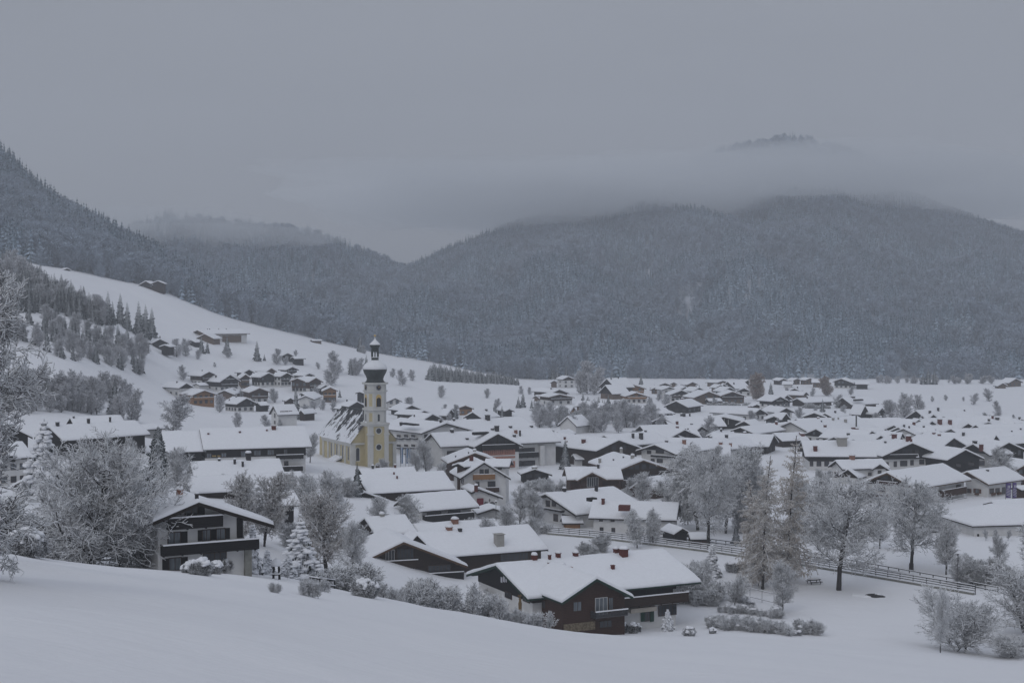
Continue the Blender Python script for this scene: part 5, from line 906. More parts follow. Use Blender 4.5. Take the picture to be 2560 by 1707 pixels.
# --- left edge
house('house', 'long snow roof with chimneys behind the great bare tree', D_(crop='A', A=(965, 425), B=(345, 465), W=15, tan=.45, hw=5, wall='dark', feats=[('c', 410, 468, 24, 22, 'chdark', True), ('c', 563, 440, 20, 26, 'chdark', True), ('c', 785, 435, 14, 30, 'chdark', False)]), [D_(A=(860, 388), B=(500, 402), W=14, tan=.5, dd=16, feats=[('c', 525, 412, 14, 8, 'chdark')])])
house('shed', 'grey shed with sloping snow roof at the meadow foot', D_(crop='A', A=(1110, 447), B=(980, 458), W=9, tan=.25, hw=3.4, wall='grey', og=.5), cat='shed')
house('house', 'white house with dark balconies at the left edge', D_(crop='A', A=(160, 575), B=(-100, 590), W=13, tan=.42, hw=6.8, wall='plaster', auto=(0, 3), og=1, feats=[('b', 'L', -30, 690, 110, 720, 1.2)]))
house('house', 'snow roof with small dark gable at the left edge', D_(crop='A', A=(50, 450), E=(115, 505), phi=30, W=13, tan=.55, L=16, hw=6, wall='dark', auto=(2, 0)))
house('house', 'black gabled house behind snowy bushes at the left', D_(crop='A', A=(165, 843), E=(270, 905), EL=(80, 915), phi=-20, L=14, hw=3.2, wall='dark', og=1.4))
# --- far right
j = lambda **q: D_(crop='J', **q)
house('house', 'dark chalet with white ground floor alone at the field edge', j(A=(590, 172), E=(712, 218), EL=(508, 202), phi=-25, L=14, hw=4.4, wall='plaster', top='dark', zw=1.8, og=1.2, auto=(4, 0)))
house('barn', 'dark low barn with snow roof beside the field edge chalet', j(A=(858, 200), B=(722, 203), W=11, tan=.3, hw=4, wall='dark', phi=78), cat='barn')
house('house', 'snow gable first in the far right row', j(A=(35, 172), E=(82, 192), EL=(-10, 192), phi=15, L=12, hw=3.6, wall='brown', auto=(2, 0)))
house('house', 'snow gable second in the far right row', j(A=(165, 172), E=(210, 190), EL=(90, 195), phi=30, L=12, hw=3.6, wall='tan', auto=(2, 0)))
house('house', 'snow gable third in the far right row', j(A=(290, 168), E=(335, 185), EL=(185, 205), phi=32, L=12, hw=4, wall='tan', auto=(2, 1)))
house('house', 'grey barn like house with snow roof before the rusty tree', j(A=(415, 185), B=(305, 190), W=11, tan=.3, hw=4, wall='tan', phi=76, auto=(0, 2)))
house('house', 'white low house in front of the far right row', j(A=(130, 202), B=(25, 206), W=10, tan=.35, hw=3, wall='plaster', phi=74))
house('house', 'lone snow gabled house at the far right forest edge', j(A=(2275, 172), E=(2205, 215), EB=(2105, 222), phi=40, L=15, hw=3.6, wall='tan', auto=(3, 2)))
house('hut', 'small hut left of the lone far right house', j(A=(2150, 215), E=(2195, 240), EL=(2095, 240), phi=0, L=9, hw=2.2, wall='tan'), cat='hut')
house('house', 'white house with dark gable left of the shrubby hedge', j(A=(70, 330), E=(122, 370), EL=(-60, 372), phi=28, L=14, hw=5, wall='plaster', top='dark', zw=4.6, og=1.2, auto=(3, 0), balc='dark'))
house('house', 'long low house with snow roof beside the hedge', j(A=(450, 350), B=(165, 362), W=12, tan=.35, hw=3, wall='brown', feats=[('c', 262, 368, 12, 14, 'chdark', False)]))
house('house', 'dark gable with snow roof at the left of larch tops', j(A=(60, 505), E=(105, 560), EL=(-60, 560), phi=35, L=13, hw=3.6, wall='dark', og=1.2))
for c_, x, y in [('J', a, b) for a, b in ((140, 266), (252, 300), (60, 452), (330, 498), (432, 503), (1012, 652), (1140, 640), (1500, 652), (1662, 636), (1905, 722), (2252, 715), (1752, 700), (1600, 705), (2055, 690), (1182, 695), (1420, 560), (2200, 560))] + [('I', a, b) for a, b in ((480, 178), (1130, 262), (1560, 262), (1860, 262), (1425, 255), (2000, 268), (2090, 238), (1722, 702), (1585, 640), (785, 500), (2000, 588), (560, 400), (640, 420), (1050, 470))]:
    r_ = random.Random(x * 7 + y); house('house', 'partly hidden low snow roof in the packed far part of the village', D_(crop=c_, A=(x, y), phi=r_.choice((-1, 1)) * r_.uniform(15, 75), W=r_.uniform(8, 13), tan=r_.uniform(.36, .5), L=r_.uniform(9, 16), hw=r_.uniform(2.8, 3.8), wall=r_.choice(('plaster', 'brown', 'dark', 'tan', 'plaster')), top='dark', zw=2.8, og=1, auto=(2, 2), ch=[(.3, .5, .8, .9)] if r_.random() < .6 else []), group='packed roofs of the far village')
for x, y in ((1535, 1012), (1600, 1062), (1655, 1040), (1712, 1072), (1760, 1100), (1830, 1095), (1880, 1062), (1935, 1085), (1990, 1045), (2040, 1070), (2085, 1090), (2130, 1045), (2180, 1075), (2235, 1060), (2290, 1088), (2330, 1050), (2385, 1092), (2440, 1060), (2490, 1085), (2530, 1040), (1690, 1000), (1900, 1020), (1560, 1090), (1470, 1108)):
    r_ = random.Random(x * 3 + y); house('house', 'broad snow roof packed between its neighbours in the middle of the village', D_(A=(x, y), phi=r_.choice((-1, 1)) * r_.uniform(25, 80), W=r_.uniform(13, 18), tan=r_.uniform(.36, .44), L=r_.uniform(16, 26), hw=r_.uniform(2.8, 4.0), wall=r_.choice(('plaster', 'brown', 'dark', 'plaster')), top='dark', zw=2.8, og=1.2, auto=(3, 3), ch=[(r_.uniform(-.4, .4), r_.uniform(.3, .7), .9, 1.0, r_.choice(('brick', 'chdark')))]), group='packed broad roofs of the village middle')
print('\n'.join(LOG))

# ------------------------------------------------------------------ the church
CH = bpy.data.objects.new('church', None); C.objects.link(CH)
c0 = P(938, 1165, 456); CH.location = c0; CH.rotation_euler = (0, 0, math.radians(27))
tag(CH, 'yellow and white baroque church with onion domed tower and patchy snow roof', 'church')
def cpart(mb, name, m, parent=CH, smooth=False): return mb.obj(name, M[m], parent, None, smooth)
def arch(mb, face, c, z0, z1, w, pos, th, n=8):     # a round arched panel; face 'L' looks to -x, 'F' to -y; pos is the plane
    r = w / 2; pts = [(-r, z0), (r, z0)] + [(r * math.cos(a), z1 - r + r * math.sin(a)) for a in [math.pi * i / n for i in range(n + 1)]]
    fr = (lambda u, z, o: (c + u, pos - o, z)) if face == 'F' else (lambda u, z, o: (pos - o, c - u, z))
    k = len(pts); mb.add([fr(u, z, th) for u, z in pts] + [fr(u, z, -.1) for u, z in pts], [tuple(range(k))] + [(i, k + i, k + (i + 1) % k, (i + 1) % k) for i in range(k)])
def disc(mb, face, c, z, r, pos, th, n=16):
    fr = (lambda u, w_, o: (c + u, pos - o, w_)) if face == 'F' else (lambda u, w_, o: (pos - o, c - u, w_))
    pts = [(r * math.cos(2 * math.pi * i / n), z + r * math.sin(2 * math.pi * i / n)) for i in range(n)]
    mb.add([fr(u, w_, th) for u, w_ in pts] + [fr(u, w_, -.1) for u, w_ in pts], [tuple(range(n))] + [(i, n + i, n + (i + 1) % n, (i + 1) % n) for i in range(n)])
nx0, nx1, ny0, ny1, ze, zr_ = -7.4, 7.8, 1.5, 34.0, 8.3, 17.3
mb = MB(); prism(mb, [(nx0, -6), (nx1, -6), (nx1, ze), (.2, zr_ - .5), (nx0, ze)], ny0, ny1 - 5.5); mb.box(nx0 + 1.6, nx1 - 1.6, ny1 - 5, ny1 + 3, -6, ze); cpart(mb, 'wall', 'yellow')
mb = MB(); ov = .7; tn = (zr_ - ze) / 7.5
for y0 in [0]:
    a = [(nx0 - ov, ny0 - .5, ze - .75), (.2, ny0 - .5, zr_), (.2, ny1 - 3, zr_), (nx0 - ov, ny1 - 5, ze - .75)]
    b = [(nx1 + ov, ny0 - .5, ze - .75), (.2, ny0 - .5, zr_), (.2, ny1 - 3, zr_), (nx1 + ov, ny1 - 5, ze - .75)]
    c_ = [(nx0 + 1.0, ny1 + 3.8, ze - .4), (nx1 - 1.0, ny1 + 3.8, ze - .4)]
    g = 14
    for q0, q1, q2, q3 in (a, b):                 # finely divided so that the snow patches sit on real slopes
        pts = []
        for i in range(g + 1):
            for j_ in range(g + 1):
                s_, t_ = i / g, j_ / g
                p = Vector(q0).lerp(q3, s_).lerp(Vector(q1).lerp(q2, s_), t_); pts.append(p)
        mb.add(pts, [(i * (g + 1) + j_, i * (g + 1) + j_ + 1, (i + 1) * (g + 1) + j_ + 1, (i + 1) * (g + 1) + j_) for i in range(g) for j_ in range(g)])
    mb.add([a[3], a[2], b[3], c_[0], c_[1]], [(0, 1, 3), (1, 4, 3), (1, 2, 4)])
cpart(mb, 'roof', 'churchroof')
mb = MB(); mb.box(-.05, .45, ny0, ny1 - 3, zr_ - .1, zr_ + .25); cpart(mb, 'ridge_cap', 'copper')
mb = MB(); mb.box(nx0 - .55, nx0 - .003, ny0 - .45, ny1 - 4.6, ze - 1.35, ze - .8); mb.box(nx0 - .35, nx0 - .003, ny0 - .25, ny1 - 4.8, ze - 1.9, ze - 1.353); cpart(mb, 'cornice', 'white')
for y in (1.9, 7.2, 12.6, 18.0, 23.4, 28.2):
    mb = MB(); mb.box(nx0 - .30, nx0 + .3, y - .62, y + .62, -6, ze - 1.905); cpart(mb, 'pilaster', 'white')
for x in (nx0 + .55, nx1 - .55):
    mb = MB(); mb.box(x - .62, x + .62, ny0 - .28, ny0 + .2, -6, ze - 1.1); cpart(mb, 'pilaster', 'white')
mb = MB(); mb.box(nx0 - .4, -3.2, ny0 - .45, ny0 - .003, ze - 1.3, ze - .7); mb.box(3.2, nx1 + .4, ny0 - .45, ny0 - .003, ze - 1.3, ze - .7); cpart(mb, 'cornice', 'white')
def awin(face, c, z0, z1, w, pos):
    mb = MB(); arch(mb, face, c, z0 - .2, z1 + .2, w + .45, pos, .04); f_ = cpart(mb, 'window', 'white'); mb = MB(); arch(mb, face, c, z0, z1, w, pos, .06); cpart(mb, 'pane', 'glass', f_)
for y in (4.6, 9.9, 15.3, 20.7): awin('L', y, 1.9, 6.1, 1.0, nx0)
awin('F', -5.4, 1.9, 6.0, 1.1, ny0)
mb = MB(); disc(mb, 'L', 4.6, -.6, .55, nx0, .08); cpart(mb, 'round_window', 'glass')
mb = MB(); mb.box(nx0 - 2.2, nx0 - .003, 10.6, 16.4, -6, 1.0); pr_ = cpart(mb, 'porch', 'yellow')
mb = MB(); arch(mb, 'L', 15.0, -3.2, .1, 1.2, nx0 - 2.2, .05); cpart(mb, 'door', 'frame', pr_)
mb = MB(); mb.hexa([(nx0 - 2.6, 10.2, .9), (nx0 - 2.6, 16.8, .9), (nx0, 16.8, 2.0), (nx0, 10.2, 2.0), (nx0 - 2.6, 10.2, 1.4), (nx0 - 2.6, 16.8, 1.4), (nx0, 16.8, 2.6), (nx0, 10.2, 2.6)]); cpart(mb, 'porch_snow', 'snow', pr_)
# tower
h = 3.12
mb = MB(); mb.box(-h, h, -h, h, -6, 14.0); tw_ = cpart(mb, 'tower_base', 'yellow')
for x, y in ((-h, -h), (h, -h), (-h, h)):
    mb = MB(); sx, sy = (1 if x < 0 else -1), (1 if y < 0 else -1); mb.box(min(x - sx * .22, x + sx * 1.25), max(x - sx * .22, x + sx * 1.25), min(y - sy * .22, y + sy * 1.25), max(y - sy * .22, y + sy * 1.25), -6, 13.0); mb.box(min(x - sx * .45, x + sx * 1.45), max(x - sx * .45, x + sx * 1.45), min(y - sy * .45, y + sy * 1.45), max(y - sy * .45, y + sy * 1.45), 10.2, 10.75); cpart(mb, 'pilaster', 'white')
mb = MB(); mb.box(-h - .3, h + .3, -h - .3, h + .3, 13.003, 13.5); mb.box(-h - .5, h + .5, -h - .5, h + .5, 13.503, 14.1); cpart(mb, 'cornice', 'white')
mb = MB(); mb.pillow((0, 0, 14.1), h + .35, h + .35, .7, 12, 3, 3); cpart(mb, 'ledge_snow', 'snow', smooth=True)
for z, r in ((6.4, .85), (11.6, .85)):
    mb = MB(); disc(mb, 'F', 0, z, r + .28, -h, .05); f_ = cpart(mb, 'round_window', 'white'); mb = MB(); disc(mb, 'F', 0, z, r, -h, .07); cpart(mb, 'pane', 'glass', f_)
mb = MB(); arch(mb, 'F', 0, -4.5, 1.6, 3.4, -h, .10, 12); f_ = cpart(mb, 'portal', 'white'); mb = MB(); arch(mb, 'F', 0, -4.5, 1.0, 2.2, -h, .14, 12); cpart(mb, 'door', 'frame', f_)
def octa(w, c, z0, z1):                            # square with broad cut corners
    p = [(-w, -w + c), (-w + c, -w), (w - c, -w), (w, -w + c), (w, w - c), (w - c, w), (-w + c, w), (-w, w - c)]
    return [(x, y, z0) for x, y in p] + [(x, y, z1) for x, y in p], [tuple(range(8))[::-1], tuple(range(8, 16))] + [(i, (i + 1) % 8, 8 + (i + 1) % 8, 8 + i) for i in range(8)]
u_ = 3.15
for nm_, w_, c_, z0, z1, m_ in (('shaft', u_, 1.42, 13.9, 18.1, 'white'), ('cornice', u_ + .45, 1.5, 18.103, 18.7, 'white'), ('belfry', u_, 1.42, 18.7, 24.0, 'white'), ('cornice', u_ + .35, 1.5, 24.003, 24.4, 'white'), ('clock_storey', u_, 1.42, 24.4, 26.4, 'white'), ('cornice', u_ + .55, 1.55, 26.403, 26.95, 'white')):
    mb = MB(); v, f = octa(w_, c_, z0, z1); mb.add(v, f); cpart(mb, nm_, m_)
for z0, z1 in ((14.6, 17.3), (19.4, 23.4)):       # yellow fields on the cut corner
    mb = MB(); e = (u_ - .71) ; q = .707
    cx_, cy_ = -e, -e
    mb.hexa([(cx_ - q * .03 + q * a_ * .55, cy_ - q * .03 - q * a_ * .55, z) if o_ else (cx_ + q * .1 + q * a_ * .55, cy_ + q * .1 - q * a_ * .55, z) for z in (z0, z1) for a_, o_ in ((-1, 1), (1, 1), (1, 0), (-1, 0))]); cpart(mb, 'yellow_field', 'yellow')
for face in ('F', 'L'):
    mb = MB(); arch(mb, face, 0, 19.3, 23.2, 1.75, -u_, .04); f_ = cpart(mb, 'belfry_opening', 'gold'); mb = MB(); arch(mb, face, 0, 19.3, 22.2, 1.5, -u_, .07); cpart(mb, 'louvre', 'shut', f_)
    mb = MB(); arch(mb, face, 0, 14.7, 16.9, .7, -u_, .04); cpart(mb, 'slit_window', 'glass')
    mb = MB(); disc(mb, face, 0, 25.35, .92, -u_, .05, 24); k_ = cpart(mb, 'clock_face', 'shut'); mb = MB()
    for i in range(12):
        a_ = 2 * math.pi * i / 12; disc(mb, face, .76 * math.sin(a_), 25.35 + .76 * math.cos(a_), .11, -u_, .07, 6)
    cpart(mb, 'numerals', 'ink', k_)
    mb = MB()
    for a_, l_ in ((.15, .55), (.9, .4)):
        for t_ in (0, .25, .5, .75, 1): disc(mb, face, l_ * t_ * math.sin(a_), 25.35 + l_ * t_ * math.cos(a_), .06, -u_, .09, 6)
    cpart(mb, 'clock_hands', 'gold', k_)
def squash(mb): mb.v = [(x, y, 26.95 + (z - 26.95) * .89) for x, y, z in mb.v]
mb = MB(); mb.lathe([(3.25, 26.96), (2.75, 27.6), (2.65, 28.2), (2.95, 29.2), (3.55, 30.4), (3.85, 31.5), (3.75, 32.4)], 16); squash(mb); cpart(mb, 'onion_dome', 'copper', smooth=True)
mb = MB(); pr = [(3.95, 31.75), (3.86, 32.5), (3.35, 33.4), (2.5, 34.2), (1.6, 34.75), (1.2, 35.0)]; v0 = len(mb.v); mb.lathe(pr, 24)
mb.v = [(x * (1 + .02 * noise.noise((x, y, z))), y, z - (.28 * abs(noise.noise((x * 1.6, y * 1.6, 3.3))) if z < 32 else 0)) for x, y, z in mb.v]; squash(mb); cpart(mb, 'dome_snow', 'snow', smooth=True)
mb = MB(); mb.lathe([(1.3, 34.7), (1.2, 35.6), (1.35, 35.9)], 8); mb.lathe([(1.3, 38.0), (1.25, 38.8)], 8); squash(mb); cpart(mb, 'lantern', 'copper')
for i in range(8):
    a_ = 2 * math.pi * (i + .5) / 8; mb = MB(); mb.bar((1.08 * math.cos(a_), 1.08 * math.sin(a_), 35.9), (1.08 * math.cos(a_), 1.08 * math.sin(a_), 38.0), .17, 6); squash(mb); cpart(mb, 'lantern_column', 'copper')
mb = MB(); mb.lathe([(1.42, 35.903), (1.30, 36.05), (.3, 36.1)], 12); squash(mb); cpart(mb, 'lantern_snow', 'snow')
mb = MB(); mb.lathe([(1.25, 38.8), (1.1, 39.1), (1.45, 39.7), (1.72, 40.3), (1.68, 40.6)], 14); squash(mb); cpart(mb, 'small_onion', 'copper', smooth=True)
mb = MB(); mb.lathe([(1.78, 40.45), (1.7, 40.75), (1.2, 41.3), (.6, 41.9), (.22, 42.5), (.06, 43.1)], 16); squash(mb); cpart(mb, 'dome_snow', 'snow', smooth=True)
mb = MB(); mb.bar((0, 0, 42.9), (0, 0, 44.0), .06); squash(mb); cpart(mb, 'finial', 'gold')
mb = MB(); mb.lathe([(.05, 43.35), (.3, 43.5), (.38, 43.75), (.3, 44.0), (.05, 44.15)], 12); squash(mb); cpart(mb, 'finial_ball', 'gold', smooth=True)

# ------------------------------------------------------------------ trees, each one a tree of its own
NAMES = {'beech': 'beech_tree', 'oak': 'oak_tree', 'park': 'park_tree', 'lime': 'garden_tree', 'birch': 'birch_tree', 'brownleaf': 'brown_leaved_tree', 'larch': 'larch_tree', 'shrub': 'shrub', 'thicket': 'thicket', 'airy': 'thin_tree', 'small': 'young_tree', 'far': 'frosted_tree', 'rusty': 'rusty_tree', 'spruce': 'spruce_tree', 'slim': 'spruce_tree', 'laden': 'snow_laden_spruce', 'farspruce': 'spruce_tree'}
CATS = {'shrub': 'shrub', 'thicket': 'shrub'}
CNT = {}
def T(kind, px, top, base=None, d=None, label='', group=None, wx_=1.0, vi=None):
    if d is None: d = hit(px, base)
    x = P(px, top, d).x; z = gz(x, d); H = P(px, top, d).z - z
    if H < .3: H = .8
    v = KIND[kind][(CNT.get(kind, 0) if vi is None else vi) % len(KIND[kind])]; CNT[kind] = CNT.get(kind, 0) + 1
    o = bpy.data.objects.new(NAMES[kind], None); C.objects.link(o); o.empty_display_size = 1
    s = H / v['H']; o.location = (x, d, z - .05); o.rotation_euler = (0, 0, R.uniform(0, 6.28)); o.scale = (s * wx_, s * wx_, s)
    tag(o, label, CATS.get(kind, 'tree'), group)
    for me_, nm_ in zip(v['parts'], ('trunk', 'crown', 'snow_load')): link(nm_, me_, o)
    return o
def cc(c, *rows):                                     # rows given in a crop's pixels
    for r in rows: yield tuple(cv(c, r[0], r[1])) + (cv(c, 0, r[2])[1],) + tuple(r[3:])
# near the camera
T('beech', 222, 1062, d=166, label='huge wide bare beech laden with snow beside the white chalet', vi=0, wx_=1.12)
T('oak', -330, 440, d=62, label='very close bare tree reaching in over the left edge', vi=0, wx_=1.0)
T('lime', -70, 625, d=88, label='dense snowy bare tree at the left edge behind the very close one', wx_=.85)
T('shrub', 30, 1215, d=172, label='bare snowy bush at the left below the close tree', wx_=1.5)
T('shrub', 120, 1250, d=176, label='bare snowy bush half under the huge beech', wx_=1.6)
T('shrub', 330, 1290, d=172, label='bare snowy bush between the beech and the chalet wall', wx_=1.4)
T('laden', 110, 1045, d=270, label='drooping dark spruce left of the huge beech', wx_=.85)
T('spruce', 395, 1062, d=300, label='dense dark green spruce right behind the huge beech', wx_=1.25)
T('lime', 445, 1115, d=290, label='grey bare tree right of the dense dark spruce')
T('lime', 318, 1110, d=300, label='bare tree hidden behind the top of the beech')
T('brownleaf', 608, 1172, d=232, label='brownish tree right behind the white chalet roof', wx_=1.0)
T('brownleaf', 660, 1176, d=236, label='taller brownish tree beside the white chalet gable', wx_=1.0)
T('birch', 722, 1172, d=300, label='pale frosted birch in front of the timber inn end', wx_=1.2)
T('brownleaf', 815, 1215, d=228, label='large snowy tree left of the brown timber chalet', wx_=1.25)
T('lime', 775, 1178, d=285, label='frosted tree below the church porch', wx_=1.2)
T('lime', 835, 1172, d=300, label='frosted tree in front of the church wall', wx_=1.1)
T('lime', 880, 1290, d=225, label='grey bare tree against the brown chalet roof', wx_=.9)
T('laden', 752, 1298, d=196, label='heavily snow laden spruce in the chalet garden', wx_=1.15, vi=0)
T('laden', 632, 1306, d=182, label='slim snow laden spruce right of the chalet balcony', wx_=.7, vi=1)
T('laden', 668, 1370, d=186, label='small snow laden spruce beside the wooden feeder', wx_=1.1)
T('laden', 720, 1385, d=190, label='low snow laden fir in front of the big laden spruce', wx_=1.3)
T('small', 718, 1418, d=178, label='thin snowy sapling in front of the laden spruce', wx_=.6)
T('shrub', 682, 1452, base=1480, label='tiny twiggy bush alone on the garden snow')
T('shrub', 772, 1440, base=1490, label='snowy bush in front of the garden rail')
T('shrub', 803, 1440, base=1478, label='narrow snowy bush at the end of garden rail')
for px, tp, d, l, q in ((875, 1405, 196, 'wide snowy bush left of the glazed bay', 1.7), (920, 1440, 196, 'low snowy bush under the brown chalet corner', 1.5), (1000, 1462, 200, 'white capped bush before the glazed bay', 1.3), (1070, 1440, 203, 'tall twiggy bush in front of the brown balcony', 1.2), (1135, 1448, 207, 'cone shaped snowy hedge bush', 1.1), (1205, 1472, 210, 'round white capped bush left of the front chalet', 1.2), (1290, 1512, 214, 'small snowy bush under the painted figure', 1.1), (1345, 1520, 217, 'round twiggy bush before the brown wing', 1.2)):
    T('shrub', px, tp, d=d, label=l, wx_=q)
T('lime', 948, 1238, d=310, label='spreading bare bush above the snow roof with low chimney', wx_=1.5); T('lime', 1020, 1234, d=318, label='spreading bare bush left of the white veranda house', wx_=1.4)
T('spruce', 893, 1155, d=362, label='small dark spruce at the corner of the church house', wx_=.8)
for px, tp, d, l in ((1300, 1205, 352, 'bare tree right of the tall white house'), (1340, 1215, 345, 'bare tree in front of the hotel balconies'), (1270, 1260, 330, 'bare tree right of the grey shed'), (1330, 1285, 318, 'snowy tree left of the white farmhouse'), (1372, 1195, 372, 'bare tree below the dark barn house'), (1225, 1290, 310, 'small bare tree beside the grey shed roof')):
    T('lime', px, tp, d=d, label=l, wx_=1.15)
T('spruce', 1413, 1098, base=1172, label='pale frosted spruce right of the hotel', wx_=1.0)
T('birch', 1593, 1268, base=1368, label='left of two frosted birches by the rail fence', wx_=1.25); T('birch', 1633, 1264, base=1362, label='right of two frosted birches by the rail fence', wx_=1.25)
T('park', 1772, 1115, base=1372, label='tall dark bare tree by the rail fence left of the larches', wx_=.95)
T('birch', 1745, 1105, d=345, label='weeping frosted birch behind the low barn', wx_=1.5)
T('lime', 1850, 1102, d=345, label='round bare tree behind the larches', wx_=1.25); T('lime', 1815, 1125, d=340, label='bare tree between the weeping birch and the larches', wx_=1.2)
T('thicket', 1690, 1190, d=372, label='thin bare bush before the low barn roof', wx_=1.3); T('lime', 1608, 1178, d=386, label='frosted garden tree beside the low dark barn', wx_=1.2)
T('spruce', 1840, 1310, d=325, label='dark spruce behind the rail fence', wx_=1.2)
T('larch', 1908, 1135, d=272, label='left of two tall straw coloured larches', wx_=1.05, vi=0); T('larch', 1968, 1088, d=278, label='right taller one of two straw coloured larches', wx_=1.0, vi=1)
T('larch', 1890, 1190, d=285, label='lower straw coloured larch leaning left of the pair', wx_=1.1, vi=0)
T('lime', 1956, 1392, base=1530, label='straw tinted small tree below the larches', wx_=1.15)
T('small', 1897, 1392, base=1463, label='young bare tree left of the larch trunks', wx_=1.1); T('small', 1836, 1426, base=1517, label='small round bare tree on the front garden snow', wx_=1.3)
T('laden', 1779, 1358, base=1442, label='snow laden spruce on the field by the rail fence', wx_=1.0); T('laden', 1669, 1520, base=1577, label='little snow laden spruce before the front chalet', wx_=1.0)
T('shrub', 1780, 1535, base=1560, label='small snowy bush on the front garden bank'); T('shrub', 1790, 1492, base=1513, label='round bush beside the front garden path')
T('thicket', 1700, 1400, d=262, label='drooping bush behind the front chalet roof corner', wx_=1.3); T('thicket', 1740, 1398, d=268, label='bush left of the field spruce', wx_=1.1)
T('thicket', 1465, 1350, d=305, label='twiggy bush behind the front chalet chimneys', wx_=1.4)
T('park', 2098, 1180, base=1474, label='wide bare park tree with dark trunk on the white field', wx_=1.32, vi=0)
T('park', 2280, 1182, base=1424, label='round frosted park tree beyond the rail fence', wx_=1.22, vi=1)
T('lime', 2366, 1298, base=1434, label='frosted small tree right of the round park tree', wx_=1.1); T('lime', 2200, 1260, d=318, label='frosted tree between the two park trees', wx_=1.1); T('lime', 2040, 1200, d=330, label='frosted tree behind the wide park tree', wx_=1.4); T('lime', 2010, 1190, d=335, label='frosted tree right of the larches', wx_=1.2)
T('small', 2352, 1458, base=1630, label='thin upright bare tree on the right field', wx_=.5); T('airy', 2396, 1470, base=1628, label='round bare bush on the right field', wx_=1.25)
T('lime', 2625, 1290, d=236, label='big snowy bush at the right edge', wx_=1.2); T('airy', 2560, 1400, d=232, label='drooping snowy bush at the right edge', wx_=1.5); T('airy', 2530, 1575, base=1640, label='low twiggy bush in the lower right corner', wx_=1.9)
T('lime', 2500, 1330, d=290, label='bare tree at the right edge above the fences', wx_=1.0)
for px, tp in ((2410, 1385), (2440, 1395), (2470, 1390), (2500, 1398)): T('thicket', px, tp, d=276, label='bare bush in the row behind the two rail fences', group='bushes behind the rail fences', wx_=1.2)
for px in (2465, 2492, 2520): T('small', px, 1318, base=1350, label='thin young tree against the low white hall', group='young trees before the white hall', wx_=.8)
T('lime', 2515, 1112, d=425, label='frosted round tree before the dark gabled house', wx_=1.35)
T('lime', 1065, 1096, d=445, label='frosted tree in front of the iron balcony hotel', wx_=1.1); T('lime', 1040, 1118, d=440, label='lower frosted tree beside the flags', wx_=1.1)
T('lime', 775, 1078, d=440, label='frosted tree at the back end of the church', wx_=1.0); T('lime', 752, 1110, d=425, label='frosted tree between inn and church', wx_=1.0)
T('lime', 960, 1142, d=432, label='snowy shrub before the church portal', wx_=1.6)
T('lime', 1505, 1190, d=400, label='frosted tree below the brown village chalet', wx_=1.3); T('lime', 1420, 1240, d=372, label='frosted bush in front of the white framed window', wx_=1.5)
# left slope
T('far', 430, 982, base=1078, label='big round frosted tree alone on the left meadow', wx_=1.35); T('far', 596, 1028, base=1070, label='frosted tree on the meadow above the inn roof', wx_=1.1); T('far', 668, 1034, base=1068, label='round frosted bush above the inn chimney', wx_=1.4); T('far', 700, 1048, base=1066, label='small frosted bush right of the round one', wx_=1.3)
T('spruce', 287, 948, base=1040, label='single dark spruce in the bare wood at left', wx_=1.0)
for a in cc('A', (930, 200, 440), (860, 230, 430), (690, 140, 385), (620, 110, 370), (560, 60, 360), (480, 90, 350), (420, 60, 340), (340, 40, 330), (260, 80, 360), (200, 60, 350), (120, 90, 350), (960, 260, 440), (650, 200, 385), (520, 180, 365), (790, 250, 400), (380, 130, 340)):
    T('far', a[0], a[1], d=hit(a[0], a[2]) , label='bare frosted tree in the small wood on the left slope', group='bare wood on the left slope', wx_=.95)
for a in cc('L', (705, 1115, 1335), (785, 1128, 1335), (830, 1185, 1372), (905, 1178, 1415), (950, 1200, 1425), (992, 1220, 1415), (735, 1180, 1330), (680, 1200, 1330)):
    T('farspruce', a[0], a[1], a[2], label='snowy spruce in the row above the white slope', group='spruces above the white slope', wx_=1.0)
for a in cc('L', (420, 1268, 1420), (482, 1278, 1440), (575, 1305, 1490), (655, 1342, 1515), (620, 1365, 1500), (770, 1328, 1500), (830, 1335, 1500), (795, 1380, 1515), (600, 1430, 1545), (510, 1340, 1470)):
    T('farspruce', a[0], a[1], a[2], label='dark spruce among bare trees below the small meadow', group='spruces below the small meadow', wx_=.95)
rr_ = random.Random(5)
for i in range(150):
    px = rr_.random() * 650; y0, y1 = 975 + max(0, px - 60) * .60, 1262 + max(0, px - 370) * .26; b_ = y0 + (y1 - y0) * rr_.random(); a = cv('L', px, b_)
    T('farspruce' if rr_.random() < .8 else 'far', a[0], a[1] - rr_.uniform(125, 195) / 2.613, a[1], label='tree in the mixed snowy wood left of the upper meadow', group='mixed wood beside the upper meadow', wx_=1.05)
for i in range(95):
    px = rr_.random() * 960; y0, y1 = 1330 + max(0, px - 300) * .30, 1480 + px * .20; b_ = y0 + (y1 - y0) * rr_.random(); a = cv('L', px, b_)
    T('far' if rr_.random() < .62 else 'farspruce', a[0], a[1] - rr_.uniform(95, 150) / 2.613, a[1], label='bare frosted tree on the wooded bank below the left meadow', group='trees on the left bank', wx_=1.1)
for i in range(30):
    px = rr_.uniform(0, 350); b_ = rr_.uniform(985, 1035); T('far', px, b_ - rr_.uniform(45, 80), b_, label='bare frosted tree in the small wood on the left slope', group='bare wood on the left slope', wx_=1.1)
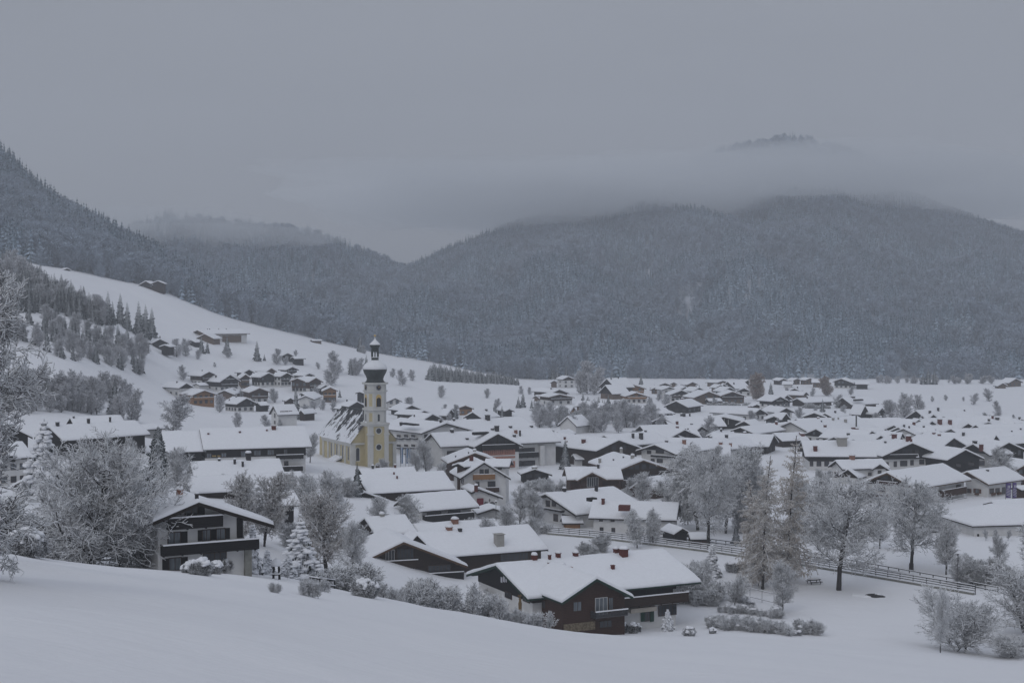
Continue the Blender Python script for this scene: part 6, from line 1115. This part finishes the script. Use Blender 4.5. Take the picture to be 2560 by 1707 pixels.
for c_, rows in (('K', ((1250, 215, 435, 'farspruce', 'single dark spruce on the open white hill'), (1330, 360, 432, 'farspruce', 'little spruce beside the single dark one'), (655, 158, 352, 'farspruce', 'big snowy spruce before the hill farmhouse'), (720, 220, 352, 'farspruce', 'leaning snowy spruce right of the big one'), (930, 150, 362, 'farspruce', 'slim frosted spruce before the farm bay'), (392, 195, 395, 'far', 'left frosted fruit tree beside the black barn'), (490, 190, 385, 'far', 'right frosted fruit tree beside the black barn'), (615, 310, 415, 'far', 'small umbrella shaped tree on the hill meadow'), (943, 270, 402, 'far', 'thin tree at the head of the farm track'), (1460, 300, 470, 'far', 'round bare tree left of the dark barn'), (1550, 380, 478, 'far', 'round bare tree before the dark barn'), (1660, 315, 390, 'far', 'bare tree behind the dark barn'), (2110, 318, 580, 'far', 'tall frosted tree above the hamlet edge'), (2040, 440, 695, 'far', 'bare tree standing alone right of the hamlet'), (1910, 445, 522, 'far', 'low bare bush left of the tall frosted tree'), (2250, 405, 585, 'slim', 'narrow conifer right of the tall frosted tree'), (2310, 395, 590, 'far', 'bare tree right of the narrow conifer'), (460, 470, 640, 'far', 'bare tree left of the hamlet houses'), (800, 450, 500, 'far', 'small frosted bush on the slope over the hamlet'), (1440, 720, 880, 'far', 'round frosted tree in the lower hamlet'), (850, 780, 985, 'far', 'frosted tree right of the light orange chalet'), (1665, 700, 1060, 'slim', 'slim frosted spruce beside the shuttered white house'), (1890, 700, 850, 'far', 'round frosted tree left of the light wood house'), (2135, 735, 825, 'farspruce', 'small spruce right of the light wood house'), (1180, 850, 930, 'far', 'frosted bush before the white black gabled house'), (1360, 880, 970, 'far', 'frosted bush below the dark little shed'), (1850, 850, 1000, 'far', 'frosted tree left of the church roof'), (1780, 890, 1050, 'far', 'frosted tree above the church choir'), (1950, 850, 960, 'far', 'broad frosted tree behind the church ridge'), (2080, 850, 960, 'far', 'frosted tree near the tower back'), (1000, 730, 830, 'far', 'frosted garden bush in the hamlet centre'), (1080, 720, 830, 'far', 'second frosted garden bush in the hamlet centre'))), 
                 ('G', ((590, 128, 315, 'farspruce', 'snowy spruce standing high left of the spire'), (650, 335, 470, 'farspruce', 'dark spruce directly left of the onion dome'), (630, 245, 330, 'far', 'bare tree beside the high snowy spruce'), (560, 365, 530, 'far', 'bare tree in the hedge left of the dome'), (500, 375, 520, 'far', 'thin bare tree in the hedge left of the dome'), (1005, 470, 640, 'far', 'large round bare bush right of the onion dome'), (905, 470, 560, 'far', 'bare bush touching the onion dome'), (1100, 480, 595, 'far', 'row of bare bushes right of the round one'), (600, 765, 900, 'farspruce', 'spruce left of the tower shaft'), (1080, 750, 860, 'far', 'frosted tree right of the white gable house'), (330, 810, 900, 'far', 'frosted tree behind the church nave'))),
                 ('H', ((1835, 0, 330, 'far', 'tallest bare tree in the village background'), (1900, 60, 340, 'far', 'bare tree right of the tallest one'), (1770, 90, 330, 'far', 'bare tree left of the tallest one'), (1205, 305, 465, 'farspruce', 'tall pale larch like conifer under the meadow'), (1160, 345, 470, 'farspruce', 'shorter pale conifer under the meadow'), (930, 400, 545, 'farspruce', 'frosted conifer before the dark little gable'), (1000, 440, 560, 'farspruce', 'low frosted conifer right of it'), (540, 420, 575, 'farspruce', 'frosted conifer left of wood gabled house'), (420, 490, 580, 'far', 'frosted bush behind the frescoed gable'), (1290, 385, 470, 'farspruce', 'dark conifer at the end of pale conifers'), (1270, 262, 335, 'far', 'lone round bush on the white meadow'), (80, 355, 470, 'far', 'frosted tree at the meadow foot near tower'))),
                 ('I', ((850, 370, 660, 'far', 'tall frosted tree in the round tree clump'), (1620, 535, 760, 'far', 'frosted tree before the long dark hall'), (2090, 488, 640, 'far', 'frosted tree right of the glazed hall'), (2150, 115, 395, 'rusty', 'tall rusty brown tree at the terrace end'), (2262, 205, 335, 'farspruce', 'dark slim spruce right of the rusty tree'), (1250, 330, 480, 'far', 'frosted tree left of dark balcony house'), (1700, 310, 420, 'far', 'frosted tree before the grey brown chalet'), (1560, 235, 310, 'farspruce', 'spruce beside the upper brown gable'), (1340, 225, 290, 'farspruce', 'small spruce behind the narrow white house'), (1160, 290, 400, 'far', 'frosted tree right of light wood house'), (990, 130, 240, 'farspruce', 'dark spruce behind pale wood gable'), (720, 130, 180, 'farspruce', 'spruce behind the stepped snow roof'), (2010, 760, 860, 'birch', 'weeping frosted tree at middle right'))),
                 ('J', ((455, 148, 345, 'rusty', 'rusty brown beech at the field corner'), (680, 250, 335, 'far', 'frosted round tree right of the rusty beech'), (545, 325, 460, 'far', 'broad frosted tree before the white dormer house'), (410, 365, 500, 'farspruce', 'snowy spruce in the shrubby hedge'), (180, 445, 590, 'far', 'round frosted tree above the long snow roof'), (595, 425, 540, 'far', 'frosted tree left of the black A gable'), (1090, 375, 640, 'far', 'left tree of the frosty group by the field'), (1215, 312, 610, 'far', 'tallest tree of the frosty group by the field'), (1335, 325, 490, 'far', 'right tree of the frosty group by the field'), (1120, 535, 670, 'far', 'low pale tree below the frosty group'), (900, 500, 640, 'far', 'brownish tree below the black A gable'), (2000, 500, 610, 'far', 'bare bush above the dark wide gable'), (2110, 462, 590, 'far', 'taller bare bush above the dark wide gable'), (2260, 520, 580, 'far', 'small bare bush near the right edge'), (1430, 75, 235, 'farspruce', 'tallest dark spruce at the far field edge'), (1380, 110, 235, 'farspruce', 'left dark spruce at the far field edge'), (1490, 95, 235, 'farspruce', 'right dark spruce at the far field edge'), (1470, 345, 400, 'far', 'tiny bush on the far white field'), (1600, 330, 390, 'far', 'thin little tree on the far white field'), (1770, 350, 395, 'far', 'low scrub on the far white field'), (310, 262, 350, 'far', 'frosted tree before grey barn like house'), (80, 262, 340, 'far', 'frosted bush under the far right row')))):
    for x, t_, b_, k_, l in rows:
        a = cv(c_, x, t_); T(k_, a[0], a[1], cv(c_, x, b_)[1], label=l, wx_=1.15 if k_ in ('far', 'rusty') else 1.15)
for i in range(66):                                    # the dark strip of spruces across the meadow
    t_ = (i % 33) / 32 + rr_.uniform(-.02, .02); px = 1078 + t_ * 212; b_ = 951 + t_ * 11 - (8 - 5 * t_) * (i // 33) + rr_.uniform(-2, 1)
    T('farspruce', px, b_ - (36 - 16 * t_) * rr_.uniform(.85, 1.1), b_, label='snowy spruce in the dense strip across the white meadow', group='spruce strip on the meadow', wx_=1.9)
for i in range(16):
    px = 1310 + rr_.random() * 110; b_ = 944 + rr_.uniform(-4, 5); T('farspruce', px, b_ - rr_.uniform(28, 46), b_, label='dark spruce in the grove at the meadow end', group='spruce grove at the meadow end')
for i in range(40):
    t_ = rr_.random(); px = 1335 + t_ * 330; b_ = 1080 + rr_.uniform(-28, 4); T('far', px, b_ - rr_.uniform(40, 62), b_, label='round frosted tree in the clump in the village middle', group='frosted clump in the village middle', wx_=1.1)
for i in range(16):
    px = 1448 + rr_.random() * 78; b_ = 1024 + rr_.uniform(-12, 6); T('farspruce', px, b_ - rr_.uniform(22, 36), b_, label='dark snowy spruce behind the frosted village clump', group='dark spruces behind the clump', wx_=1.2)
for i in range(26):
    t_ = rr_.random(); px = 2185 + t_ * 320; b_ = 958 + rr_.uniform(-2, 2); T('far', px, b_ - rr_.uniform(10, 26), b_, label='frosted bush in the line along the far field edge', group='bushes along the far field edge', wx_=1.5)
for i in range(50):                                    # gardens between the houses
    px = R.uniform(1050, 2540); b_ = R.uniform(985, 1130); T('far', px, b_ - R.uniform(16, 34), b_, label='frosted garden tree between the village roofs', group='garden trees between the roofs', wx_=1.2)

# ------------------------------------------------------------------ fences, hedges and the small things
def root(name, label, cat, loc, rz=0, group=None):
    o = bpy.data.objects.new(name, None); C.objects.link(o); o.location = loc; o.rotation_euler = (0, 0, rz); o.empty_display_size = .5
    return tag(o, label, cat, group)
def on(px, py):                                        # a place on the snow under that photo pixel
    d = hit(px, py); k = d / ray(px, py).y; x = ray(px, py).x * k
    return Vector((x, d, gz(x, d)))
def fence(name, label, pts, hgt=1.25, rails=3, step=2.6, lift=.0, kerb=False, pw=.075):
    W3 = [on(*p) for p in pts]; o = root(name, label, 'fence', W3[0]); q = W3[0]
    for a, b in zip(W3[:-1], W3[1:]):
        L_ = (b - a).length; n = max(1, int(L_ / step))
        for i in range(n + (b == W3[-1])):
            p = a.lerp(b, i / n) - q; mb = MB(); mb.box(p.x - pw, p.x + pw, p.y - pw, p.y + pw, p.z - .6, p.z + lift + hgt); mb.obj('post', M['dark'], o)
        dr = (b - a).normalized(); nr = Vector((-dr.y, dr.x, 0)).normalized()
        def strip(z0, z1, w0, w1):
            v = []
            for p in (a - q, b - q):
                for ww, zz in ((w0, z0), (w1, z0), (w1, z1), (w0, z1)): v.append(p + nr * ww + Vector((0, 0, zz + lift)))
            return v, [(0, 1, 2, 3), (7, 6, 5, 4), (0, 4, 5, 1), (1, 5, 6, 2), (2, 6, 7, 3), (3, 7, 4, 0)]
        for r_ in range(rails):
            z = hgt * (.25 + .72 * r_ / max(1, rails - 1)); mb = MB(); mb.add(*strip(z - pw * 1.1, z + pw * .9, -pw - .06, -pw - .005)); rl = mb.obj('rail', M['dark'], o)
            mb = MB(); mb.add(*strip(z + pw * .9 + .005, z + pw * 1.2 + .09, -pw - .09, -pw + .03)); mb.obj('rail_snow', M['snow'], rl)
        if kerb:
            mb = MB(); mb.add(*strip(-1.2 - lift, .08 - lift + .35, -.7, -.3)); mb.obj('kerb_wall', M['concrete'], o)
            mb = MB(); mb.add(*strip(.36 + .08 - lift, .55 - lift, -.75, -.1)); mb.obj('kerb_snow', M['snow'], o)
    return o
fence('rail_fence', 'dark rail fence on a low kerb along the snowed path', [(1372, 1334), (1500, 1345), (1640, 1362), (1780, 1380), (1905, 1397), (2020, 1414), (2130, 1432), (2250, 1452), (2350, 1468), (2438, 1484)], lift=.45, kerb=True)
fence('rail_fence', 'second rail fence on the far side of the snowed path', [(1500, 1326), (1640, 1342), (1790, 1358), (1940, 1378), (2060, 1398), (2170, 1418), (2300, 1442), (2400, 1460), (2495, 1478)], rails=2, hgt=1.0)
fence('garden_rail', 'short snow covered wooden garden rail beside the laden spruce', [(775, 1462), (800, 1466), (836, 1470)], hgt=1.0, rails=2, step=1.8)
fence('mesh_fence', 'thin wire fence posts in the front garden', [(1875, 1498), (1905, 1505), (1935, 1512)], hgt=2.2, rails=2, step=2.5, pw=.03)
def twigs(name, spots, parent, mname='twig', kind='shrub', sc=(1, 1)):  # many shrubs grown into one hedge
    V_, F_, n = [], [], 0
    for i, (x, y, z, s) in enumerate(spots):
        me_ = KIND[kind][i % len(KIND[kind])]['parts'][1]; c = np.empty(len(me_.vertices) * 3, np.float32); me_.vertices.foreach_get('co', c); c = c.reshape(-1, 3)
        f = np.empty(len(me_.loops), np.int32); me_.loops.foreach_get('vertex_index', f); a = R.uniform(0, 6.28)
        m_ = np.array([[math.cos(a) * sc[0], -math.sin(a) * sc[0], 0], [math.sin(a) * sc[0], math.cos(a) * sc[0], 0], [0, 0, sc[1]]]) * s
        V_.append(c @ m_.T + (x, y, z)); F_.append(f.reshape(-1, 4) + n); n += len(c)
    return link(name, mesh(name, np.concatenate(V_), np.concatenate(F_), M[mname]), parent)
def hedge(label, pts, h_, dens=1.0, caps=1.0, name='hedge', depth=1.5):
    W3 = [on(*p) for p in pts]; o = root(name, label, 'hedge', W3[0]); q = W3[0]; sp = []; pm = MB()
    for a, b in zip(W3[:-1], W3[1:]):
        n = max(2, int((b - a).length / 1.1 * dens))
        for i in range(n):
            p = a.lerp(b, i / n) - q; y = p.y + R.uniform(-.5, .5) * depth; hh = h_ * R.uniform(.4, 1.3); sp.append((p.x, y, p.z - .1, hh / 3.2))
            for k_ in range(4):
                if R.random() < caps: pm.pillow((p.x + R.uniform(-.5, .5), y + R.uniform(-.5, .5), p.z + hh * R.uniform(.55, .85)), R.uniform(.2, .6), R.uniform(.2, .6), R.uniform(.12, .34), 8, 3, R.random() * 9, .6)
    twigs('foliage', sp, o, sc=(1.25, 1)); pm.obj('snow_load', M['snow'], o, smooth=True); return o
hedge('long brown twiggy hedge under snow in front of the field', [(1785, 1568), (1850, 1572), (1920, 1580), (1990, 1586), (2070, 1580)], 2.1, .75, .8, depth=2.6)
hedge('snow heaped rockery hedge on the garden bank', [(1815, 1530), (1860, 1532), (1900, 1536), (1950, 1545)], 1.6, 1.0, 1.6)
hedge('dark hedge under thick snow beside the front chalet balcony', [(1725, 1505), (1760, 1507), (1790, 1502)], 3.2, 1.4, 1.6)
hedge('snow covered hedge below the front garden fence', [(1840, 1500), (1890, 1512)], 1.3, 1.0, 1.0)
hedge('snowy hedge along the terrace of the upper village', [(1770, 1012), (1830, 1013), (1878, 1014)], 1.6, .8, 1.5)
hedge('dark shrubby hedge in the upper right village', [(2010, 1019), (2045, 1021), (2080, 1021)], 2.6, .8, .8)
hedge('frosted hedge between the annex and the white farmhouse', [(1290, 1330), (1330, 1332), (1365, 1330)], 3.0, 1.0, .6)
hedge('frosted hedge below the hotel', [(1330, 1222), (1390, 1228), (1440, 1232)], 3.0, .8, .6)
hedge('frosted hedge behind the white veranda house', [(1130, 1245), (1180, 1247)], 2.4, .8, .6)
def bushball(label, px, top, base, wpx, group=None):
    p = on(px, base); m_ = p.y / F; h_, w_ = (base - top) * m_, wpx * m_ / 2
    o = root('topiary_bush', label, 'bush', p, 0, group); sp = [(R.uniform(-.3, .3) * w_, R.uniform(-.3, .3) * w_, -.1, h_ * .85 / 3.2) for _ in range(5)]
    twigs('foliage', sp, o, 'bush', sc=(w_ / h_ * 1.5, 1)); mb = MB()
    for k_ in range(int(9 + 40 * min(1, w_ / 2.5))):       # many small loads of snow on the twigs
        a_, e_ = R.uniform(0, 6.28), R.uniform(.15, 1.5); q_ = R.uniform(.16, .40) * (.5 + .5 * min(1.4, w_))
        mb.pillow((w_ * .85 * math.cos(a_) * math.cos(e_), w_ * .85 * math.sin(a_) * math.cos(e_), h_ * (.30 + .58 * math.sin(e_)) - q_ * .3), q_ * 1.25, q_ * 1.25, q_, 8, 3, R.random() * 9, .6)
    mb.obj('snow_cap', M['snow'], o, smooth=True)
for px, top, base, wp, l in ((1482, 1557, 1576, 18, 'left pair bush'), (1497, 1558, 1577, 14, 'bush next to the left pair'), (1519, 1556, 1578, 18, 'bush'), (1531, 1553, 1577, 14, 'narrow bush'), (1557, 1551, 1580, 24, 'tall bush'), (1545, 1566, 1583, 14, 'lowest bush'), (1582, 1551, 1582, 20, 'bush'), (1596, 1554, 1578, 12, 'small bush')):
    bushball('round clipped bush under a snow cap before the front chalet', px, top, base, wp, 'clipped bushes before the front chalet')
bushball('low snow hump bush right of the little laden spruce', 1722, 1564, 1588, 30)
bushball('single snow ball bush on the field edge', 1782, 1566, 1582, 16)
bushball('little ball shaped bush beside the spruce before the chalet', 1680, 1530, 1560, 13)
for px, top, base, wp, l in ((478, 1402, 1432, 42, 'broad smooth snow covered bush under the chalet window'), (505, 1394, 1437, 46, 'lumpy snow laden bush before the chalet wall'), (556, 1384, 1432, 42, 'tallest snow laden bush at the chalet corner'), (540, 1398, 1434, 30, 'snow laden bush between two taller ones'), (64, 1316, 1388, 105, 'big drooping snow heap bush at the left edge'), (1040, 1440, 1500, 60, 'bush with thick snow crown before the brown balcony'), (1200, 1468, 1530, 64, 'bush with white snow crown left of the front chalet'), (915, 1442, 1492, 60, 'bush with snow blanket under the glazed bay')):
    bushball(l, px, top, base, wp)
for px in (1824, 1849):
    p = on(px, 1428); o = root('planter_bush', 'clipped vase shaped bush on the white field', 'bush', p, 0, 'vase shaped bushes on the field'); twigs('foliage', [(0, 0, 0, .62), (.2, .2, 0, .6)], o, 'bush'); mb = MB(); mb.pillow((0, 0, 1.7), .95, .95, .4, 9, 3, px); mb.obj('snow_cap', M['snow'], o, smooth=True)
# wooden bird feeder
p = on(691, 1446); o = root('bird_feeder', 'dark wooden bird feeder with a snow hood in the garden', 'bird feeder', p); s_ = .72
for x, y in ((-.55, -.55), (.55, -.55), (-.55, .55), (.55, .55)):
    mb = MB(); mb.bar((x * s_, y * s_, -.3), (x * .75 * s_, y * .75 * s_, 2.3 * s_), .09); mb.obj('leg', M['dark'], o)
mb = MB(); mb.box(-.7 * s_, .7 * s_, -.7 * s_, .7 * s_, .75 * s_, .9 * s_); mb.obj('tray', M['dark'], o); mb = MB(); mb.box(-.72 * s_, .72 * s_, -.72 * s_, .72 * s_, .905 * s_, 1.1 * s_); mb.obj('tray_snow', M['snow'], o)
mb = MB(); mb.lathe([(.95 * s_, 2.25 * s_), (.05, 2.9 * s_)], 4, a0=.785); mb.obj('roof', M['dark'], o); mb = MB(); mb.pillow((0, 0, 2.3 * s_), .95 * s_, .95 * s_, 1.25 * s_, 10, 5, 2); mb.obj('snow_cap', M['snow'], o, smooth=True)
# small red trailer beside the chalet corner
p = on(613, 1437); o = root('garden_trailer', 'red garden trailer under snow at the chalet corner', 'trailer', p + Vector((0, 0, 0)), .2)
mb = MB(); mb.box(-.42, .42, -.35, .35, .25, .68); mb.obj('body', M['red'], o)
for x in (-.3, .3):
    mb = MB(); mb.bar((x, -.45, .18), (x, -.355, .18), .18, 14); mb.obj('wheel', M['metal'], o)
mb = MB(); mb.bar((-.5, 0, .4), (-1.2, 0, .35), .04); mb.obj('drawbar', M['metal'], o); mb = MB(); mb.pillow((0, 0, .68), .46, .4, .22, 10, 3, 4); mb.obj('snow_cap', M['snow'], o, smooth=True)
# street lamps
for px, top, base, l in ((2394, 1382, 1478, 'slim dark street lamp beside the two rail fences'), (1240, 1252, 1330, 'slim street lamp before the white annex')):
    p = on(px, base); hh = P(px, top, p.y).z - p.z; o = root('street_lamp', l, 'street lamp', p)
    mb = MB(); mb.bar((0, 0, -.3), (0, 0, hh - .5), .08, 8, .05); mb.obj('pole', M['metal'], o); mb = MB(); mb.lathe([(.1, hh - .5), (.28, hh - .1), (.05, hh - .05)], 10); mb.obj('lamp_head', M['metal'], o); mb = MB(); mb.pillow((0, 0, hh - .08), .3, .3, .22, 9, 3, 1); mb.obj('snow_cap', M['snow'], o)
p = on(2398, 1470); o = root('litter_bin', 'small dark bin with snow cap beside the street lamp', 'bin', p); mb = MB(); mb.lathe([(.28, 0), (.32, 1.0)], 10); mb.obj('body', M['metal'], o); mb = MB(); mb.pillow((0, 0, 1.0), .4, .4, .3, 9, 3, 1); mb.obj('snow_cap', M['snow'], o, smooth=True)
# picnic table, rock
p = on(2035, 1458); o = root('picnic_table', 'snowed in wooden picnic table on the white field', 'picnic table', p, .3)
mb = MB(); mb.box(-1.3, 1.3, -.45, .45, .75, .85); mb.obj('tabletop', M['dark'], o); mb = MB(); mb.pillow((0, 0, .85), 1.35, .5, .35, 12, 3, 6, .1); mb.obj('snow_cap', M['snow'], o, smooth=True)
for y in (-.95, .95):
    mb = MB(); mb.box(-1.3, 1.3, y - .17, y + .17, .42, .5); mb.obj('bench_seat', M['dark'], o)
for x in (-1, 1):
    mb = MB(); mb.bar((x, -1, .4), (x, .3, .8), .06); mb.bar((x, 1, .4), (x, -.3, .8), .06); mb.box(x - .06, x + .06, -.8, -.7, -.2, .42); mb.box(x - .06, x + .06, .7, .8, -.2, .42); mb.obj('leg', M['dark'], o)
p = on(2182, 1488); o = root('boulder', 'low dark boulder poking out of the field snow', 'boulder', p); mb = MB(); mb.pillow((.3, -.2, -.2), 1.7, .9, .62, 12, 4, 8, .6); mb.obj('rock', M['chdark'], o); mb = MB(); mb.pillow((-.6, .5, -.3), 3.2, 1.5, .62, 16, 4, 9, .5); mb.obj('snow_cap', M['snow'], o, smooth=True)
# flags before the hotel, banners beside the shop
def flag(label, px, top, base, d, w_, mats_, grp=None, kind='flag'):
    x = P(px, base, d).x; z0, z1 = gz(x, d), P(px, top, d).z; o = root('flagpole' if kind == 'flag' else 'banner', label, kind, (x, d, z0), .1, grp)
    mb = MB(); mb.bar((0, 0, -.3), (0, 0, z1 - z0), .06); mb.obj('pole', M['metal'], o); mb = MB(); n = 7; hh = (z1 - z0); zb = hh - (base - top) * d / F * .96
    v = [(.08 + w_ * i / n, .10 * math.sin(i * 1.1) * w_, z) for z in (zb, hh - .1) for i in range(n + 1)]; v += [(a, b + .02, c) for a, b, c in v]; k_ = n + 1
    f = [(i, i + 1, k_ + i + 1, k_ + i) for i in range(n)] + [(2 * k_ + i, 3 * k_ + i, 3 * k_ + i + 1, 2 * k_ + i + 1) for i in range(n)]
    mb.add(v, f); c_ = mb.obj('cloth', M[mats_[0]], o)
    return o, c_, zb, hh
for px, t_, b_ in ((1001, 1118, 1160), (1014, 1120, 1160), (1022, 1121, 1158)):
    o, c_, zb, hh = flag('light blue and white hanging flag before the hotel', px, t_, b_, 452, .75, ('flagb',), 'flags before the hotel'); mb = MB(); mb.box(.30, .46, -.13, -.08, zb + .1, hh - .15); mb.obj('white_stripe', M['ink'], c_)
for px, t_, b_, l in ((2514, 1206, 1246, 'wider purple banner with white lettering beside the shop'), (2531, 1205, 1246, 'narrower purple banner at the shop corner')):
    o, c_, zb, hh = flag(l, px, t_, b_, 388, 1.5 if px < 2520 else 1.1, ('purple',), None, 'banner'); ww = 1.5 if px < 2520 else 1.1
    for a_, b2 in ((.3, .42), (.55, .67)):
        mb = MB(); mb.box(.08 + ww * a_, .08 + ww * b2, -.21, -.17, hh - 1.5, hh - .75); mb.obj('lettering', M['ink'], c_)
    for i in range(5):
        z = zb + .5 + i * .42; mb = MB(); mb.hexa([(.12, -.21, z + .3), (.05 + ww, -.21, z - .15), (.05 + ww, -.17, z - .15), (.12, -.17, z + .3), (.12, -.21, z + .42), (.05 + ww, -.21, z - .03), (.05 + ww, -.17, z - .03), (.12, -.17, z + .42)]); mb.obj('stripe', M['ink'], c_)
# garden trees and bushes that close the gaps between the nearer roofs
gaps = [(700, 1330, 1265, 'lime'), (735, 1370, 1300, 'thicket'), (860, 1370, 1320, 'thicket'), (800, 1330, 1258, 'lime'), (1120, 1300, 1258, 'thicket'), (1175, 1335, 1290, 'thicket'), (640, 1262, 1215, 'lime'), (560, 1225, 1180, 'lime'), (720, 1240, 1195, 'lime'), (690, 1200, 1150, 'lime'), (870, 1240, 1190, 'thicket'), (1010, 1225, 1180, 'lime'), (1100, 1205, 1150, 'lime'), (1450, 1215, 1165, 'lime'), (1560, 1265, 1215, 'thicket'), (1590, 1235, 1190, 'thicket'), (1640, 1215, 1150, 'lime'), (1700, 1250, 1195, 'lime'), (1720, 1310, 1245, 'lime'), (1650, 1300, 1260, 'thicket'), (1860, 1330, 1270, 'thicket'), (1900, 1270, 1190, 'lime'), (2000, 1330, 1270, 'thicket'), (2120, 1300, 1235, 'lime'), (2180, 1330, 1290, 'thicket'), (2330, 1330, 1280, 'thicket'), (2430, 1330, 1295, 'small'), (1210, 1235, 1190, 'thicket'), (500, 1300, 1262, 'thicket'), (1500, 1380, 1330, 'thicket'), (1250, 1400, 1365, 'thicket'), (1900, 1225, 1165, 'lime'), (2060, 1215, 1170, 'thicket'), (1560, 1160, 1120, 'lime'), (1790, 1160, 1110, 'lime'), (340, 1230, 1160, 'lime'), (270, 1240, 1170, 'lime'), (170, 1250, 1190, 'lime'), (60, 1260, 1200, 'lime'), (120, 1190, 1130, 'lime'), (20, 1180, 1110, 'lime'), (230, 1180, 1120, 'lime'), (330, 1150, 1090, 'lime')]
for px, b_, t_, k_ in gaps:
    T(k_, px, t_, b_, label='snowy bare garden tree filling a gap between nearer houses', group='garden trees between the nearer houses', wx_=1.2)

# ------------------------------------------------------------------ low cloud on the mountain, thin haze in the valley
def volume_mat(name, col, dens):
    m = bpy.data.materials.new(name); m.use_nodes = True; t = m.node_tree; t.nodes.clear()
    o_ = t.nodes.new('ShaderNodeOutputMaterial'); v_ = t.nodes.new('ShaderNodeVolumePrincipled')
    v_.inputs['Color'].default_value = (*col, 1); v_.inputs['Density'].default_value = dens
    t.links.new(v_.outputs[0], o_.inputs['Volume']); return m
def cloud(label, c, rx, ry, rz, dens, rot=0, seed=0):
    n, m = 64, 24; v = []
    for j in range(m + 1):
        b = -math.pi / 2 + math.pi * j / m
        for i in range(n):
            a = 2 * math.pi * i / n; x, y, z = math.cos(b) * math.cos(a), math.cos(b) * math.sin(a), math.sin(b)
            q = 1 + .30 * noise.noise((x * 2.2 + seed, y * 2.2, z * 1.2)) + .16 * noise.noise((x * 6 + seed, y * 6, z * 2.5))
            v.append((x * rx * q, y * ry * q, z * rz * q * (.6 if z > 0 else 1.0) * (1 + .2 * noise.noise((x * 9, y * 9, seed)))))
    f = [(j * n + i, j * n + (i + 1) % n, (j + 1) * n + (i + 1) % n, (j + 1) * n + i) for j in range(m) for i in range(n)]
    o = link('cloud', mesh('cloud', v, f, volume_mat('cloud', (.885, .908, .930), dens), True), None, c, rot)
    o['kind'] = 'stuff'; o['label'] = label; o['category'] = 'cloud'; return o
cloud('low grey cloud hiding the crest of the big mountain', (450, 2740, 238), 860, 620, 66, .0062, -.02, 1)
cloud('grey cloud rolling over the low shoulder of the big mountain', (60, 2640, 204), 430, 420, 58, .0050, .1, 4)
cloud('ragged cloud shred under the cloud bank', tuple(P(1560, 505, 2560)), 260, 120, 26, .005, .1, 5)
cloud('wisp of fog drifting in front of the left hill', tuple(P(520, 585, 1950)), 190, 90, 26, .006, 0, 2)
cloud('thin fog behind the left hillside', tuple(P(330, 560, 1850)), 170, 90, 40, .006, 0, 3)
hz = MB(); hz.box(-3200, 3200, -80, 4600, -75, 640)
ho = hz.obj('haze', volume_mat('haze', (.92, .955, 1.0), .00022)); ho['kind'] = 'stuff'; ho['label'] = 'thin grey winter haze filling the valley'
